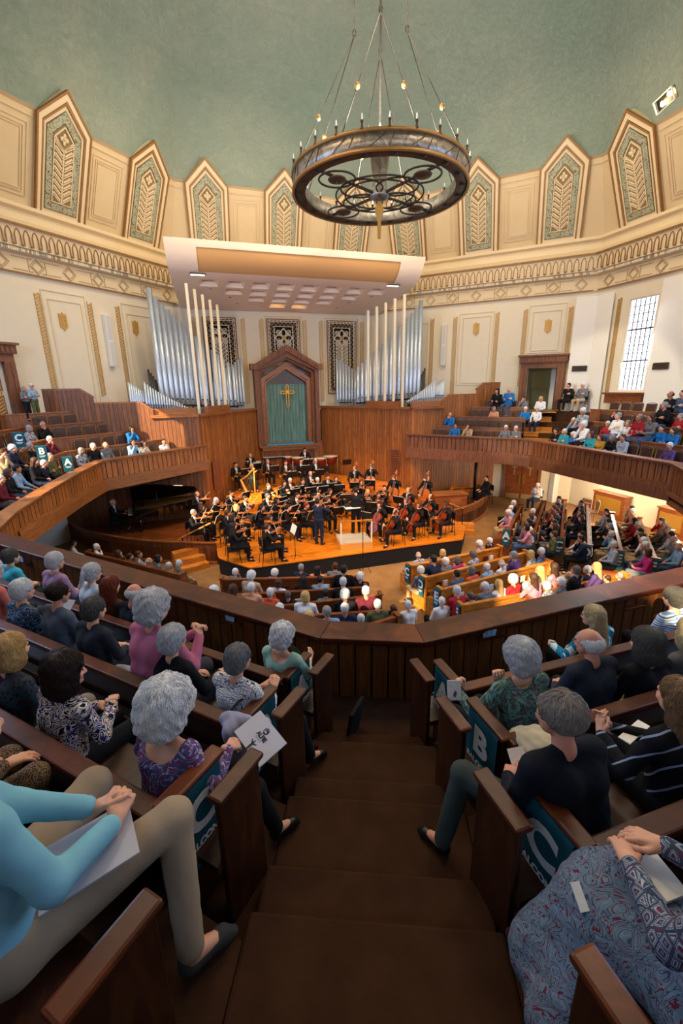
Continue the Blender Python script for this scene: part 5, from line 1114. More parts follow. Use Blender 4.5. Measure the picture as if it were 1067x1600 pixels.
def spawn(pk,m,label,group,skin=0,hs='short',hc='g',top='k',bot='k',glasses=False,cat='person',shoes=None,fr='W',hscale=1.):
    t=PROTO[pk]; o=link('person',t['skin'],None,m); tag(o,label,cat,group)
    def ch(name,data,mat,mm=None):
        q=link(name,data,o,mm)
        if mat is not None: q.material_slots[0].link='OBJECT'; q.material_slots[0].material=mat
        return q
    o.material_slots[0].link='OBJECT'; o.material_slots[0].material=SK[skin]
    ch('shirt' if pk[0]!='o' else 'jacket',t['shirt'],cloth_mat(top) if isinstance(top,str) else top); ch('trousers',t['trousers'],cloth_mat(bot) if isinstance(bot,str) else bot); link('shoes',t['shoes'],o)
    if hs!='none': ch('hair',hair_mesh(hs),HM[hc],t['M']@Matrix.Scale(hscale,4) if hscale!=1 else t['M'])
    link('eyes',EYES,o,t['M'])
    if glasses: link('glasses',GLS,o,t['M'])
    if 'front' in t and fr: ch('shirt_front',t['front'],cloth_mat(fr))
    return o
# generic sitting poses for the audience
proto('a0',sitJ(.0,0,.1)); proto('a1',sitJ(.12,.35,.05,arms='knees')); proto('a2',sitJ(-.1,-.35,.0,arms='crossed')); proto('a3',sitJ(.15,0,.1,arms='chin')); proto('f0',sitJ(.03,.15,.15,.06,arms='lap'),.93,1); proto('f1',sitJ(.08,-.25,.1,-.05,arms='program'),.93,1)
# ================= orchestra poses
def mod(J,**k):
    for a,b in k.items(): J[a]=b if isinstance(b,(dict,float)) else V3(*b)
    return J
def standJ(yaw=0,nod=.05,tilt=0,lean=0.,stance=.11):
    J={};R=rot(yaw,-nod,tilt); J['R']=R; s_,c_=math.sin(lean),math.cos(lean); J['pel']=V3(0,0,.95); J['wst']=V3(0,.17*s_,1.1); J['ch']=V3(0,.36*s_-.005,1.29); J['nk']=V3(0,.52*s_-.01,1.45); J['head']=J['nk']+R@V3(0,.035,.155)
    for s,n in ((-1,'l'),(1,'r')): J['sh'+n]=J['nk']+V3(s*.19,-.005,-.055); J['hip'+n]=V3(s*.09,0,.9); J['kn'+n]=V3(s*stance,.02,.49); J['an'+n]=V3(s*stance,-.02,.09); J['to'+n]=V3(s*(stance+.03),.12,.035); J['el'+n]=J['sh'+n]+V3(s*.06,0,-.29); J['wr'+n]=J['el'+n]+V3(s*.0,.06,-.25)
    return J
vio=dict(ell=(-.2,.2,.80),wrl=(-.16,.42,1.02),elr=(.34,.14,.86),wrr=(.17,.36,.92),hl=dict(d=V3(.1,.2,.9),n=V3(-1,0,.1),curl=1.0,side=1),hr=dict(d=V3(-.8,.5,0),n=V3(0,.2,1),curl=.9))
proto('ov',mod(sitJ(.06,.45,.12,-.12),**vio),1,0,extra='suit'); proto('ovf',mod(sitJ(.06,.45,.12,-.12),**vio),.9,1)
ce=dict(ell=(-.32,.14,.93),wrl=(-.13,.17,1.12),elr=(.32,.2,.78),wrr=(.24,.46,.72),hl=dict(d=V3(.5,.3,.4),n=V3(-.6,.4,.5),curl=1.1),hr=dict(d=V3(-.7,.5,-.3),n=V3(.2,.2,1),curl=.8),knl=(-.25,.43,.53),knr=(.25,.43,.53),anl=(-.27,.42,.1),anr=(.27,.42,.1),tol=(-.33,.53,.045),tor=(.33,.53,.045))
proto('oc',mod(sitJ(.1,.2,.1),**ce),1,0,extra='suit')
wi=dict(ell=(-.24,.17,.84),wrl=(-.05,.30,.97),elr=(.25,.2,.78),wrr=(.04,.38,.86),hl=dict(d=V3(.7,.3,0),n=V3(0,1,.3),curl=.9),hr=dict(d=V3(-.7,.3,0),n=V3(0,1,.3),curl=.9))
proto('ow',mod(sitJ(.03,0,.12),**wi),1,0,extra='suit'); proto('owf',mod(sitJ(.03,0,.12),**wi),.9,1)
proto('oh',mod(sitJ(.0,.1,.05),ell=(-.27,.15,.76),wrl=(-.12,.3,.86),elr=(.28,.1,.74),wrr=(.2,.28,.72)),1,0,extra='suit')
sv=lambda z,:dict(ell=(-.22,.22,1.22+z),wrl=(-.2,.45,1.40+z),elr=(.36,.14,1.26+z),wrr=(.14,.4,1.34+z),hl=dict(d=V3(.1,.2,.9),n=V3(-1,0,.1),curl=1.0,side=1),hr=dict(d=V3(-.8,.5,0),n=V3(0,.2,1),curl=.9))
proto('osolo',mod(standJ(.5,.15,-.15),**sv(0)),1,0,extra='suit')
proto('ocond',mod(standJ(0,.15,0,.08),ell=(-.36,.12,1.18),wrl=(-.3,.42,1.2),elr=(.38,.12,1.2),wrr=(.3,.42,1.28),anl=(-.13,-.05,.09),hl=dict(d=V3(.1,1,.1),n=V3(0,0,1),curl=.4),hr=dict(d=V3(-.1,1,.2),n=V3(0,0,1),curl=.9)),1.05,0)
proto('ob',mod(standJ(.25,.1,0,.05),ell=(-.3,.2,1.3),wrl=(-.06,.3,1.55),elr=(.3,.2,1.12),wrr=(.2,.42,.92),hl=dict(d=V3(.5,.3,.4),n=V3(-.6,.4,.5),curl=1.1),hr=dict(d=V3(-.7,.5,-.3),n=V3(.2,.2,1),curl=.8)),1.05,0,extra='suit')
proto('op',mod(standJ(0,.3,0,.1),ell=(-.3,.12,1.14),wrl=(-.18,.38,1.08),elr=(.3,.12,1.14),wrr=(.18,.38,1.08)),1,0,extra='suit')
proto('opi',mod(sitJ(.05,0,.1),ell=(-.26,.14,.76),wrl=(-.2,.42,.78),elr=(.26,.14,.76),wrr=(.2,.42,.78),hl=dict(d=V3(0,1,0),n=V3(0,0,1),curl=.5),hr=dict(d=V3(0,1,0),n=V3(0,0,1),curl=.5)),1,0,extra='suit')
proto('oha',mod(sitJ(.08,.1,.1),ell=(-.3,.22,.95),wrl=(-.16,.46,1.05),elr=(.3,.2,.95),wrr=(.2,.4,1.05)),.92,1)
# ================= instruments
M_VARN=plain('amber violin varnish','#b4601c',.25,0,.6,nz=.15,sc=8); M_CEL=plain('red brown cello varnish','#8f3a17',.25,0,.6,nz=.15,sc=5); M_EBON=plain('ebony','#14100e',.35); M_PAGE=plain('white music page','#eceae2',.8); M_STR=plain('wound string','#b9b5a8',.3,.8)
def fiddle_out(L,w1,w2,w3):
    P=[]
    for t in np.linspace(0,1,25):
        if t<.42: w=w3*math.sin(PI*min(1,(t+.02)/.44))**.5 if t<.22 else w3+(w2-w3)*((t-.22)/.2)**1.5*1.0
        elif t<.58: w=w2
        else: w=w2+(w1-w2)*min(1,(t-.58)/.14) if t<.78 else w1*math.cos((t-.78)/.23*PI/2)**.5
        P.append((max(w,.004)/2,t*L))
    return P
def fiddle(kind,L,w1,w2,w3,dep,nL,mat):
    O=fiddle_out(L,w1,w2,w3); poly=O+[(-x,y) for x,y in O[::-1]]; parts=[]
    mb=MB(); mb.prism([(x*.99,y) for x,y in poly],-dep,-dep*.1); c=[(x*.93,y) for x,y in poly]; mb.prism(c,-dep*1.12,dep*.05); mb.prism([(x*.6,L*.08+y*.84) for x,y in poly],-dep*1.2,dep*.18); parts.append(('body',mb.mesh('body',mat)))
    mb=MB(); w=w2*.17; mb.beam((0,L*.97,-dep*.15),(0,L+nL*.75,-dep*.1),w,dep*.4+.004); mb.tube([(0,L+nL*.75,-dep*.1),(0,L+nL*.93,-dep*.25),(0,L+nL,-dep*.45),(0,L+nL*.96,-dep*.6)],[w*.5,w*.45,w*.6,w*.4],7); [mb.beam((-w*1.3,L+nL*q,-dep*.15),(w*1.3,L+nL*q,-dep*.15),w*.25,w*.25) for q in (.8,.86,.9)]; parts.append(('neck',mb.mesh('neck',mat)))
    mb=MB(); mb.beam((0,L*.68,dep*.3),(0,L+nL*.76,dep*.12),w*1.05,.006+dep*.08); parts.append(('fingerboard',mb.mesh('fingerboard',M_EBON)))
    mb=MB(); mb.beam((0,L*.03,dep*.2),(0,L*.3,dep*.4),w*1.2,.004+dep*.06); mb.box((0,L*.42,dep*.28),(w*1.9,dep*.08,dep*.45)); parts.append(('tailpiece',mb.mesh('tailpiece',M_EBON)))
    mb=MB(); [mb.tube([(x*w*.25,L*.2,dep*.5),(x*w*.28,L*.42,dep*.58),(x*w*.2,L+nL*.76,dep*.22)],.0006+w*.012,3) for x in (-1.5,-.5,.5,1.5)]; parts.append(('strings',mb.mesh('strings',M_STR)))
    if kind in ('cello','double_bass'): mb=MB(); mb.tube([(0,.02,-dep*.5),(0,-.28 if kind=='cello' else -.12,-dep*.5)],.006,6); parts.append(('endpin',mb.mesh('endpin',M_CHROME)))
    return parts
INS={'violin':fiddle('violin',.36,.17,.11,.21,.04,.24,M_VARN),'viola':fiddle('viola',.42,.2,.13,.25,.045,.27,M_VARN),'cello':fiddle('cello',.76,.34,.24,.44,.13,.52,M_CEL),'double_bass':fiddle('double_bass',1.1,.5,.36,.68,.2,.75,M_VARN)}
mb=MB(); mb.tube([(0,0,0),(0,.36,.012),(0,.74,.0)],[.004,.003,.0025],5); st=('stick',mb.mesh('stick',plain('bow stick','#5b2a12',.3))); mb=MB(); mb.beam((0,.03,-.02),(0,.73,-.01),.008,.002); hr_=('bow_hair',mb.mesh('bow_hair',plain('bow hair','#e9e4d2',.6))); mb=MB(); mb.box((0,.04,-.011),(.01,.04,.02)); fg=('frog',mb.mesh('frog',M_EBON)); BOW=[st,hr_,fg]
mb=MB(); mb.lathe([(.009,0),(.012,.05),(.012,.5),(.02,.58),(.032,.64)],n=8); CLAR=[('tube',mb.mesh('tube',M_EBON))]; mb=MB(); [mb.sphere((0,-.014,z),(.006,.006,.01),6,4) for z in np.arange(.1,.55,.05)]; mb.tube([(0,-.013,.08),(0,-.013,.52)],.003,4); CLAR.append(('keywork',mb.mesh('keywork',M_CHROME)))
mb=MB(); mb.tube([(0,0,z) for z in np.linspace(0,.66,5)],.01,8); FLU=[('tube',mb.mesh('tube',M_CHROME))]
mb=MB(); mb.tube([(.13*math.cos(a),.02*math.sin(2*a),.13*math.sin(a)) for a in np.linspace(0,2*PI,20,False)],.009,6,True); mb.tube([(.08*math.cos(a),.03,.08*math.sin(a)) for a in np.linspace(0,2*PI,16,False)],.008,6,True); mb.tube([(.13,0,.02),(.1,0,.2),(-.02,0,.3)],.006,6); HORN=[('tubing',mb.mesh('tubing',M_BRASS))]; mb=MB(); mb.lathe([(.012,0),(.03,.14),(.07,.24),(.15,.3),(.148,.302),(.06,.24)],n=18,cap=False,X=Matrix.Translation((.05,-.05,-.1))@Matrix.Rotation(1.9,4,'Y')); HORN.append(('bell',mb.mesh('bell',M_BRASS)))
mb=MB(); mb.tube([(0,0,0),(0,.55,0),(0,.6,.04),(0,.55,.08),(0,-.1,.08)],.008,6); mb.tube([(0,-.1,.08),(0,-.22,.06),(0,-.1,.02),(0,.1,.02)],.009,6); TRB=[('slide_tubing',mb.mesh('slide_tubing',M_BRASS))]; mb=MB(); mb.lathe([(.01,0),(.014,.2),(.04,.32),(.1,.38)],n=16,cap=False,X=Matrix.Translation((0,.1,.02))@Matrix.Rotation(-PI/2,4,'X')); TRB.append(('bell',mb.mesh('bell',M_BRASS)))
def frame(o,yd,zd):
    y=nrm(yd); x=nrm(np.cross(y,zd)); z=np.cross(x,y); return Matrix([[x[0],y[0],z[0],o[0]],[x[1],y[1],z[1],o[1]],[x[2],y[2],z[2],o[2]],[0,0,0,1]])
def setthing(name,parts,m,label,cat,group=None):
    r=thing(name,label,cat,m,group)
    for n,d in parts: link(n,d,r)
    return r
# orchestra chair and stand meshes
mb=MB(); mb.box((0,0,.46),(.42,.4,.045)); OCH=[('seat',mb.mesh('seat',plain('black seat pad','#17171a',.6)))]; mb=MB(); mb.box((0,-.21,.78),(.4,.03,.26)); OCH.append(('backrest',mb.mesh('backrest',plain('black seat pad','#17171a',.6))))
for sx in (-1,1):
    mb=MB(); mb.tube([(sx*.2,.19,0),(sx*.19,.16,.44)],.011,6); OCH.append(('leg',mb.mesh('leg',M_BLACKMET))); mb=MB(); mb.tube([(sx*.2,-.24,0),(sx*.19,-.18,.44),(sx*.19,-.22,.9)],.011,6); OCH.append(('leg',mb.mesh('leg',M_BLACKMET)))
def stand_parts(h):
    mb=MB(); mb.tube([(0,0,.05),(0,0,h-.1)],.011,6); P=[('pole',mb.mesh('pole',M_BLACKMET))]; mb=MB(); [mb.tube([(0,0,.12),(.22*math.cos(a),.22*math.sin(a),.01)],.008,5) for a in (PI/2,PI*7/6,PI*11/6)]; P.append(('tripod',mb.mesh('tripod',M_BLACKMET)))
    mb=MB(); X=Matrix.Translation((0,0,h))@Matrix.Rotation(-.35,4,'X'); mb.box((0,0,0),(.5,.008,.32),X=X); mb.box((0,-.03,-.15),(.5,.06,.008),X=X); P.append(('desk',mb.mesh('desk',M_BLACK))); return P
STD=[stand_parts(1.0),stand_parts(1.1)]; mb=MB(); X=Matrix.Translation((0,0,1.02))@Matrix.Rotation(-.35,4,'X'); mb.box((-.11,-.01,.0),(.22,.006,.3),X=X@Matrix.Rotation(.08,4,'Z')); mb.box((.11,-.01,.0),(.22,.006,.3),X=X@Matrix.Rotation(-.08,4,'Z')); PAGES=mb.mesh('sheet_music',M_PAGE)
CONDP=atz(560,843,.85); POD=CONDP.copy()
def fl(p): return stagez(toTN(p)[1])
def headplace(px,py,pk,face,base=None,dz=0):
    t=PROTO[pk]; z=.6
    for _ in range(4):
        p=atz(px,py,z+t['hz']+dz); z2=base if base is not None else fl(p); 
        if abs(z2-z)<1e-6: break
        z=z2
    ang=face(p) if callable(face) else face; c,s=math.cos(ang),math.sin(ang); hy=t['hy']; q=V3(p[0]+s*hy,p[1]-c*hy,z); return q,ang
def facing(target): return lambda p: math.atan2(target[1]-p[1],target[0]-p[0])-PI/2
ORG='players of the orchestra'
def player(px,py,pk,ins,hs,hc,lab,face=None,base=None,sk=0,stand=True,chair=True,bot='k',top='k',fr='W',gl=False):
    q,a=headplace(px,py,pk,face if face is not None else facing(POD),base); m=xf(q,a); o=spawn(pk,m,lab,ORG,sk,hs,hc,top,bot,gl,fr=fr)
    who=lab.split(',')[0]
    M_=lambda f:m@f
    if ins in('violin','viola'):
        z0=.0 if pk!='osolo' else .415; y0=0 if pk!='osolo' else .02
        d=V3(-.30,.95,.0); setthing(ins,INS[ins],M_(frame(V3(-.03,.085+y0,1.035+z0),V3(-.34,.93,.03),V3(-.25,0,.95))),'amber %s held under the chin of the %s'%(ins,who),ins,'violins and violas being played')
        setthing('bow',BOW,M_(frame(V3(.2,.34,.955+z0) if pk!='osolo' else V3(.16,.38,1.37),V3(-.85,.05,.42),V3(.3,0,1))),'bow drawn across the strings by the %s'%who,'bow','bows')
    if ins=='cello':
        setthing('cello',INS['cello'],M_(frame(V3(.06,.52,.27),V3(-.16,-.36,.9),V3(0,.93,.36))),'red-brown cello held between the knees of the %s'%who,'cello','cellos being played'); setthing('bow',BOW,M_(frame(V3(.3,.5,.7),V3(-.95,.15,-.02),V3(0,-.3,1))),'bow drawn across the cello of the %s'%who,'bow','bows')
    if ins=='double_bass':
        setthing('double_bass',INS['double_bass'],M_(frame(V3(.1,.55,.14),V3(-.1,-.2,.95),V3(0,.97,.2))),'tall amber double bass played by the %s'%who,'double bass','double basses being played'); setthing('bow',BOW,M_(frame(V3(.3,.62,.88),V3(-.9,.15,-.1),V3(0,-.3,1))),'bow on the double bass of the %s'%who,'bow','bows')
    if ins=='clarinet': setthing('clarinet',CLAR,M_(frame(V3(0,.13,1.13),V3(0,0,1),V3(0,1,0))@Matrix.Rotation(0,4,'X')@frame(V3(0,0,0),V3(0,1,.0),V3(0,.55,-.83)) if 0 else frame(V3(0,.14,1.12),np.cross(V3(0,.5,-.86),V3(1,0,0)),V3(0,.5,-.86))),'black woodwind played by the %s'%who,'clarinet','woodwinds being played')
    if ins=='flute': setthing('flute',FLU,M_(frame(V3(-.05,.15,1.12),V3(0,1,.2),V3(.93,.1,-.2))),'silver flute played by the %s'%who,'flute','woodwinds being played')
    if ins=='horn': setthing('french_horn',HORN,M_(xf((.08,.26,.82),.4)),'coiled brass horn held by the %s'%who,'horn','brass instruments')
    if ins=='trombone': setthing('trombone',TRB,M_(xf((0,.25,1.02),0,1,-.25)),'brass trombone held by the %s'%who,'trombone','brass instruments')
    if chair: setthing('orchestra_chair',OCH,m,'black orchestra chair under the %s'%who,'chair','black orchestra chairs')
    if stand:
        d=V3(-math.sin(a),math.cos(a),0); p=q+d*.95; p[2]=fl(p); m2=xf(p,a); setthing('music_stand',STD[0],m2,'black music stand in front of the %s'%who,'music stand','black music stands'); tag(link('sheet_music',PAGES,None,m2),'open white music on the stand in front of the %s'%who,'sheet music','music on the stands')
    return q,a
HN={'d':'dark-haired','g':'grey-haired','w':'white-haired','b':'brown-haired','l':'blonde','k':'greying','s':'silver-haired','r':'auburn-haired'}
PLY=[ # px,py,pose,instrument,style,colour,words,stand
(307,771,'ov','violin','bald','g','outermost at the back left of the strings',0),(314,792,'ovf','violin','bob','b','second from the left bay',0),(302,800,'ov','violin','short','g','nearest the piano',1),(337,781,'ovf','violin','long','w','in grey pony hair left of the harp',1),
(360,770,'ov','violin','short','d','with white shirt front left of the harp',1),(382,778,'ov','violin','short','b','right behind the harp foot',0),(369,792,'ovf','violin','bob','l','in the middle of the left strings',1),(355,801,'ov','violin','short','b','left of the two front desks',0),
(362,810,'ovf','violin','bob','d','on the inside of the front left desk',0),(365,821,'ovf','violin','long','d','front left corner of the stage in heels',0),(408,792,'ovf','violin','long','d','before the white page stand',1),(421,808,'ovf','violin','short','b','second desk from the front edge',0),
(418,822,'ov','violin','short','b','back to the hall at the front left edge',1),(417,774,'ov','violin','short','k','behind the harp column',1),(431,781,'ovf','violin','bob','d','middle of the second violins',1),(450,792,'ovf','violin','pony','d','in a long dress left of the soloist',1),
(463,773,'ov','violin','short','d','bearded in the centre of the strings',1),(478,789,'ovf','violin','short','r','directly left of the soloist',0),(466,766,'ovf','violin','bob','b','just behind the bearded violinist',0),(491,774,'ov','violin','short','d','directly behind the soloist',1),
(511,780,'ovf','viola','long','b','right of the soloist beside the podium',1),(497,764,'ov','viola','short','w','white-haired at the rear of the violas',1),(514,767,'ovf','viola','bob','b','rear inside desk of the violas',0),(535,761,'ovf','viola','pony','l','left behind the conductor',1),
(563,752,'ovf','viola','bob','r','above the conductor shoulder',0),(573,759,'ovf','viola','long','l','right behind the conductor',1),(590,772,'ovf','viola','long','b','right of the podium rail',1),(599,761,'ovf','viola','pony','d','rear right of the violas',1)]
k=0
for px,py,pk,ins,hs,hc,w,st in PLY: player(px,py,pk,ins,hs,hc,'%s %s player in black, %s'%(HN[hc],ins,w),stand=bool(st),sk=k%3 if k%7 else 2,base=.6 if py>759 else None); k+=1
for px,py,hs,hc,w,st in ((637,765,'short','l','at the back of the section',1),(672,775,'bald','w','bearded and bald before the tall bass',0),(697,786,'short','d','outermost by the right steps',1),(655,788,'short','b','centre front with red cello',0),(634,781,'short','k','second desk inside',1),(618,798,'bald','g','nearest the podium at the front edge',0),(592,787,'short','d','just right of the podium post',1)):
    player(px,py,'oc','cello',hs,hc,'%s cellist in black, %s'%(HN[hc],w),facing(POD),.6,stand=bool(st),sk=3 if px==697 else 0,fr=None if px in(655,) else 'W')
for px,py,pk,ins,hs,hc,w in ((419,751,'owf','flute','short','k','leftmost of the front woodwinds'),(444,754,'owf','flute','long','b','second of the front woodwinds'),(453,743,'ow','clarinet','short','w','leftmost of the rear woodwinds'),(473,751,'owf','clarinet','short','b','centre of the front woodwinds'),(485,739,'ow','clarinet','bald','w','centre of the rear woodwinds'),(496,749,'ow','clarinet','short','w','right of centre in the front woodwinds'),(525,747,'owf','clarinet','long','r','rightmost of the front woodwinds'),(512,738,'ow','clarinet','short','d','rightmost of the rear woodwinds')):
    player(px,py,pk,ins,hs,hc,'%s woodwind player in black, %s'%(HN[hc],w))
for px,py,ins,hs,hc,w in ((368,725,'horn','short','d','far left at the back'),(418,720,'horn','short','g','second from the left at the back'),(446,722,'horn','short','b','centre of the back row'),(470,719,'trombone','short','d','right of centre at the back'),(493,719,'trombone','thin','w','rightmost before the timpani')):
    player(px,py,'oh',ins,hs,hc,'%s brass player in black, %s'%(HN[hc],w))
for px,py,hs,hc,w,a in ((554,731,'bald','g','leftmost of the bassists',0),(580,728,'short','g','second from the left',0),(617,729,'bald','d','before the right organ case',0),(667,746,'bald','d','tallest and nearest on the right edge',0)):
    player(px,py,'ob','double_bass',hs,hc,'%s double bassist in black standing, %s'%(HN[hc],w),chair=False,stand=px<600,base=.6 if px>650 else None)
q,a=player(391,711,'op',None,'bald','g','bald percussionist in black at the back left drums',chair=False,stand=True,base=1.1); q2,a2=player(476,702,'op',None,'short','d','dark-haired timpanist in black behind the kettle drums',chair=False,stand=True,base=1.2)
player(497.5,782.5,'osolo','violin','short','d','dark-haired solo violinist in navy suit standing before the podium',face=math.radians(-20),base=.6,chair=False,stand=False,top='n',bot='n')
player(555,765,'ocond',None,'short','d','dark-haired conductor in black standing on the podium with his back to the hall',face=math.radians(22),base=.85,chair=False,stand=False)
pq,pa=player(176,783,'opi',None,'bald','w','white-bearded pianist in black seated at the grand piano',face=math.radians(22.5-90),base=.6,chair=False,stand=False)
player(760,746,'a1',None,'short','d','dark-haired person in black seated in the right bay by the column',face=math.radians(100),base=.6,stand=False,chair=True,fr=None)
# podium
A=atz(517,838,.85);F1=atz(532,850,.85);F2=atz(582,846,.85); c=(F1+F2)/2; d=nrm((F2-F1)*V3(1,1,0)); w=math.hypot(*(F2-F1)[:2]); ang=math.atan2(d[1],d[0])
r=thing('conductor_podium','light oak conductor podium with grey carpet top','podium',xf((c[0],c[1],.6),ang)); mb=MB(); mb.box((0,.55,.115),(w,1.1,.23)); mb.build('base',plain('pale oak podium','#d09a4e',.4),r); mb=MB(); mb.box((0,.55,.24),(w-.04,1.06,.02)); mb.build('carpet_top',plain('grey carpet','#a9a298',.95),r)
for s in (-1,1): mb=MB(); mb.beam((s*(w/2-.03),.03,.0),(s*(w/2-.03),.03,1.02),.045,.045,(0,1,0)); mb.build('post',plain('white painted post','#e6e6e6',.4),r)
mb=MB(); mb.beam((-w/2,.03,1.04),(w/2,.03,1.04),.06,.05); mb.build('hand_rail',M_HONEY,r)
d0=V3(-d[1],d[0],0); p=c+d0*1.0-d*.25; p=V3(p[0],p[1],.85); p=CONDP+V3(-math.sin(math.radians(22)),math.cos(math.radians(22)),0)*.75; m2=xf((p[0],p[1],.6),math.radians(22)); setthing('music_stand',[(n_,dd_) for n_,dd_ in stand_parts(1.25)],m2,'wide music stand before the conductor','music stand'); mb=MB(); mb.box((0,-.04,1.26),(.55,.36,.02),X=Matrix.Rotation(.0,4,'X')); tag(mb.build('open_score',M_PAGE,None,m2@Matrix.Rotation(0,4,'Z')),'large open white score on the stand before the conductor','score')
# kettle drums, drums, xylophone
M_COP=plain('copper kettle','#7c2f22',.3,.6); M_HEADS=plain('drum head','#d9cdb0',.6)
def drum(px,py,z,R,h,lab,name='kettle_drum',mat=None,cat='drum'):
    p=onplane(px,py,NA,NA@V3(CX,CY)+11.4); b=fl(p); z=p[2]; r=thing(name,lab,cat,xf((p[0],p[1],b)),'drums at the back of the orchestra'); H=z-b; mb=MB(); mb.lathe([(R*.25,H-h),(R*.8,H-h*.75),(R,H-h*.3),(R,H-.02)],n=24); mb.build('bowl',mat or M_COP,r); mb=MB(); mb.lathe([(R*1.02,H-.04),(R*1.02,H),(.001,H+.005)],n=24); mb.build('drum_head',M_HEADS,r)
    for k in range(3): a=k*2.1; mb=MB(); mb.tube([(R*math.cos(a),R*math.sin(a),H-.1),(R*1.0*math.cos(a),R*math.sin(a),0)],.014,6); mb.build('leg',M_CHROME,r)
for i,(x,y,R) in enumerate(((464,714,.36),(480,716,.34),(501,715,.36),(516,712,.4))): drum(x,y,2.05,R,.5,'copper kettle drum with pale head, number %d from the left before the right boards'%(i+1))
drum(385,719,1.95,.3,.25,'shallow pale drum at the back left',name='snare_drum',mat=M_CHROME); drum(400,721,1.95,.28,.2,'second pale drum from the left at the back',name='snare_drum',mat=M_CHROME); drum(449,713,2.0,.25,.5,'deep drum left of the kettle drums',name='tom_drum')
p=onplane(428,714,NA,NA@V3(CX,CY)+11.4); r=thing('xylophone','black framed xylophone with pale bars between the drums','xylophone',xf((p[0],p[1],fl(p)),math.radians(20))); mb=MB(); H=p[2]-fl(p)
for i in range(16): mb.box((-.55+i*.073,0,H),(.055,.42-.015*i,.02))
mb.build('bars',plain('rosewood bars','#b9b9c4',.4),r); mb=MB(); mb.box((0,0,H-.06),(1.2,.4,.05)); mb.build('frame',M_BLACKMET,r); mb=MB(); [mb.box((x,y,H/2-.05),(.04,.04,H-.1)) for x in (-.5,.5) for y in (-.18,.18)]; mb.build('legs',M_BLACKMET,r)
for i,(x,y) in enumerate(((403,707),(441,706),(490,706),(507,733),(542,722))): p=atz(x,y,2.25 if i<3 else 2.1); setthing('music_stand',STD[1],xf((p[0],p[1],p[2]-1.1),math.radians(200)),('black music stand, number %d among those at the back'%(i+1)),'music stand','black music stands')
# harp and harpist
p=atz(400,790,.6); hp=p; a=math.radians(-60); r=thing('harp','gold pedal harp with pale soundboard standing left of the woodwinds','harp',xf(p,a)); M_HG=plain('gilt harp','#d49a3a',.3,.5,nz=.2)
mb=MB(); mb.tube([(0,.0,.1),(0,.02,1.75)],.035,10); mb.sphere((0,.02,1.8),(.07,.07,.08),10,6); mb.build('column',M_HG,r); mb=MB(); mb.tube([(0,.02,1.75),(0,-.12,1.72),(0,-.3,1.52),(0,-.48,1.42),(0,-.62,1.36)],[.04,.04,.035,.035,.045],8); mb.build('neck',M_HG,r)
mb=MB(); mb.add([(-.03,-.6,1.38),(.03,-.6,1.38),(.2,-.12,.15),(-.2,-.12,.15),(-.03,-.68,1.36),(.03,-.68,1.36),(.16,-.28,.12),(-.16,-.28,.12)],[(0,1,2,3),(4,7,6,5),(0,4,5,1),(3,2,6,7),(0,3,7,4),(1,5,6,2)]); mb.build('soundbox',plain('pale spruce soundboard','#e0ae55',.4),r); mb=MB(); mb.box((0,-.12,.07),(.36,.4,.14)); mb.build('base',M_HG,r)
mb=MB()
for i in range(26): t=i/25; y=-.06-.52*t; z0=.2+1.14*t; z1=1.72-.34*min(1,t*1.2); mb.tube([(0,y-.02,z0),(0,y+.0,z1)],.0015,3)
mb.build('strings',M_STR,r); player(393,727,'oha',None,'long','l','blonde harpist in black behind the gold harp',face=facing(p),stand=False)
# grand piano
K=atz(206,812,1.3);T=atz(297,802,1.25); K[2]=T[2]=0; d=nrm(T-K); L=2.6; ang=math.atan2(d[1],d[0]); c0=pq+V3(d[0],d[1],0)*.75; r=thing('grand_piano','black grand piano with raised lid in the left bay','piano',xf((c0[0],c0[1],.6),ang)); M_PB=plain('piano black lacquer','#0b0a0a',.08,0,.7)
O=[(0,-.75),(.35,-.75),(.9,-.72),(1.5,-.45),(2.0,-.3),(2.45,-.1),(2.6,.2),(2.55,.55),(2.3,.72),(1.2,.75),(0,.75)]
mb=MB(); mb.prism(O[:],.62,.98); mb.build('case',M_PB,r,bevel=.01); mb=MB(); mb.prism([(x*.96+.06,y*.93) for x,y in O],.985,1.0); mb.build('gilt_frame',plain('dark gold iron plate','#5e4420',.45,.5),r)
mb=MB(); X=Matrix.Translation((0,.75,1.0))@Matrix.Rotation(-.62,4,'X')@Matrix.Translation((0,-.75,0)); mb.prism(O,0,.025,X=X); mb.build('lid',M_PB,r); mb=MB(); mb.tube([(.9,-.6,.98),(.95,-.28,1.68)],.014,6); mb.build('prop_stick',M_PB,r)
mb=MB(); mb.box((-.12,0,.72),(.24,1.4,.08)); mb.build('key_bed',M_PB,r); mb=MB(); mb.box((-.12,0,.775),(.16,1.22,.02)); mb.build('keyboard',plain('ivory keys','#e8e4d8',.3),r); mb=MB(); mb.box((.25,0,1.15),(.02,.8,.26),X=Matrix.Rotation(.15,4,'Y')); mb.build('music_desk',M_PB,r)
for x,y in ((.2,-.6),(.2,.6),(2.25,.3)): mb=MB(); mb.lathe([(.07,.62),(.05,.3),(.035,.08),(.05,.04),(.03,0)],(x,y,0),10); mb.build('leg',M_PB,r)
mb=MB(); mb.box((.35,0,.1),(.1,.2,.04)); mb.tube([(.35,.07,.1),(.4,.07,.6)],.012,5); mb.tube([(.35,-.07,.1),(.4,-.07,.6)],.012,5); mb.build('pedal_lyre',M_PB,r)
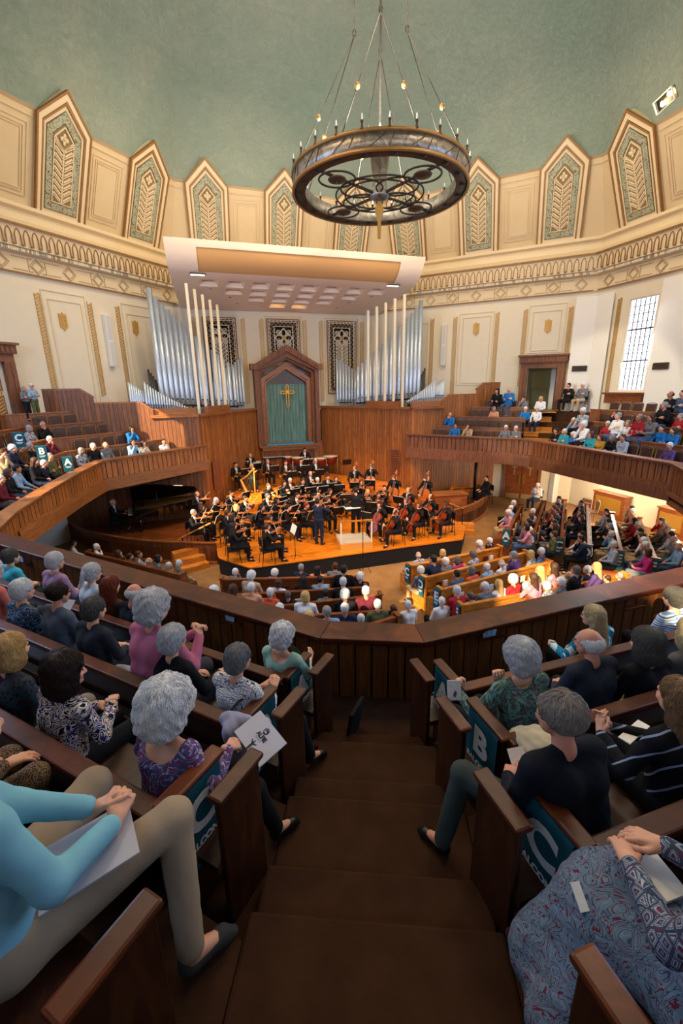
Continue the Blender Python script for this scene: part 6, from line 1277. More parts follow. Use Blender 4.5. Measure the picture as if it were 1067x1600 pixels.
r=thing('piano_bench','black upholstered piano bench under the pianist','bench',xf(pq,pa)); mb=MB(); mb.box((0,0,.45),(.6,.36,.08)); mb.build('seat',M_BLACK,r,bevel=.02); [MB().box((x,y,.2),(.04,.04,.41)).build('leg',M_BLACK,r) for x in (-.26,.26) for y in (-.14,.14)]
p=atz(150,803,1.0); setthing('music_stand',STD[0],xf((p[0],p[1],.6),math.radians(200)),'black music stand at the far left of the piano bay','music stand','black music stands')
# right bay: bass lying on its side, organ console, black pole
p=atz(721,775,.7); setthing('double_bass',INS['double_bass'],frame(V3(p[0]-.5,p[1]+.1,.95),V3(.92,.38,.0),V3(.2,-.6,.75)),'double bass lying on its side in the right bay','double bass')
p=atz(702,790,.95); r=thing('organ_console','low oak organ console with pale papers in the right bay','console',xf((p[0],p[1]+.4,.6),math.radians(15))); mb=MB(); mb.box((0,0,.4),(1.5,.7,.8)); mb.build('case',M_REDW,r,bevel=.02); mb=MB(); mb.box((0,0,.82),(1.6,.8,.05)); mb.build('top',M_OAKH,r); mb=MB(); mb.box((.2,-.36,.5),(.5,.02,.25)); mb.build('drawer_front',M_OAKH,r)
p=atz(740,779,.6); r=thing('lamp_pole','tall black pole standing in the right bay','pole',xf(p)); mb=MB(); mb.tube([(0,0,0),(0,0,2.15)],.07,10); mb.build('pole',M_BLACKMET,r); mb=MB(); mb.lathe([(.16,0),(.16,.03),(.08,.06)],n=14); mb.build('base',M_BLACKMET,r)
# microphone on tripod at the stage edge
p=atz(567,895,0); r=thing('microphone_stand','thin black microphone stand with tripod before the stage front','microphone stand',xf(p)); mb=MB(); mb.tube([(0,0,.1),(0,0,3.3)],.013,6); mb.build('pole',M_BLACKMET,r); mb=MB(); [mb.tube([(0,0,.5),(.28*math.cos(a),.28*math.sin(a),.01)],.01,5) for a in (0,2.1,4.2)]; mb.build('tripod',M_BLACKMET,r); mb=MB(); mb.tube([(0,0,3.3),(0,.05,3.42)],.02,8); mb.build('microphone',M_BLACK,r)
# ================= audience: pixel x, y of each head, hair style, hair colour, top
HSN={'short':'short','bald':'balding','thin':'thin','puffy':'fluffy','bob':'chin-length','long':'long','bun':'pinned','pony':'tied'}
CN={'g':'grey','w':'white','s':'silver','d':'dark','b':'brown','l':'blonde','r':'auburn','k':'salt-and-pepper'}
POSES=['a0','a1','a2','a3','f0','f1','a0','f0']; fempose=['f0','f1','f0','a3']
def pline(px,py,a,nr,hz): # intersect the ray with the vertical plane of a seat line
    return onplane(px,py,nr,nr@a)
USED={}
def seat_on(lines,px,py,zf,hz,off,pref=None,direct=False,taken=None):
    cand=[]
    for i,(p0,d,fn,L,z0,nm_) in enumerate(lines):
        if pref is not None and nm_ not in pref: continue
        a=p0+fn*off
        if direct:
            P=atz(px,py,z0+hz); e=abs((P[:2]-a)@fn); al=(P[:2]-a)@d; e+=.3*max(0,-al,al-L)
        else:
            P=onplane(px,py,fn,fn@a); al=(P[:2]-a)@d; over=max(0,-al+.15,al-L+.15); e=abs(P[2]-z0-hz)+over*.8
        cand.append((e,P,i,z0,al))
    cand.sort(key=lambda q:q[0])
    if not cand: return None
    if taken is not None:
        for c in cand:
            if c[0]>cand[0][0]+.22: break
            if all(abs(c[4]-t)>.4 for t in taken.get(c[2],[])): taken.setdefault(c[2],[]).append(c[4]); return c
        taken.setdefault(cand[0][2],[]).append(cand[0][4])
    return cand[0]
def crowd(data,lines,rowname,group,face=None,off=.2,pref=None,tagw='',direct=False):
    items=[];taken={}
    for j,s in enumerate(data.split(';')):
        f=s.split(); px,py=float(f[0]),float(f[1]); st,hc,top=f[2],f[3],f[4]; pk=f[5] if len(f)>5 else (random.choice(fempose) if st in('puffy','bob','long','bun','pony') else random.choice(['a0','a1','a2','a3']))
        t=PROTO[pk]; b=seat_on(lines,px,py,0,t['hz'],off,pref,direct,taken)
        if b is None: continue
        e,P,i,z0,al=b
        if direct: dp=(P[:2]-lines[i][0]-lines[i][2]*off)@lines[i][2]; P[:2]-=lines[i][2]*max(-.22,min(.22,dp))
        sc=max(.93,min(1.08,(P[2]-z0)/t['hz'])); items.append([i,al,px,py,P,z0,sc,pk,st,hc,top])
    items.sort(key=lambda q:(q[0],q[2])); cnt={}
    for q in items: cnt[q[0]]=cnt.get(q[0],0)+1
    for _ in range(12):
        for A in items:
            for B in items:
                if A is not B and A[0]==B[0] and A[1]<=B[1]:
                    gap=.44-(B[1]-A[1]); d=lines[A[0]][1]
                    if gap>0: A[1]-=gap/2; B[1]+=gap/2; A[4][:2]-=d*gap/2; B[4][:2]+=d*gap/2
    k={}; used=set()
    for i,al,px,py,P,z0,sc,pk,st,hc,top in items:
        k[i]=k.get(i,0)+1; n=k[i]; nm_=lines[i][5]; p0,d,fn=lines[i][:3]
        tgt=face or POD; ang=math.atan2(tgt[1]-P[1],tgt[0]-P[0])-PI/2; base=math.atan2(fn[1],fn[0])-PI/2; dl=(ang-base+PI)%(2*PI)-PI; dl=max(-.5,min(.5,dl*.6)); a=base+dl
        # keep the hips on the seat, shift so that the head lies where the photograph has it
        t=PROTO[pk]; hy=t['hy']*sc; pos=V3(P[0]+math.sin(a)*hy,P[1]-math.cos(a)*hy,z0 if (P[2]-z0)/t['hz']>.8 else z0)
        pos[2]=z0+max(-.1,min(.12 if z0<1 else .22,(P[2]-z0)-t['hz']*sc))
        od=['first','second','third','fourth','fifth','sixth','seventh','eighth','ninth','tenth','eleventh','twelfth','thirteenth','fourteenth','fifteenth','sixteenth'][n-1]
        who='%s %s hair, %s top, %s from the left%s, %s'%(HSN[st],CN[hc],CLO[top][0],od,'',nm_)
        gl=random.random()<.35
        spawn(pk,xf(pos,a,sc),who,group,random.choice([0,0,1,1,2]) if not(hc=='d' and random.random()<.2) else 2,st,hc,top,random.choice('nkkeTjk'),gl)
def pewlines(names): 
    return [(p0,d,fn,L,0.,n) for (p0,d,fn,L),n in zip(PEWS,names)]
PN=['first centre pew','second centre pew','third centre pew','fourth centre pew','last centre pew','honey pew C','honey pew D','honey pew E','honey pew F','pew behind row F']+['pew %s under the right gallery'%l for l in 'ABCDEFG']+['pew by the left stage steps']
PLN=pewlines(PN)
# people in front of the foremost pews sit on the same pews; rows are matched by head height
crowd('368 892 short w e;393 897 puffy w T;430 893 puffy w L;471 885 short g n;496 888 long d S;524 883 short b e;543 887 short d k;342 917 puffy w W;370 917 long b F;403 911 short w S;435 909 bob b W;475 904 long d k;499 904 short d L;536 907 short s k;556 899 puffy w k;408 925 short w c;442 928 short k k;477 929 bob l W;509 925 short d t;539 926 puffy w k;572 921 short s M;437 948 puffy w e;496 955 bob l y;524 948 short g L;555 943 short s n;589 942 short w f;572 967 short w T;584 967 short b h;622 965 short w W',PLN,'',"audience in the centre pews",pref=PN[:5])
crowd('653 866 bald s P;670 873 short d n;691 862 bob l k;749 848 puffy w F;763 844 short w k;669 886 puffy w e;694 876 puffy w e;709 875 bob k m;738 865 puffy k F;713 895 short d j;736 890 bob k c;760 884 short w L;788 877 bald w W;797 867 short g v;829 864 bob l e;844 860 short w j;732 917 short s R;763 913 short w e;779 910 long l W;800 903 puffy w R;828 892 long l T;845 889 long b p;855 875 long b p;760 943 short k L;791 936 puffy w W;848 915 puffy w F;870 908 puffy w e;889 897 bald s j;918 888 short w n;932 882 long l v;900 875 short k k;946 915 thin b T;965 911 short g e;697 941 short w W',PLN,'',"audience in the honey oak pews",pref=PN[5:10])
crowd('801 793 short w L;806 785 short w k;796 800 puffy w p;834 798 short w P;830 806 bob b M;826 814 long d W;821 822 bob d p;870 778 short d P;856 792 bob r R;871 789 short d m;870 797 short b j;855 806 long b M;862 807 short d e;855 816 short d k;862 833 short b f;864 820 bob b k;900 784 short b k;904 798 bob b v;911 792 short g e;911 809 bob b k;904 833 short d W;915 842 short d n;899 792 short d k;947 798 short b W;947 807 short b e;953 821 short g k;955 833 short s L;957 849 short s P;949 815 bob d k;977 793 short d G;989 797 short w S;980 812 bob d R;990 817 short w R;998 829 short d k;1003 837 bob b k;1008 843 short w W;1007 850 short w e;1010 861 bob b m;1037 819 short g T;1039 826 short g e;1046 835 bob d W;1052 841 bald w e;1048 851 bald w L;1063 872 bald w n;1030 812 short b R',PLN,'',"audience under the right gallery",pref=PN[10:17],direct=True)
crowd('117 861 short d W;151 853 short w W;185 863 bob b k;227 867 short b P;240 869 bob d e;253 880 short s e;271 877 short s f;224 892 short b h;233 893 bald w p',PLN,'',"audience by the left bay",pref=PN[17:18])
def glines(keys):
    out=[]
    for (key,k),(P,z) in SEATS.items():
        if key not in keys: continue
        for a,b in zip(P,P[1:]):
            L=math.hypot(*(b-a)); d=(b-a)/L; n=V3(d[1],-d[0]); out.append((a,d,-n,L,z,'%s row, %s'%(ordn[k],names[key])))
    return out
crowd('703 647 bald w B;711 664 short d B;731 665 bob b T;777 610 bob d k;796 608 bald w B;818 622 short d e;772 638 bob g S;821 638 short w B;839 638 short w W;845 622 bob l W;790 667 short w e;806 668 short w e;907 641 puffy w F;899 656 short s L;913 661 puffy w W;869 672 short d k;882 673 short w t;902 679 puffy w B;917 677 bob b t;936 682 long b o;958 683 bob g k;971 682 short b P;958 662 short w R;979 660 short g W;961 647 bob b n;973 649 short g W;996 651 short g R;1016 651 long b e;1021 667 short d B;1051 671 long b B;1038 632 short g k;1051 615 bald d k;1065 613 short b j;1046 695 short w v;1064 649 short g R',glines(('e','e2')),'',"audience in the right gallery",off=-.42)
crowd('46 668 bob g F;67 662 bald w k;78 685 short s M;4 707 short b T;20 699 puffy w n;34 697 short g h;74 713 short g f;58 718 long b k;55 730 short g k;72 730 short w n;25 731 short d L;10 738 bob b k;5 745 short w M;128 703 bob g F;145 696 short w k;165 694 bald w e;205 669 bob d B;207 689 long d L;224 692 bob b y;256 690 short d W',glines(('w','w2')),'',"audience in the left gallery",off=-.42)
# the couple standing by the left gallery door, the usher and the pair seated by the doorway
proto('s0',mod(standJ(-.2),ell=(-.27,.04,1.15),wrl=(.08,.17,1.2),elr=(.27,.04,1.15),wrr=(-.08,.19,1.16),hl=dict(d=V3(1,.1,.1),n=V3(0,1,.2),curl=.6),hr=dict(d=V3(-1,.1,.1),n=V3(0,1,.2),curl=.6)))
for x,y,hs,hc,top,bot,lab,yb in ((36.5,607,'bob','g','e','k','grey-haired person in grey shirt and black trousers standing by the left gallery door',5.08),(48.4,602,'short','w','L','f','person in light blue shirt and olive trousers standing against the left gallery wall',5.08)):
    D=math.hypot(*W.P(W.px(x,y,.55)[0],0,.55)[:2]); p=atD(x,y,D); a=math.atan2(POD[1]-p[1],POD[0]-p[0])-PI/2; sc=(p[2]-yb)/PROTO['s0']['hz']; spawn('s0',xf((p[0],p[1],yb),a,sc),lab,'standing listeners',1,hs,hc,top,bot,True)
def seated_px(x,y,z0,hs,hc,top,bot,lab,chair=True,ang=None,pk='a2'):
    t=PROTO[pk]; p=atz(x,y,z0+t['hz']) if z0<3 else onplane(x,y,NEF.n,NEF.n@NEF.a+.75); a=math.atan2(POD[1]-p[1],POD[0]-p[0])-PI/2 if ang is None else ang; m=xf((p[0]+math.sin(a)*t['hy'],p[1]-math.cos(a)*t['hy'],z0),a); spawn(pk,m,lab,'seated listeners by the doors',1,hs,hc,top,bot); 
    if chair: copy_tree(GCH,'brown vinyl chair under the '+' '.join(lab.split()[:10]),m,'brown chairs by the doors')
seated_px(840,757,0,'short','w','W','n','white-haired usher in white shirt seated by the white column under the right gallery')
seated_px(888,607,4.75,'short','d','k','k','dark-haired person in black vest seated right of the gallery doorway'); seated_px(910,610,4.75,'short','w','e','T','white-haired person in grey shirt seated between the doorway and the pilaster')
# empty stacking chairs and spare things by the low windows
for x,y,a,w in ((908,812,.4,'left'),(921,815,-.3,'right')): p=atz(x,y,0); copy_tree(GCH,'empty brown chair by the radiator cabinet, the %s of two'%w,xf(p,math.radians(100)+a),'empty chairs by the low window')
# ================= listeners in the near gallery, each modelled on its own
def strands(st,n=2600,step=.0075,S=7,curl=.0,r=.0011,seed=1,lift=.004,h=.008):
    prims,nz=hair_prims(st); f,lo,hh=field(prims,h,nz); V,Q=snet(f,lo,hh); rs=np.random.RandomState(seed); G=np.stack(np.gradient(f,hh),-1)
    def samp(P):
        I=np.clip(((P-lo)/hh).round().astype(int),1,np.array(f.shape)-2); g=G[I[:,0],I[:,1],I[:,2]]; g=g/(np.linalg.norm(g,axis=1,keepdims=True)+1e-9); D=f[I[:,0],I[:,1],I[:,2]]; D=D+((P-(lo+I*hh))*g).sum(1); return D,g
    P=V[rs.randint(0,len(V),n)]+rs.normal(0,.002,(n,3)); wh=np.array([.01,-.05,.14]); off=lift*rs.rand(n)+.0005; pts=[];nor=[]; ph=rs.rand(n)*6.3; jit=rs.normal(0,.25,(n,3))
    for i in range(S):
        D,g=samp(P); P=P-g*(D-off)[:,None]; pts.append(P.copy()); nor.append(g)
        d=(P-wh)*np.array([1,1,.55])+np.array([0,0,-.06]); d=d/np.linalg.norm(d,axis=1,keepdims=True)+jit; d-=g*(d*g).sum(1)[:,None]; d/=np.linalg.norm(d,axis=1,keepdims=True)+1e-9
        if curl: w=np.cross(d,g); d=d+w*(np.sin(ph+i*1.5)*curl)[:,None]+g*(np.cos(ph+i*1.5)*curl*.35)[:,None]; d/=np.linalg.norm(d,axis=1,keepdims=True)
        P=P+d*step*(.7+.6*rs.rand(n))[:,None]
    pts=np.stack(pts,1);nor=np.stack(nor,1); T=np.gradient(pts,axis=1); T/=np.linalg.norm(T,axis=2,keepdims=True)+1e-9; w=np.cross(T,nor); w/=np.linalg.norm(w,axis=2,keepdims=True)+1e-9
    rr=(r*np.sin(np.linspace(.35,PI*.97,S))**.6)[None,:,None]; ring=np.stack([pts+w*rr*1.6,pts-w*rr*1.6,pts+nor*rr],2); VV=ring.reshape(-1,3); base=(np.arange(n)[:,None,None]*S+np.arange(S-1)[None,:,None])*3; k=np.arange(3)[None,None,:]; k2=(k+1)%3
    QQ=np.stack([base+k,base+k2,base+3+k2,base+3+k],-1).reshape(-1,4); at=np.concatenate([np.full(len(V),.35),np.repeat(rs.rand(n),S*3)]); return np.concatenate([V-samp(V)[1]*.001,VV]),np.concatenate([Q,QQ+len(V)]),at
def fg_hair(st,seed,curl,n=2600,S=7,step=.0075): V,Q,a=strands(st,n,step,S,curl,seed=seed); return npmesh('hair',V,Q,[None],a)
def ik(a,c,l1,l2,pole):
    a=np.array(a,float);c=np.array(c,float);d=c-a;L=np.linalg.norm(d);
    if L>(l1+l2)*.985: c=a+d/L*(l1+l2)*.985; d=c-a; L=np.linalg.norm(d)
    x=(l1*l1-l2*l2+L*L)/(2*L); h=math.sqrt(max(l1*l1-x*x,1e-6)); u=d/L; p=np.array(pole,float); p-=u*(p@u); p/=max(np.linalg.norm(p),1e-6); return a+u*x+p*h,c
def pat(name,kind,cols,sc=14,rough=.85,lines=None):
    t=NT(name,rough,0,.2); v=t.co(); 
    if kind=='swirl':
        n=t.noise(v,sc,2,.5,2.2); m=t.math('FRACT',t.math('MULTIPLY',n,5.)); c=t.ramp(m,[(i/len(cols),q) for i,q in enumerate(cols)],True)
    elif kind=='spots':
        w=t.t.nodes.new('ShaderNodeTexVoronoi'); t.l(v,w.inputs['Vector']); w.inputs['Scale'].default_value=sc; c=t.ramp(w.outputs['Distance'],[(0,cols[0]),(.12,cols[1]),(.3,cols[2]),(.42,cols[3])],True)
        n=t.noise(v,sc*.4,2,.5,1); c=t.mix(t.math('GREATER_THAN',n,.56),c,cols[4])
    elif kind=='bands':
        s=t.t.nodes.new('ShaderNodeSeparateXYZ'); t.l(t.co(rot=lines or (0,0,0)),s.inputs[0]); m=t.math('FRACT',t.math('MULTIPLY_ADD',s.outputs[2],float(sc),t.math('MULTIPLY',t.noise(v,3,2),.8))); c=t.ramp(m,[(i/len(cols),q) for i,q in enumerate(cols)],True)
    elif kind=='check':
        w=t.t.nodes.new('ShaderNodeTexVoronoi'); w.distance='CHEBYCHEV'; w.feature='F1'; w.inputs['Randomness'].default_value=.25; t.l(v,w.inputs['Vector']); w.inputs['Scale'].default_value=sc; m=t.math('FRACT',t.math('MULTIPLY',w.outputs['Distance'],3.2)); c=t.ramp(m,[(i/len(cols),q) for i,q in enumerate(cols)],True)
    elif kind=='tweed':
        c=t.ramp(t.noise(v,sc,2,.9),[(.42,cols[0]),(.52,cols[1]),(.6,cols[2])])
    t.color(c); t.bump(t.noise(v,7,3),.5,.03); return t.m
def sol(c,nz=.05,b=.5): t=NT('cloth',.85,0,.2); v=t.co(); cc=srgb(c); n=t.noise(v,5,3); t.color(t.mix(n,tuple([q*.8 for q in cc[:3]]+[1]),tuple([min(1,q*1.15+.001) for q in cc[:3]]+[1]))); t.bump(t.noise(v,5,2,.4,.4),b*.6,.04); return t.m
NG='listeners in the near gallery'; FGC=[0]
def near(s,k,px,py,st,hc,top,bot,label,along=None,hz=None,arms='lap',yaw=0,nod=.12,lean=.08,tilt=0,b=1.,fem=0,wl=None,wr=None,hl=None,hr=None,kl=None,kr=None,al=None,ar=None,kf=None,sleeve=.93,skin=0,gl=False,curl=.15,hs=1.17,n=2800,turn=0,cut=None,extra=None,hairless=False,dperp=.0,side=0.,shoe=None,neck=.0,skirt=False,sc=None,mask=None):
    z0=2.7+.3*k; J=sitJ(lean,yaw,nod,tilt,arms,side=side); th=math.radians(22.5*s); seat=BK[k]-.24+dperp
    if along is None:
        nn=V3(.383*s,-.924); c=nn@V3(0,3.5)+seat-.08; P=onplane(px,py,nn,c); along=(P[:2]-V3(0,3.5))@V3(.924*s,.383); S=(P[2]-z0)/(J['head'][2]+.03)
        S=max(.9,min(1.13,S))
    else: S=hz or 1.
    if sc: S=sc
    o=NP(s,along,seat,z0); a=th+turn; 
    if px is not None: # keep the head on its sight line
        hx,hy=J['head'][0]*S,J['head'][1]*S; P=atz(px,py,z0+(J['head'][2]+.03)*S); o=V3(P[0]-(hx*math.cos(a)-hy*math.sin(a)),P[1]-(hx*math.sin(a)+hy*math.cos(a)),z0); q=o[:2]-V3(0,3.5); pe=q@V3(.383*s,-.924); pe2=min(max(pe,seat-.14),seat+.1); o[:2]+=V3(.383*s,-.924)*(pe2-pe)
    m=xf(o,a,S); mi=m.inverted(); L=lambda q:np.array(mi@Vector(tuple(float(c) for c in (atz(*q) if len(q)==3 else q[:3]))))
    for w,n_ in ((wl,'l'),(wr,'r')):
        if w is not None:
            t=L(w) if len(w)==3 else V3(*w[:3]); sg=-1 if n_=='l' else 1; J['el'+n_],J['wr'+n_]=ik(J['sh'+n_],t,.29,.26,(sg*.5,-.35,-.9))
    for q,n_ in ((hl,'l'),(hr,'r')):
        if q: J['h'+n_]={**J['h'+n_],**q}
    for kk,aa,n_ in ((kl,al,'l'),(kr,ar,'r')):
        if aa is not None:
            t=L(aa) if len(aa)==3 else V3(*aa[:3]); J['kn'+n_],J['an'+n_]=ik(J['hip'+n_],t,.44,.43,(0,.6,1) if kk is None else kk); f=J['an'+n_]-J['hip'+n_]; f[2]=0; f=nrm(nrm(f)*.5+V3(0,.6,0)); J['to'+n_]=J['an'+n_]+V3(f[0]*.13,f[1]*.13,-.055)
    if kf: J['knl'],J['knr']=V3(*kf[0]),V3(*kf[1])
    J['sleeve']=sleeve; B=body(J,b,fem); FGC[0]+=1
    if sleeve==0: B['shirt']=[q for q in B['shirt']]; 
    sk=organic('person',[(B['skin'],.013),(B['head'],.0075)]+[(q,.0046) for q in B['hands']],[SK[skin]]) if not hairless else organic('person',[(B['skin'],.013)]+[(q,.0042) for q in B['hands']],[SK[skin]])
    o_=link('person',sk,None,m); tag(o_,label,'person',NG)
    sh=B['shirt']; nk=J['nk']
    ct=cut(J) if cut else None
    link('top',organic('top',[(sh,.0115)],[top],(.0022,34),ct),o_)
    if skirt: pass
    else: link('trousers',organic('trousers',[(B['trousers'],.0125)],[bot],(.002,30)),o_)
    for i in (0,3): link('shoe',organic('shoe',[(B['shoes'][i:i+3],.008)],[shoe or M_SHOE]),o_)
    M4=Matrix([[*J['R'][0],J['head'][0]],[*J['R'][1],J['head'][1]],[*J['R'][2],J['head'][2]],[0,0,0,1]])
    if not hairless:
        q=link('hair',fg_hair(st,FGC[0],curl,n),o_,M4@Matrix.Scale(hs,4)); q.material_slots[0].link='OBJECT'; q.material_slots[0].material=HM[hc] if isinstance(hc,str) else hc
        link('eyes',EYES,o_,M4)
        if gl: link('glasses',GLS,o_,M4)
    return o_,J,m
HM['W']=hair_mat('bright white','#f6f8fb'); HM['K']=hair_mat('dark brown','#2a1812'); HM['a']=hair_mat('auburn red','#7a3216'); HM['y']=hair_mat('pale blonde','#c9b58c'); HM['G']=hair_mat('steel grey','#7d7f80'); HM['q']=hair_mat('dark grey','#55534f'); HM['t']=hair_mat('grey brown','#8b8279'); HM['H']=hair_mat('silver grey','#c0c3c5'); HM['u']=hair_mat('tawny','#8a6a4a')
scoop=lambda d=.1:(lambda J:(lambda G:d-np.sqrt((G[...,0]-J['nk'][0])**2+(G[...,1]-J['nk'][1]+.03)**2*.6+(G[...,2]-J['nk'][2]-.02)**2)))
P_BW=pat('black and white print','check',['#e8eaee','#2a2f3c','#d4d9e0','#e8eaee'],28); P_PAIS=pat('purple paisley print','swirl',['#5b5784','#8d2c5c','#3a3a62','#b9b4cc','#6a6494','#4b477a'],8); P_VIV=pat('vivid scrollwork print','swirl',['#11131f','#e6e0d2','#2b2c9a','#11131f','#c8a06a','#dfe3ea','#0f1018'],7)
P_DARKF=pat('dark floral print','spots',['#a84a3c','#16181f','#1b1e28','#2c3a44','#3c2a30'],34); P_NAVYP=pat('navy printed blouse','swirl',['#141c2e','#3c5c82','#141c2e','#8fa9c4','#10141f'],9); P_TEALF=pat('teal floral blouse','spots',['#c46a3c','#16708c','#0f5f7c','#1f86a4','#cfe0dc'],13)
P_IKAT=pat('green ikat blouse','swirl',['#3c6b5c','#27463f','#6a3c48','#3c6b5c','#4f8478','#7a8c88'],7); P_STR=pat('blue white stripes','bands',['#dfe5ee','#4a6c9c','#dfe5ee','#7c98bf'],16); P_BSTR=pat('black with thin stripes','bands',['#0e1016','#0e1016','#0e1016','#0e1016','#0e1016','#0e1016','#0e1016','#8593ad'],11,lines=(.9,0,0)); P_TWEED=pat('brown tweed','tweed',['#1d1613','#5c4a3c','#9c8468'],150)
P_SKIRT=pat('blue grey paisley skirt','swirl',['#5f7488','#6b8092','#662338','#5f7488','#6b8092','#3c4658','#5f7488','#72859a'],9); P_KNIT=pat('fair isle knit cardigan','check',['#3a475c','#8b97a6','#2f3a4c','#3a475c','#6a2a44','#a9b4c0'],26); KH=sol('#9a8872'); BLK=sol('#111216',.02,.3)
# left block
near(-1,0,432,1000,'puffy','W',sol('#8fb3a4'),sol('#4b5142'),'white-haired person in a mint scoop-neck top at the aisle end of the front pew, left',fem=1,b=.95,wl=(-.12,.33,.78,0),wr=(-.01+.13,.40,.80,0),hr=dict(d=V3(-.2,.8,.4),n=V3(.9,.1,.2),curl=.7),cut=scoop(.12),curl=.25,sleeve=.35)
near(-1,1,373,1027,'short','G',P_BW,BLK,'grey-haired person in a black-and-white print top with black strap, second pew, aisle end',fem=1,b=.98,wl=(.02,.34,.80,0),wr=(.14,.36,.82,0),hl=dict(d=V3(.5,.7,.4),n=V3(-.3,.1,1),curl=.6),hr=dict(d=V3(-.3,.8,.5),n=V3(.5,0,1),curl=.7),ar=(.46,.42,.12,0),al=(.33,.46,.1,0),kr=(.5,.6,1),curl=.12,sleeve=.55,gl=True)
near(-1,1,272,997,'short','H',BLK,BLK,'short grey-haired person in black knitwear, second pew, beside the pink sweater',fem=1,b=.97,hs=1.28,wr=(.2,.38,.76,0),wl=(-.05,.33,.72,0),hr=dict(d=V3(.2,.9,-.1),curl=.5),curl=.1)
near(-1,1,243,945,'puffy','s',sol('#b56582'),sol('#3a3a48'),'silver-haired person in a rose pink sweater with raised clasped hands, second pew',fem=1,b=1.02,wl=(.16,.36,.92,0),wr=(.24,.34,.93,0),hl=dict(d=V3(.5,.5,.7),n=V3(-.4,.2,.8),curl=1.),hr=dict(d=V3(-.4,.4,.8),n=V3(.7,.2,.4),curl=1.1),curl=.15,lean=.2)
near(-1,0,196,930,'bald','w',sol('#141a24'),sol('#232733'),'bald person with glasses and dark navy jacket in the front pew, left block',b=1.05,gl=True,n=1400,curl=.05,skin=1,hs=1.06)
near(-1,0,170,915,'long','a',sol('#4a2a20'),BLK,'person with long auburn hair in the front pew, left block',fem=1,curl=.35)
near(-1,1,92,925,'thin','K',sol('#4d5562'),sol('#2b2f38'),'person with thinning dark hair in a slate blue shirt, second pew, left block',b=1.08,gl=True,curl=.05,skin=1)
near(-1,1,148,950,'short','q',sol('#272c33'),sol('#20242c'),'person with dark grey hair in a charcoal sweater, second pew, left block',b=1.05,fem=1,curl=.12)
near(-1,0,145,893,'pony','s',sol('#c9d3da'),sol('#5a616a'),'silver-haired person with a ponytail and white top in the front pew',fem=1,curl=.05,gl=True)
near(-1,0,87,875,'short','s',sol('#9a7a94'),sol('#40424c'),'grey-haired person in a lilac sweater in the front pew, left block',fem=1,curl=.12,gl=True)
near(-1,0,18,868,'short','q',sol('#3fb0c4'),sol('#2b2f38'),'person with receding dark hair in a turquoise polo shirt, front pew, far left',b=1.05,curl=.05,sleeve=.2)
near(-1,1,36,920,'short','W',P_NAVYP,sol('#1c2030'),'white-haired person with glasses in a navy print top, second pew, far left',fem=1,gl=True,curl=.08)
near(-1,1,-12,890,'puffy','W',sol('#c46a5c'),sol('#333640'),'white-haired person in a coral knit at the left edge of the second pew',fem=1,curl=.15)
near(-1,2,267,1100,'puffy','W',P_PAIS,BLK,'person with fluffy white curls in a purple paisley top, third pew, aisle end',fem=1,b=1.04,hs=1.5,n=4600,curl=.45,wl=(-.42,.34,.72,0),hl=dict(d=V3(.1,.9,.2),n=V3(0,-.1,1),curl=.45,spread=.3),wr=(.24,.30,.86,0),hr=dict(d=V3(.2,.8,-.3),n=V3(.5,.1,.8),curl=.8),cut=scoop(.15),ar=(.46,.46,.1,0),al=(.2,.5,.1,0),kr=(.5,.6,1),lean=.12)
near(-1,2,95,1050,'bob','K',P_VIV,BLK,'dark-haired person in a vivid black, white and blue scroll-print blouse, third pew',fem=1,b=1.0,curl=.06,hs=1.27,wl=(-.02,.3,.8,0),wr=(.1,.34,.84,0),yaw=-.5,lean=.14)
near(-1,2,3,1018,'bob','l',P_DARKF,sol('#8d8478'),'blonde person in a dark floral top at the left edge, third pew',fem=1,curl=.08,hs=1.08)
# right block
near(1,1,810,1022,'puffy','H',P_IKAT,BLK,'silver-haired person in a green patterned blouse, second pew, right of the aisle',fem=1,b=1.02,curl=.3,wl=(-.34,.36,.82,0),hl=dict(d=V3(.3,.3,1),n=V3(-.8,.3,0),curl=1.1),wr=(-.08,.2,.98,0),hr=dict(d=V3(-.2,-.1,1),n=V3(.3,.8,0),curl=1.2),ar=(-.1,.5,.1,0),al=(-.3,.46,.1,0),kl=(-.4,.6,1),cut=scoop(.09))
near(1,1,920,1000,'bald','w',sol('#272d3a'),sol('#15171d'),'bald person with white fringe and glasses in a dark grey suit, second pew, right',b=1.12,gl=True,n=2200,curl=.04,skin=1,hs=1.06,yaw=.35)
near(1,0,930,962,'long','y',P_TEALF,BLK,'person with long pale blonde hair and glasses in a teal floral top, front pew',fem=1,gl=True,curl=.05,wl=(-.3,.34,.78,0),yaw=.5,hs=1.08)
near(1,1,1018,1008,'bob','q',sol('#111116'),sol('#b08a3e'),'person with shaggy dark grey hair, black cardigan and magenta collar, second pew, right',fem=1,curl=.2,b=1.05,yaw=.3,hs=1.25)
near(1,0,1052,932,'short','q',P_STR,BLK,'grey curly-haired person in a blue and white striped top, front pew, right',fem=1,curl=.4,b=1.05,gl=True,hs=1.2)
near(1,1,1078,985,'bob','y',sol('#5d5a58'),BLK,'person with ash-blonde bob at the right edge of the second pew',fem=1,curl=.1)
near(1,2,873,1112,'thin','t',sol('#131722'),sol('#37423f'),'person with thinning brushed grey hair in a dark navy jacket, third pew, right aisle end',b=1.05,side=-.24,curl=.05,n=3600,hs=1.2,al=(-.5,.46,.08,0),kf=((-.38,.46,.57),(.13,.45,.53)),wl=(-.2,.3,.66,0),wr=(.0,.3,.66,0),yaw=.2,skin=1,gl=True)
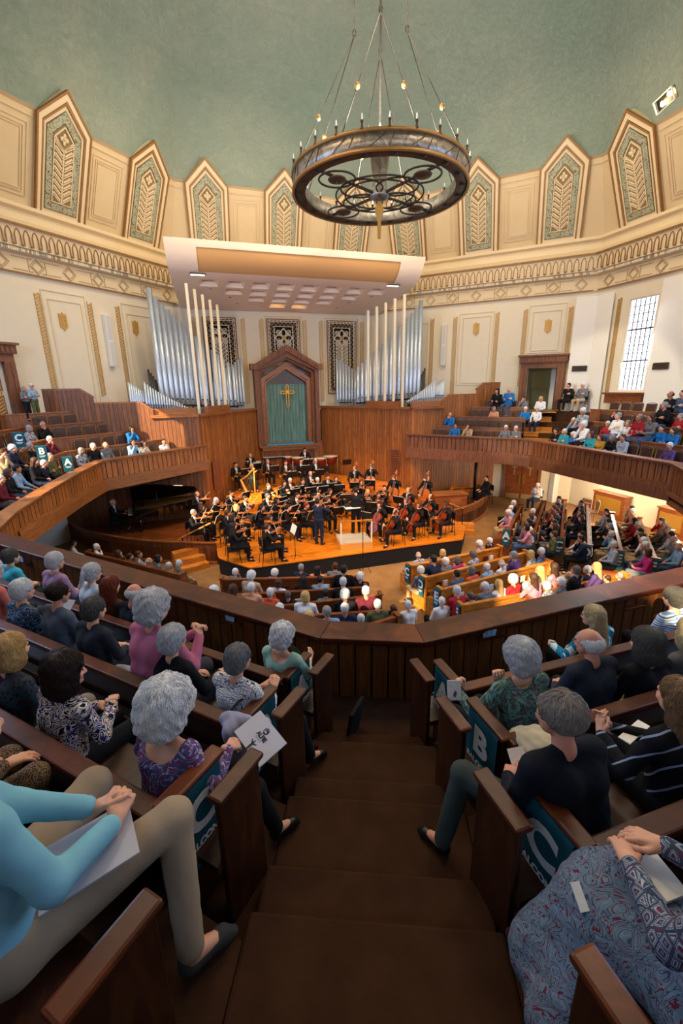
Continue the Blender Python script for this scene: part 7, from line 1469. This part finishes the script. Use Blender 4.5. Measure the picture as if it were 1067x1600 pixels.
near(1,2,1058,1085,'long','u',P_BSTR,BLK,'person with long tawny hair in a black striped top with steepled hands, third pew, right',fem=1,b=1.02,curl=.12,hs=1.08,wl=(-.24,.34,.82,0),wr=(-.14,.36,.82,0),hl=dict(d=V3(.35,.5,.8),n=V3(-.9,.1,.3),curl=.35),hr=dict(d=V3(-.35,.5,.8),n=V3(.9,.1,.3),curl=.35))
# fourth row left: blue shirt, khaki trousers, hands clasped over the knees; head out of the picture
BLUE=sol('#79b3c6',.05,.9)
_,Jb,mb_=near(-1,3,None,None,'short','g',BLUE,KH,'person in a light blue shirt and khaki trousers leaning forward, fourth pew at the aisle',along=.32,hz=1.12,dperp=.05,lean=.1,b=1.1,kf=((-.2,.5,.56),(.25,.54,.58)),side=-.12,wl=(.09,.39,.70,0),wr=(.17,.37,.72,0),hl=dict(d=V3(.35,.75,.25),n=V3(-.5,.1,.8),curl=.85,spread=.25),hr=dict(d=V3(-.4,.8,.3),n=V3(.5,.2,.8),curl=.9,spread=.25),al=(-.2,.5,.1,0),ar=(.40,.42,.1,0),kr=(.2,.5,1),sleeve=.86,shoe=sol('#3a3a3a'),curl=.05,n=800)
near(-1,3,None,None,'bob','b',P_TWEED,P_TWEED,'person in brown tweed at the left edge of the fourth pew',along=1.1,hz=1.,lean=.1,fem=1,wr=(.14,.34,.72,0),hr=dict(d=V3(.2,.9,-.1),curl=.4),curl=.05,n=800)
# fourth row right: paisley skirt and knit cardigan
ow,Jw,mw=near(1,3,None,None,'bob','g',P_KNIT,P_SKIRT,'person in a blue-grey paisley skirt and patterned knit cardigan, fourth pew, right aisle end',along=.14,hz=1.02,lean=.12,fem=1,b=1.05,wl=(-.1,.40,.74,0),wr=(.06,.40,.76,0),hl=dict(d=V3(.5,.8,-.05),n=V3(-.1,0,1),curl=.5),hr=dict(d=V3(-.6,.7,.0),n=V3(.1,0,1),curl=.5),skirt=True,shoe=sol('#3a1620'),al=(-.28,.52,.08,0),ar=(-.05,.56,.08,0),curl=.05,n=800)
p=Jw; sp=[C_(p['hipl'],p['hipr'],.16,None,.06),C_(p['hipl'],p['knl'],.14,.10,.08),C_(p['hipr'],p['knr'],.14,.10,.08),C_(p['knl']*.5+p['knr']*.5,p['hipl']*.5+p['hipr']*.5,.13,.15,.08)]
for kk,an in (('knl','anl'),('knr','anr')): sp.append(C_(p[kk],p[an]+V3(-.04,-.02,.12),.10,.14,.08))
sp.append(C_((p['knl']+p['knr'])/2,(p['anl']+p['anr'])/2+V3(-.03,-.05,.12),.12,.16,.08)); sp.append(C_(p['knl']+V3(-.05,-.1,-.05),p['anl']+V3(-.12,-.2,.1),.09,.13,.08))
link('skirt',organic('skirt',[(sp,.012)],[P_SKIRT],(.006,26)),ow)
near(1,3,None,None,'puffy','w',sol('#d9dde2'),sol('#6a4a2a'),'person in a white quilted jacket at the right edge of the fourth pew',along=.95,hz=1.,fem=1,curl=.05,n=600)
# ================= things held or lying near
def sheet(name,cs,th,mat,label,cat,zs=None,group=None,art=None):
    P=[np.array(atz(x,y,z)) for x,y,z in cs]; o=(P[0]+P[1]+P[2]+P[3])/4; x=nrm((P[1]-P[0])+(P[2]-P[3])); y=nrm((P[0]-P[3])+(P[1]-P[2])); n=nrm(np.cross(x,y)); y=np.cross(n,x); w=np.linalg.norm(P[1]-P[0]+P[2]-P[3])/2; h=np.linalg.norm(P[0]-P[3]+P[1]-P[2])/2
    m=Matrix([[x[0],y[0],n[0],o[0]],[x[1],y[1],n[1],o[1]],[x[2],y[2],n[2],o[2]],[0,0,0,1]]); r=thing(name,label,cat,m,group); mb=MB(); mb.box((0,0,0),(w,h,th)); mb.build('pages',mat,r)
    if art: art(r,w,h,th/2+.0008)
    return r
M_DK=plain('dark print','#23242b',.7); M_GREYP=plain('pale grey cover','#b9bac6',.6,nz=.01)
def alfie(r,w,h,z):
    text('title','ALFIE',h*.19,r,Matrix.Translation((w*.02,h*.04,z)),M_DK,.0018)
    mb=MB(); mb.lathe([(h*.11,0),(.0,.0004)],(0,h*.24,z),20); mb.build('portrait_disc',plain('grey portrait','#4d5058'),r); mb=MB(); mb.box((-.0,h*.21,z+.0006),(h*.12,h*.035,.0004)); mb.build('portrait_line',plain('pale print','#c9ccd2'),r)
    mb=MB(); mb.prism([(-h*.035,-h*.5),(h*.035,-h*.5),(h*.04,-h*.3),(h*.14,-h*.23),(h*.15,-h*.20),(h*.03,-h*.24),(h*.022,-h*.2),(-h*.022,-h*.2),(-h*.03,-h*.24),(-h*.12,-h*.18),(-h*.13,-h*.21),(-h*.04,-h*.3)],z,z+.0006); mb.lathe([(h*.022,0),(.0,.0005)],(0,-h*.175,z),10); mb.build('silhouette',M_DK,r)
    mb=MB(); [mb.box((0,-h*q,z),(h*.3,h*.012,.0004)) for q in (.06,.09)]; mb.build('print_line',plain('fine print','#7d7f8a'),r)
sheet('program_booklet',((405,1107,4.12),(447,1161,4.08),(407,1200,4.02),(368,1147,4.06)),.008,M_GREYP,'grey program booklet titled ALFIE held by the person with fluffy white curls','program',art=alfie)
def lapp(r,w,h,z):
    mb=MB(); mb.box((-.25*w,.2*h,z),(w*.05,h*.05,.0006)); mb.build('print_block',M_DK,r); mb=MB(); mb.prism([(-.1*w,-.3*h),(.1*w,-.34*h),(.2*w,-.1*h),(.05*w,.0),(-.06*w,-.15*h)],z,z+.0006); mb.build('photo_print',plain('grey photo print','#5d616b'),r)
Lm=lambda m,q:np.array(m@Vector(q))
o=Lm(mb_,(.14,.27,.66)); r=thing('program_booklet','open pale program lying across the khaki lap in the fourth pew','program',xf(o,math.radians(-22.5)-.5,1,.12)); mb=MB(); mb.box((0,0,0),(.27,.34,.008)); mb.build('pages',M_GREYP,r); lapp(r,.27,.34,.005)
sheet('program_booklet',((699,1062,3.98),(722,1064,3.98),(718,1092,3.84),(699,1096,3.84)),.006,M_PAGE,'small white program held at the aisle by the person in green','program',art=lapp)
sheet('program_booklet',((792,1170,3.98),(815,1166,3.98),(826,1190,3.92),(800,1196,3.92)),.006,M_PAGE,'white program beside the beige coat in the third pew, right','program')
sheet('program_booklet',((985,1345,4.3),(1030,1330,4.3),(1067,1400,4.28),(1045,1410,4.28)),.02,M_PAGE,'white booklet on the lap at the right edge, fourth pew','program')
sheet('program_booklet',((893,1380,4.25),(905,1375,4.25),(920,1425,4.2),(905,1425,4.2)),.004,M_PAGE,'slim white paper under the wrist above the paisley skirt','program')
sheet('program_booklet',((965,1150,4.05),(1000,1125,4.05),(1012,1135,4.05),(985,1165,4.05)),.006,M_PAGE,'white program on the lap beneath the steepled hands, third pew','program')
sheet('program_booklet',((95,935,3.75),(110,943,3.75),(113,958,3.65),(100,962,3.65)),.006,M_GREYP,'program between the slate shirt and charcoal sweater, second pew','program')
p=atz(462,1016,3.62); r=thing('phone_case','dark phone case held up by the person in mint','phone',xf(p,math.radians(-30),1,.6)); mb=MB(); mb.box((0,0,0),(.09,.016,.16)); mb.build('cover',plain('dark olive leather','#2b2d26'),r,bevel=.004)
p=NP(-1,.25,.02,2.7); r=thing('portfolio','thin black portfolio standing at the aisle by the front pew end','bag',xf((p[0]-.0,p[1],2.7),math.radians(70),1,.15)); mb=MB(); mb.box((0,0,.2),(.3,.04,.4)); mb.build('cover',BLK,r,bevel=.01)
def lump(name,c,prims,mat,label,cat): tag(link(name,organic(name,[(prims,.011)],[mat],(.008,28)),None,xf(c)),label,cat)
c=atz(842,1180,3.82); lump('folded_coat',c,[E((0,0,.06),(.13,.16,.1),k=.05),E((-.06,.12,.0),(.1,.1,.07),k=.05),E((.05,-.08,.13),(.1,.09,.07),k=.05)],sol('#b9ad90',.05,1.),'beige coat folded beside the navy jacket, third pew, right','coat')
c=NP(-1,.42,BK[1]+.02,3.86); lump('draped_jacket',c,[C_((-.14,.02,.02),(.14,-.04,.03),.05,k=.05),C_((-.08,-.06,-.02),(.06,-.1,-.26),.07,.06,k=.05),C_((.1,-.08,0),(.12,-.06,-.2),.05,k=.05)],sol('#9a9cb8',.05,1.),'pale lavender jacket draped over the pew before the white curls','coat')
c=NP(-1,2.05,BK[1]-.2,3.5); lump('grey_handbag',c,[E((0,0,.08),(.14,.07,.1),k=.03)],sol('#8c8a93',.05,.8),'crumpled grey bag beside the charcoal sweater, second pew','bag')
# card racks with offering cards on the inside of the rail
for x,y,s,lab in ((366,962,-1,'card rack with pale blue cards on the rail, left of the aisle'),(762,984,1,'card rack with pale cards on the rail, right of the aisle'),(40,872,-1,'card rack with blue cards on the rail at far left'),(985,940,1,'empty wooden card rack on the rail at right')):
    nn=V3(.383*s,-.924); P=onplane(x,y,nn,nn@V3(0,3.5)-.43) if s else None; r=thing('card_rack',lab,'rack',xf(P,math.radians(22.5*s))); mb=MB(); mb.box((0,-.05,-.06),(.3,.09,.012)); mb.box((0,-.095,-.045),(.3,.01,.035)); mb.build('shelf',M_RAILW,r)
    if x!=985:
        for j in range(3): mb=MB(); mb.box((-.07+.05*j,-.05-.01*j,.0),(.055,.006,.11),rz=.0); q=mb.build('offering_card',plain('pale blue card','#8fb9dc'),None,Matrix(r.matrix_world)@Matrix.Rotation(.12*(j-1),4,'Y')); tag(q,'pale blue card, number %d in the %s'%(j+1,' '.join(lab.split()[:2]+lab.split()[6:])),'card','cards in the rail racks')
# black strap over the shoulder of the print top
for o in list(COL.objects):
    l=o.get('label')
    if l and 'black strap' in l and o.name.startswith('person'):
        mb=MB(); mb.tube([(.16,.05,.98),(.13,-.10,1.0),(.0,-.19,.84),(-.14,-.14,.66)],.014,6,flat=.3); mb.build('bag_strap',M_BLACK,o)
# shorten over-long labels
for o in COL.objects:
    l=o.get('label')
    if l and len(l.split())>16: o['label']=' '.join(l.split()[:16]).rstrip(',')
W_=bpy.data.worlds.new('world'); SC.world=W_; W_.use_nodes=True; W_.node_tree.nodes['Background'].inputs[0].default_value=srgb('#bcd4ff'); W_.node_tree.nodes['Background'].inputs[1].default_value=.6
def area(name,loc,to,sx,sy,power,col):
    l=bpy.data.lights.new(name,'AREA'); l.shape='RECTANGLE'; l.size=sx; l.size_y=sy; l.energy=power; l.color=srgb(col)[:3]
    o=bpy.data.objects.new(name,l); COL.objects.link(o); o.location=loc; o.rotation_euler=(Vector(to)-Vector(loc)).to_track_quat('-Z','Y').to_euler(); return o
def spot(name,loc,to,power,ang,col,blend=.5,rad=.25):
    l=bpy.data.lights.new(name,'SPOT'); l.energy=power; l.spot_size=math.radians(ang); l.spot_blend=blend; l.color=srgb(col)[:3]; l.shadow_soft_size=rad
    o=bpy.data.objects.new(name,l); COL.objects.link(o); o.location=loc; o.rotation_euler=(Vector(to)-Vector(loc)).to_track_quat('-Z','Y').to_euler(); return o
# unseen fill panels added under the vault to brighten the hall
for i,(x,y) in enumerate(((-5,9),(5,9),(-5,17),(5,17),(0,13))): area('vault_fill_light',(x,y,17.5),(x*1.4,y+(y-13)*.6,0),2.5,2.5,430,'#ffe6c6')
for i,a in enumerate((60,90,120,150,30)): p=octv(a,7); area('wall_fill_light',(p[0],p[1],12.2),(octv(a,13)[0],octv(a,13)[1],14.2),3,.4,60,'#ffd7a6')  # added fill strips hanging free, brighten the band under the vault
for x,y,tx,ty in ((-3,5,-1.5,17),(5,6,0,17),(9,9,1,18),(-9,8,-3,17)): spot('stage_spot',(x,y,16),(tx,ty,.6),5200,38,'#ffca88')
for x in (-6,6): spot('canopy_fill_spot',(x,-3.6,8.2),(-3,21,9.6),3500,62,'#ffe7cf',1,.5)  # spots added behind the viewer to fill the canopy underside and organ
# sun through the tall south windows falls on the honey pews, the floor and the right part of the rail
l=bpy.data.lights.new('sun','SUN'); l.energy=14; l.angle=math.radians(.6); l.color=srgb('#ffe3b4')[:3]; o=bpy.data.objects.new('sun',l); COL.objects.link(o); o.rotation_euler=Vector((.47,.80,-.52)).to_track_quat('-Z','Y').to_euler()
[area('dome_fill_light',(x,13+y,11.5),(x*2.2,13+y*2.2,20),.9,.9,430,'#fff6e8') for x,y in ((1.5,0),(-1.5,0),(0,1.5),(0,-1.5))]  # unseen uplights added above the ring to brighten the vault
for x,y in ((8.9,19.3),(10.9,16.2),(11.3,13)): area('under_gallery_fill',(x,y,2.45),(x+1.2,y+1.2,1.2),1.4,.5,230,'#ffdfae')  # added fill, no fixture: brightens the cream wall below the gallery
spot('sun_standin_spot',(-12.2,8.8,9.5),(8.6,20.4,5.2),9000,17,'#fff0d2',.25,.12)  # spot added in place of sun through a left window
# daylight from the tall windows behind and beside the viewer
for f,us in ((SW,(-2.5,.05,2.6)),(SE,(-2.5,.05,2.6))):
    for u in us: p=f.P(u,7.4,-.2); q=f.P(u,5.0,6); area('window_daylight',tuple(p),tuple(q),1.7,5.4,330,'#a9cdff')
for x in (-7.05,-5,-3.05,3): area('window_daylight',(x,-4.9,10.6),(x*.6,4,3),1.4,2.2,70,'#a9cdff')
p=E_.P((WEND[0]+WEND[1])/2,(WEND[2]+WEND[3])/2,.1); q=E_.P(0,4,6); area('window_daylight',tuple(p),tuple(q),1.1,3.4,200,'#eef2ff')
for u in ((wl0+wl1)/2,(wl2+wl3)/2): p=E_.P(u,1.95,.1); q=E_.P(u,.5,4); area('window_daylight',tuple(p),tuple(q),1.2,.9,110,'#fff0dc')
SC.view_settings.view_transform='Standard'; SC.view_settings.look='None'; SC.view_settings.gamma=1; SC.view_settings.use_curve_mapping=False; SC.view_settings.exposure=0
SC.cycles.use_denoising=True; SC.cycles.max_bounces=6; SC.cycles.diffuse_bounces=4; SC.cycles.glossy_bounces=3; SC.cycles.transmission_bounces=3
SC.cycles.sample_clamp_indirect=4; SC.cycles.use_light_tree=True
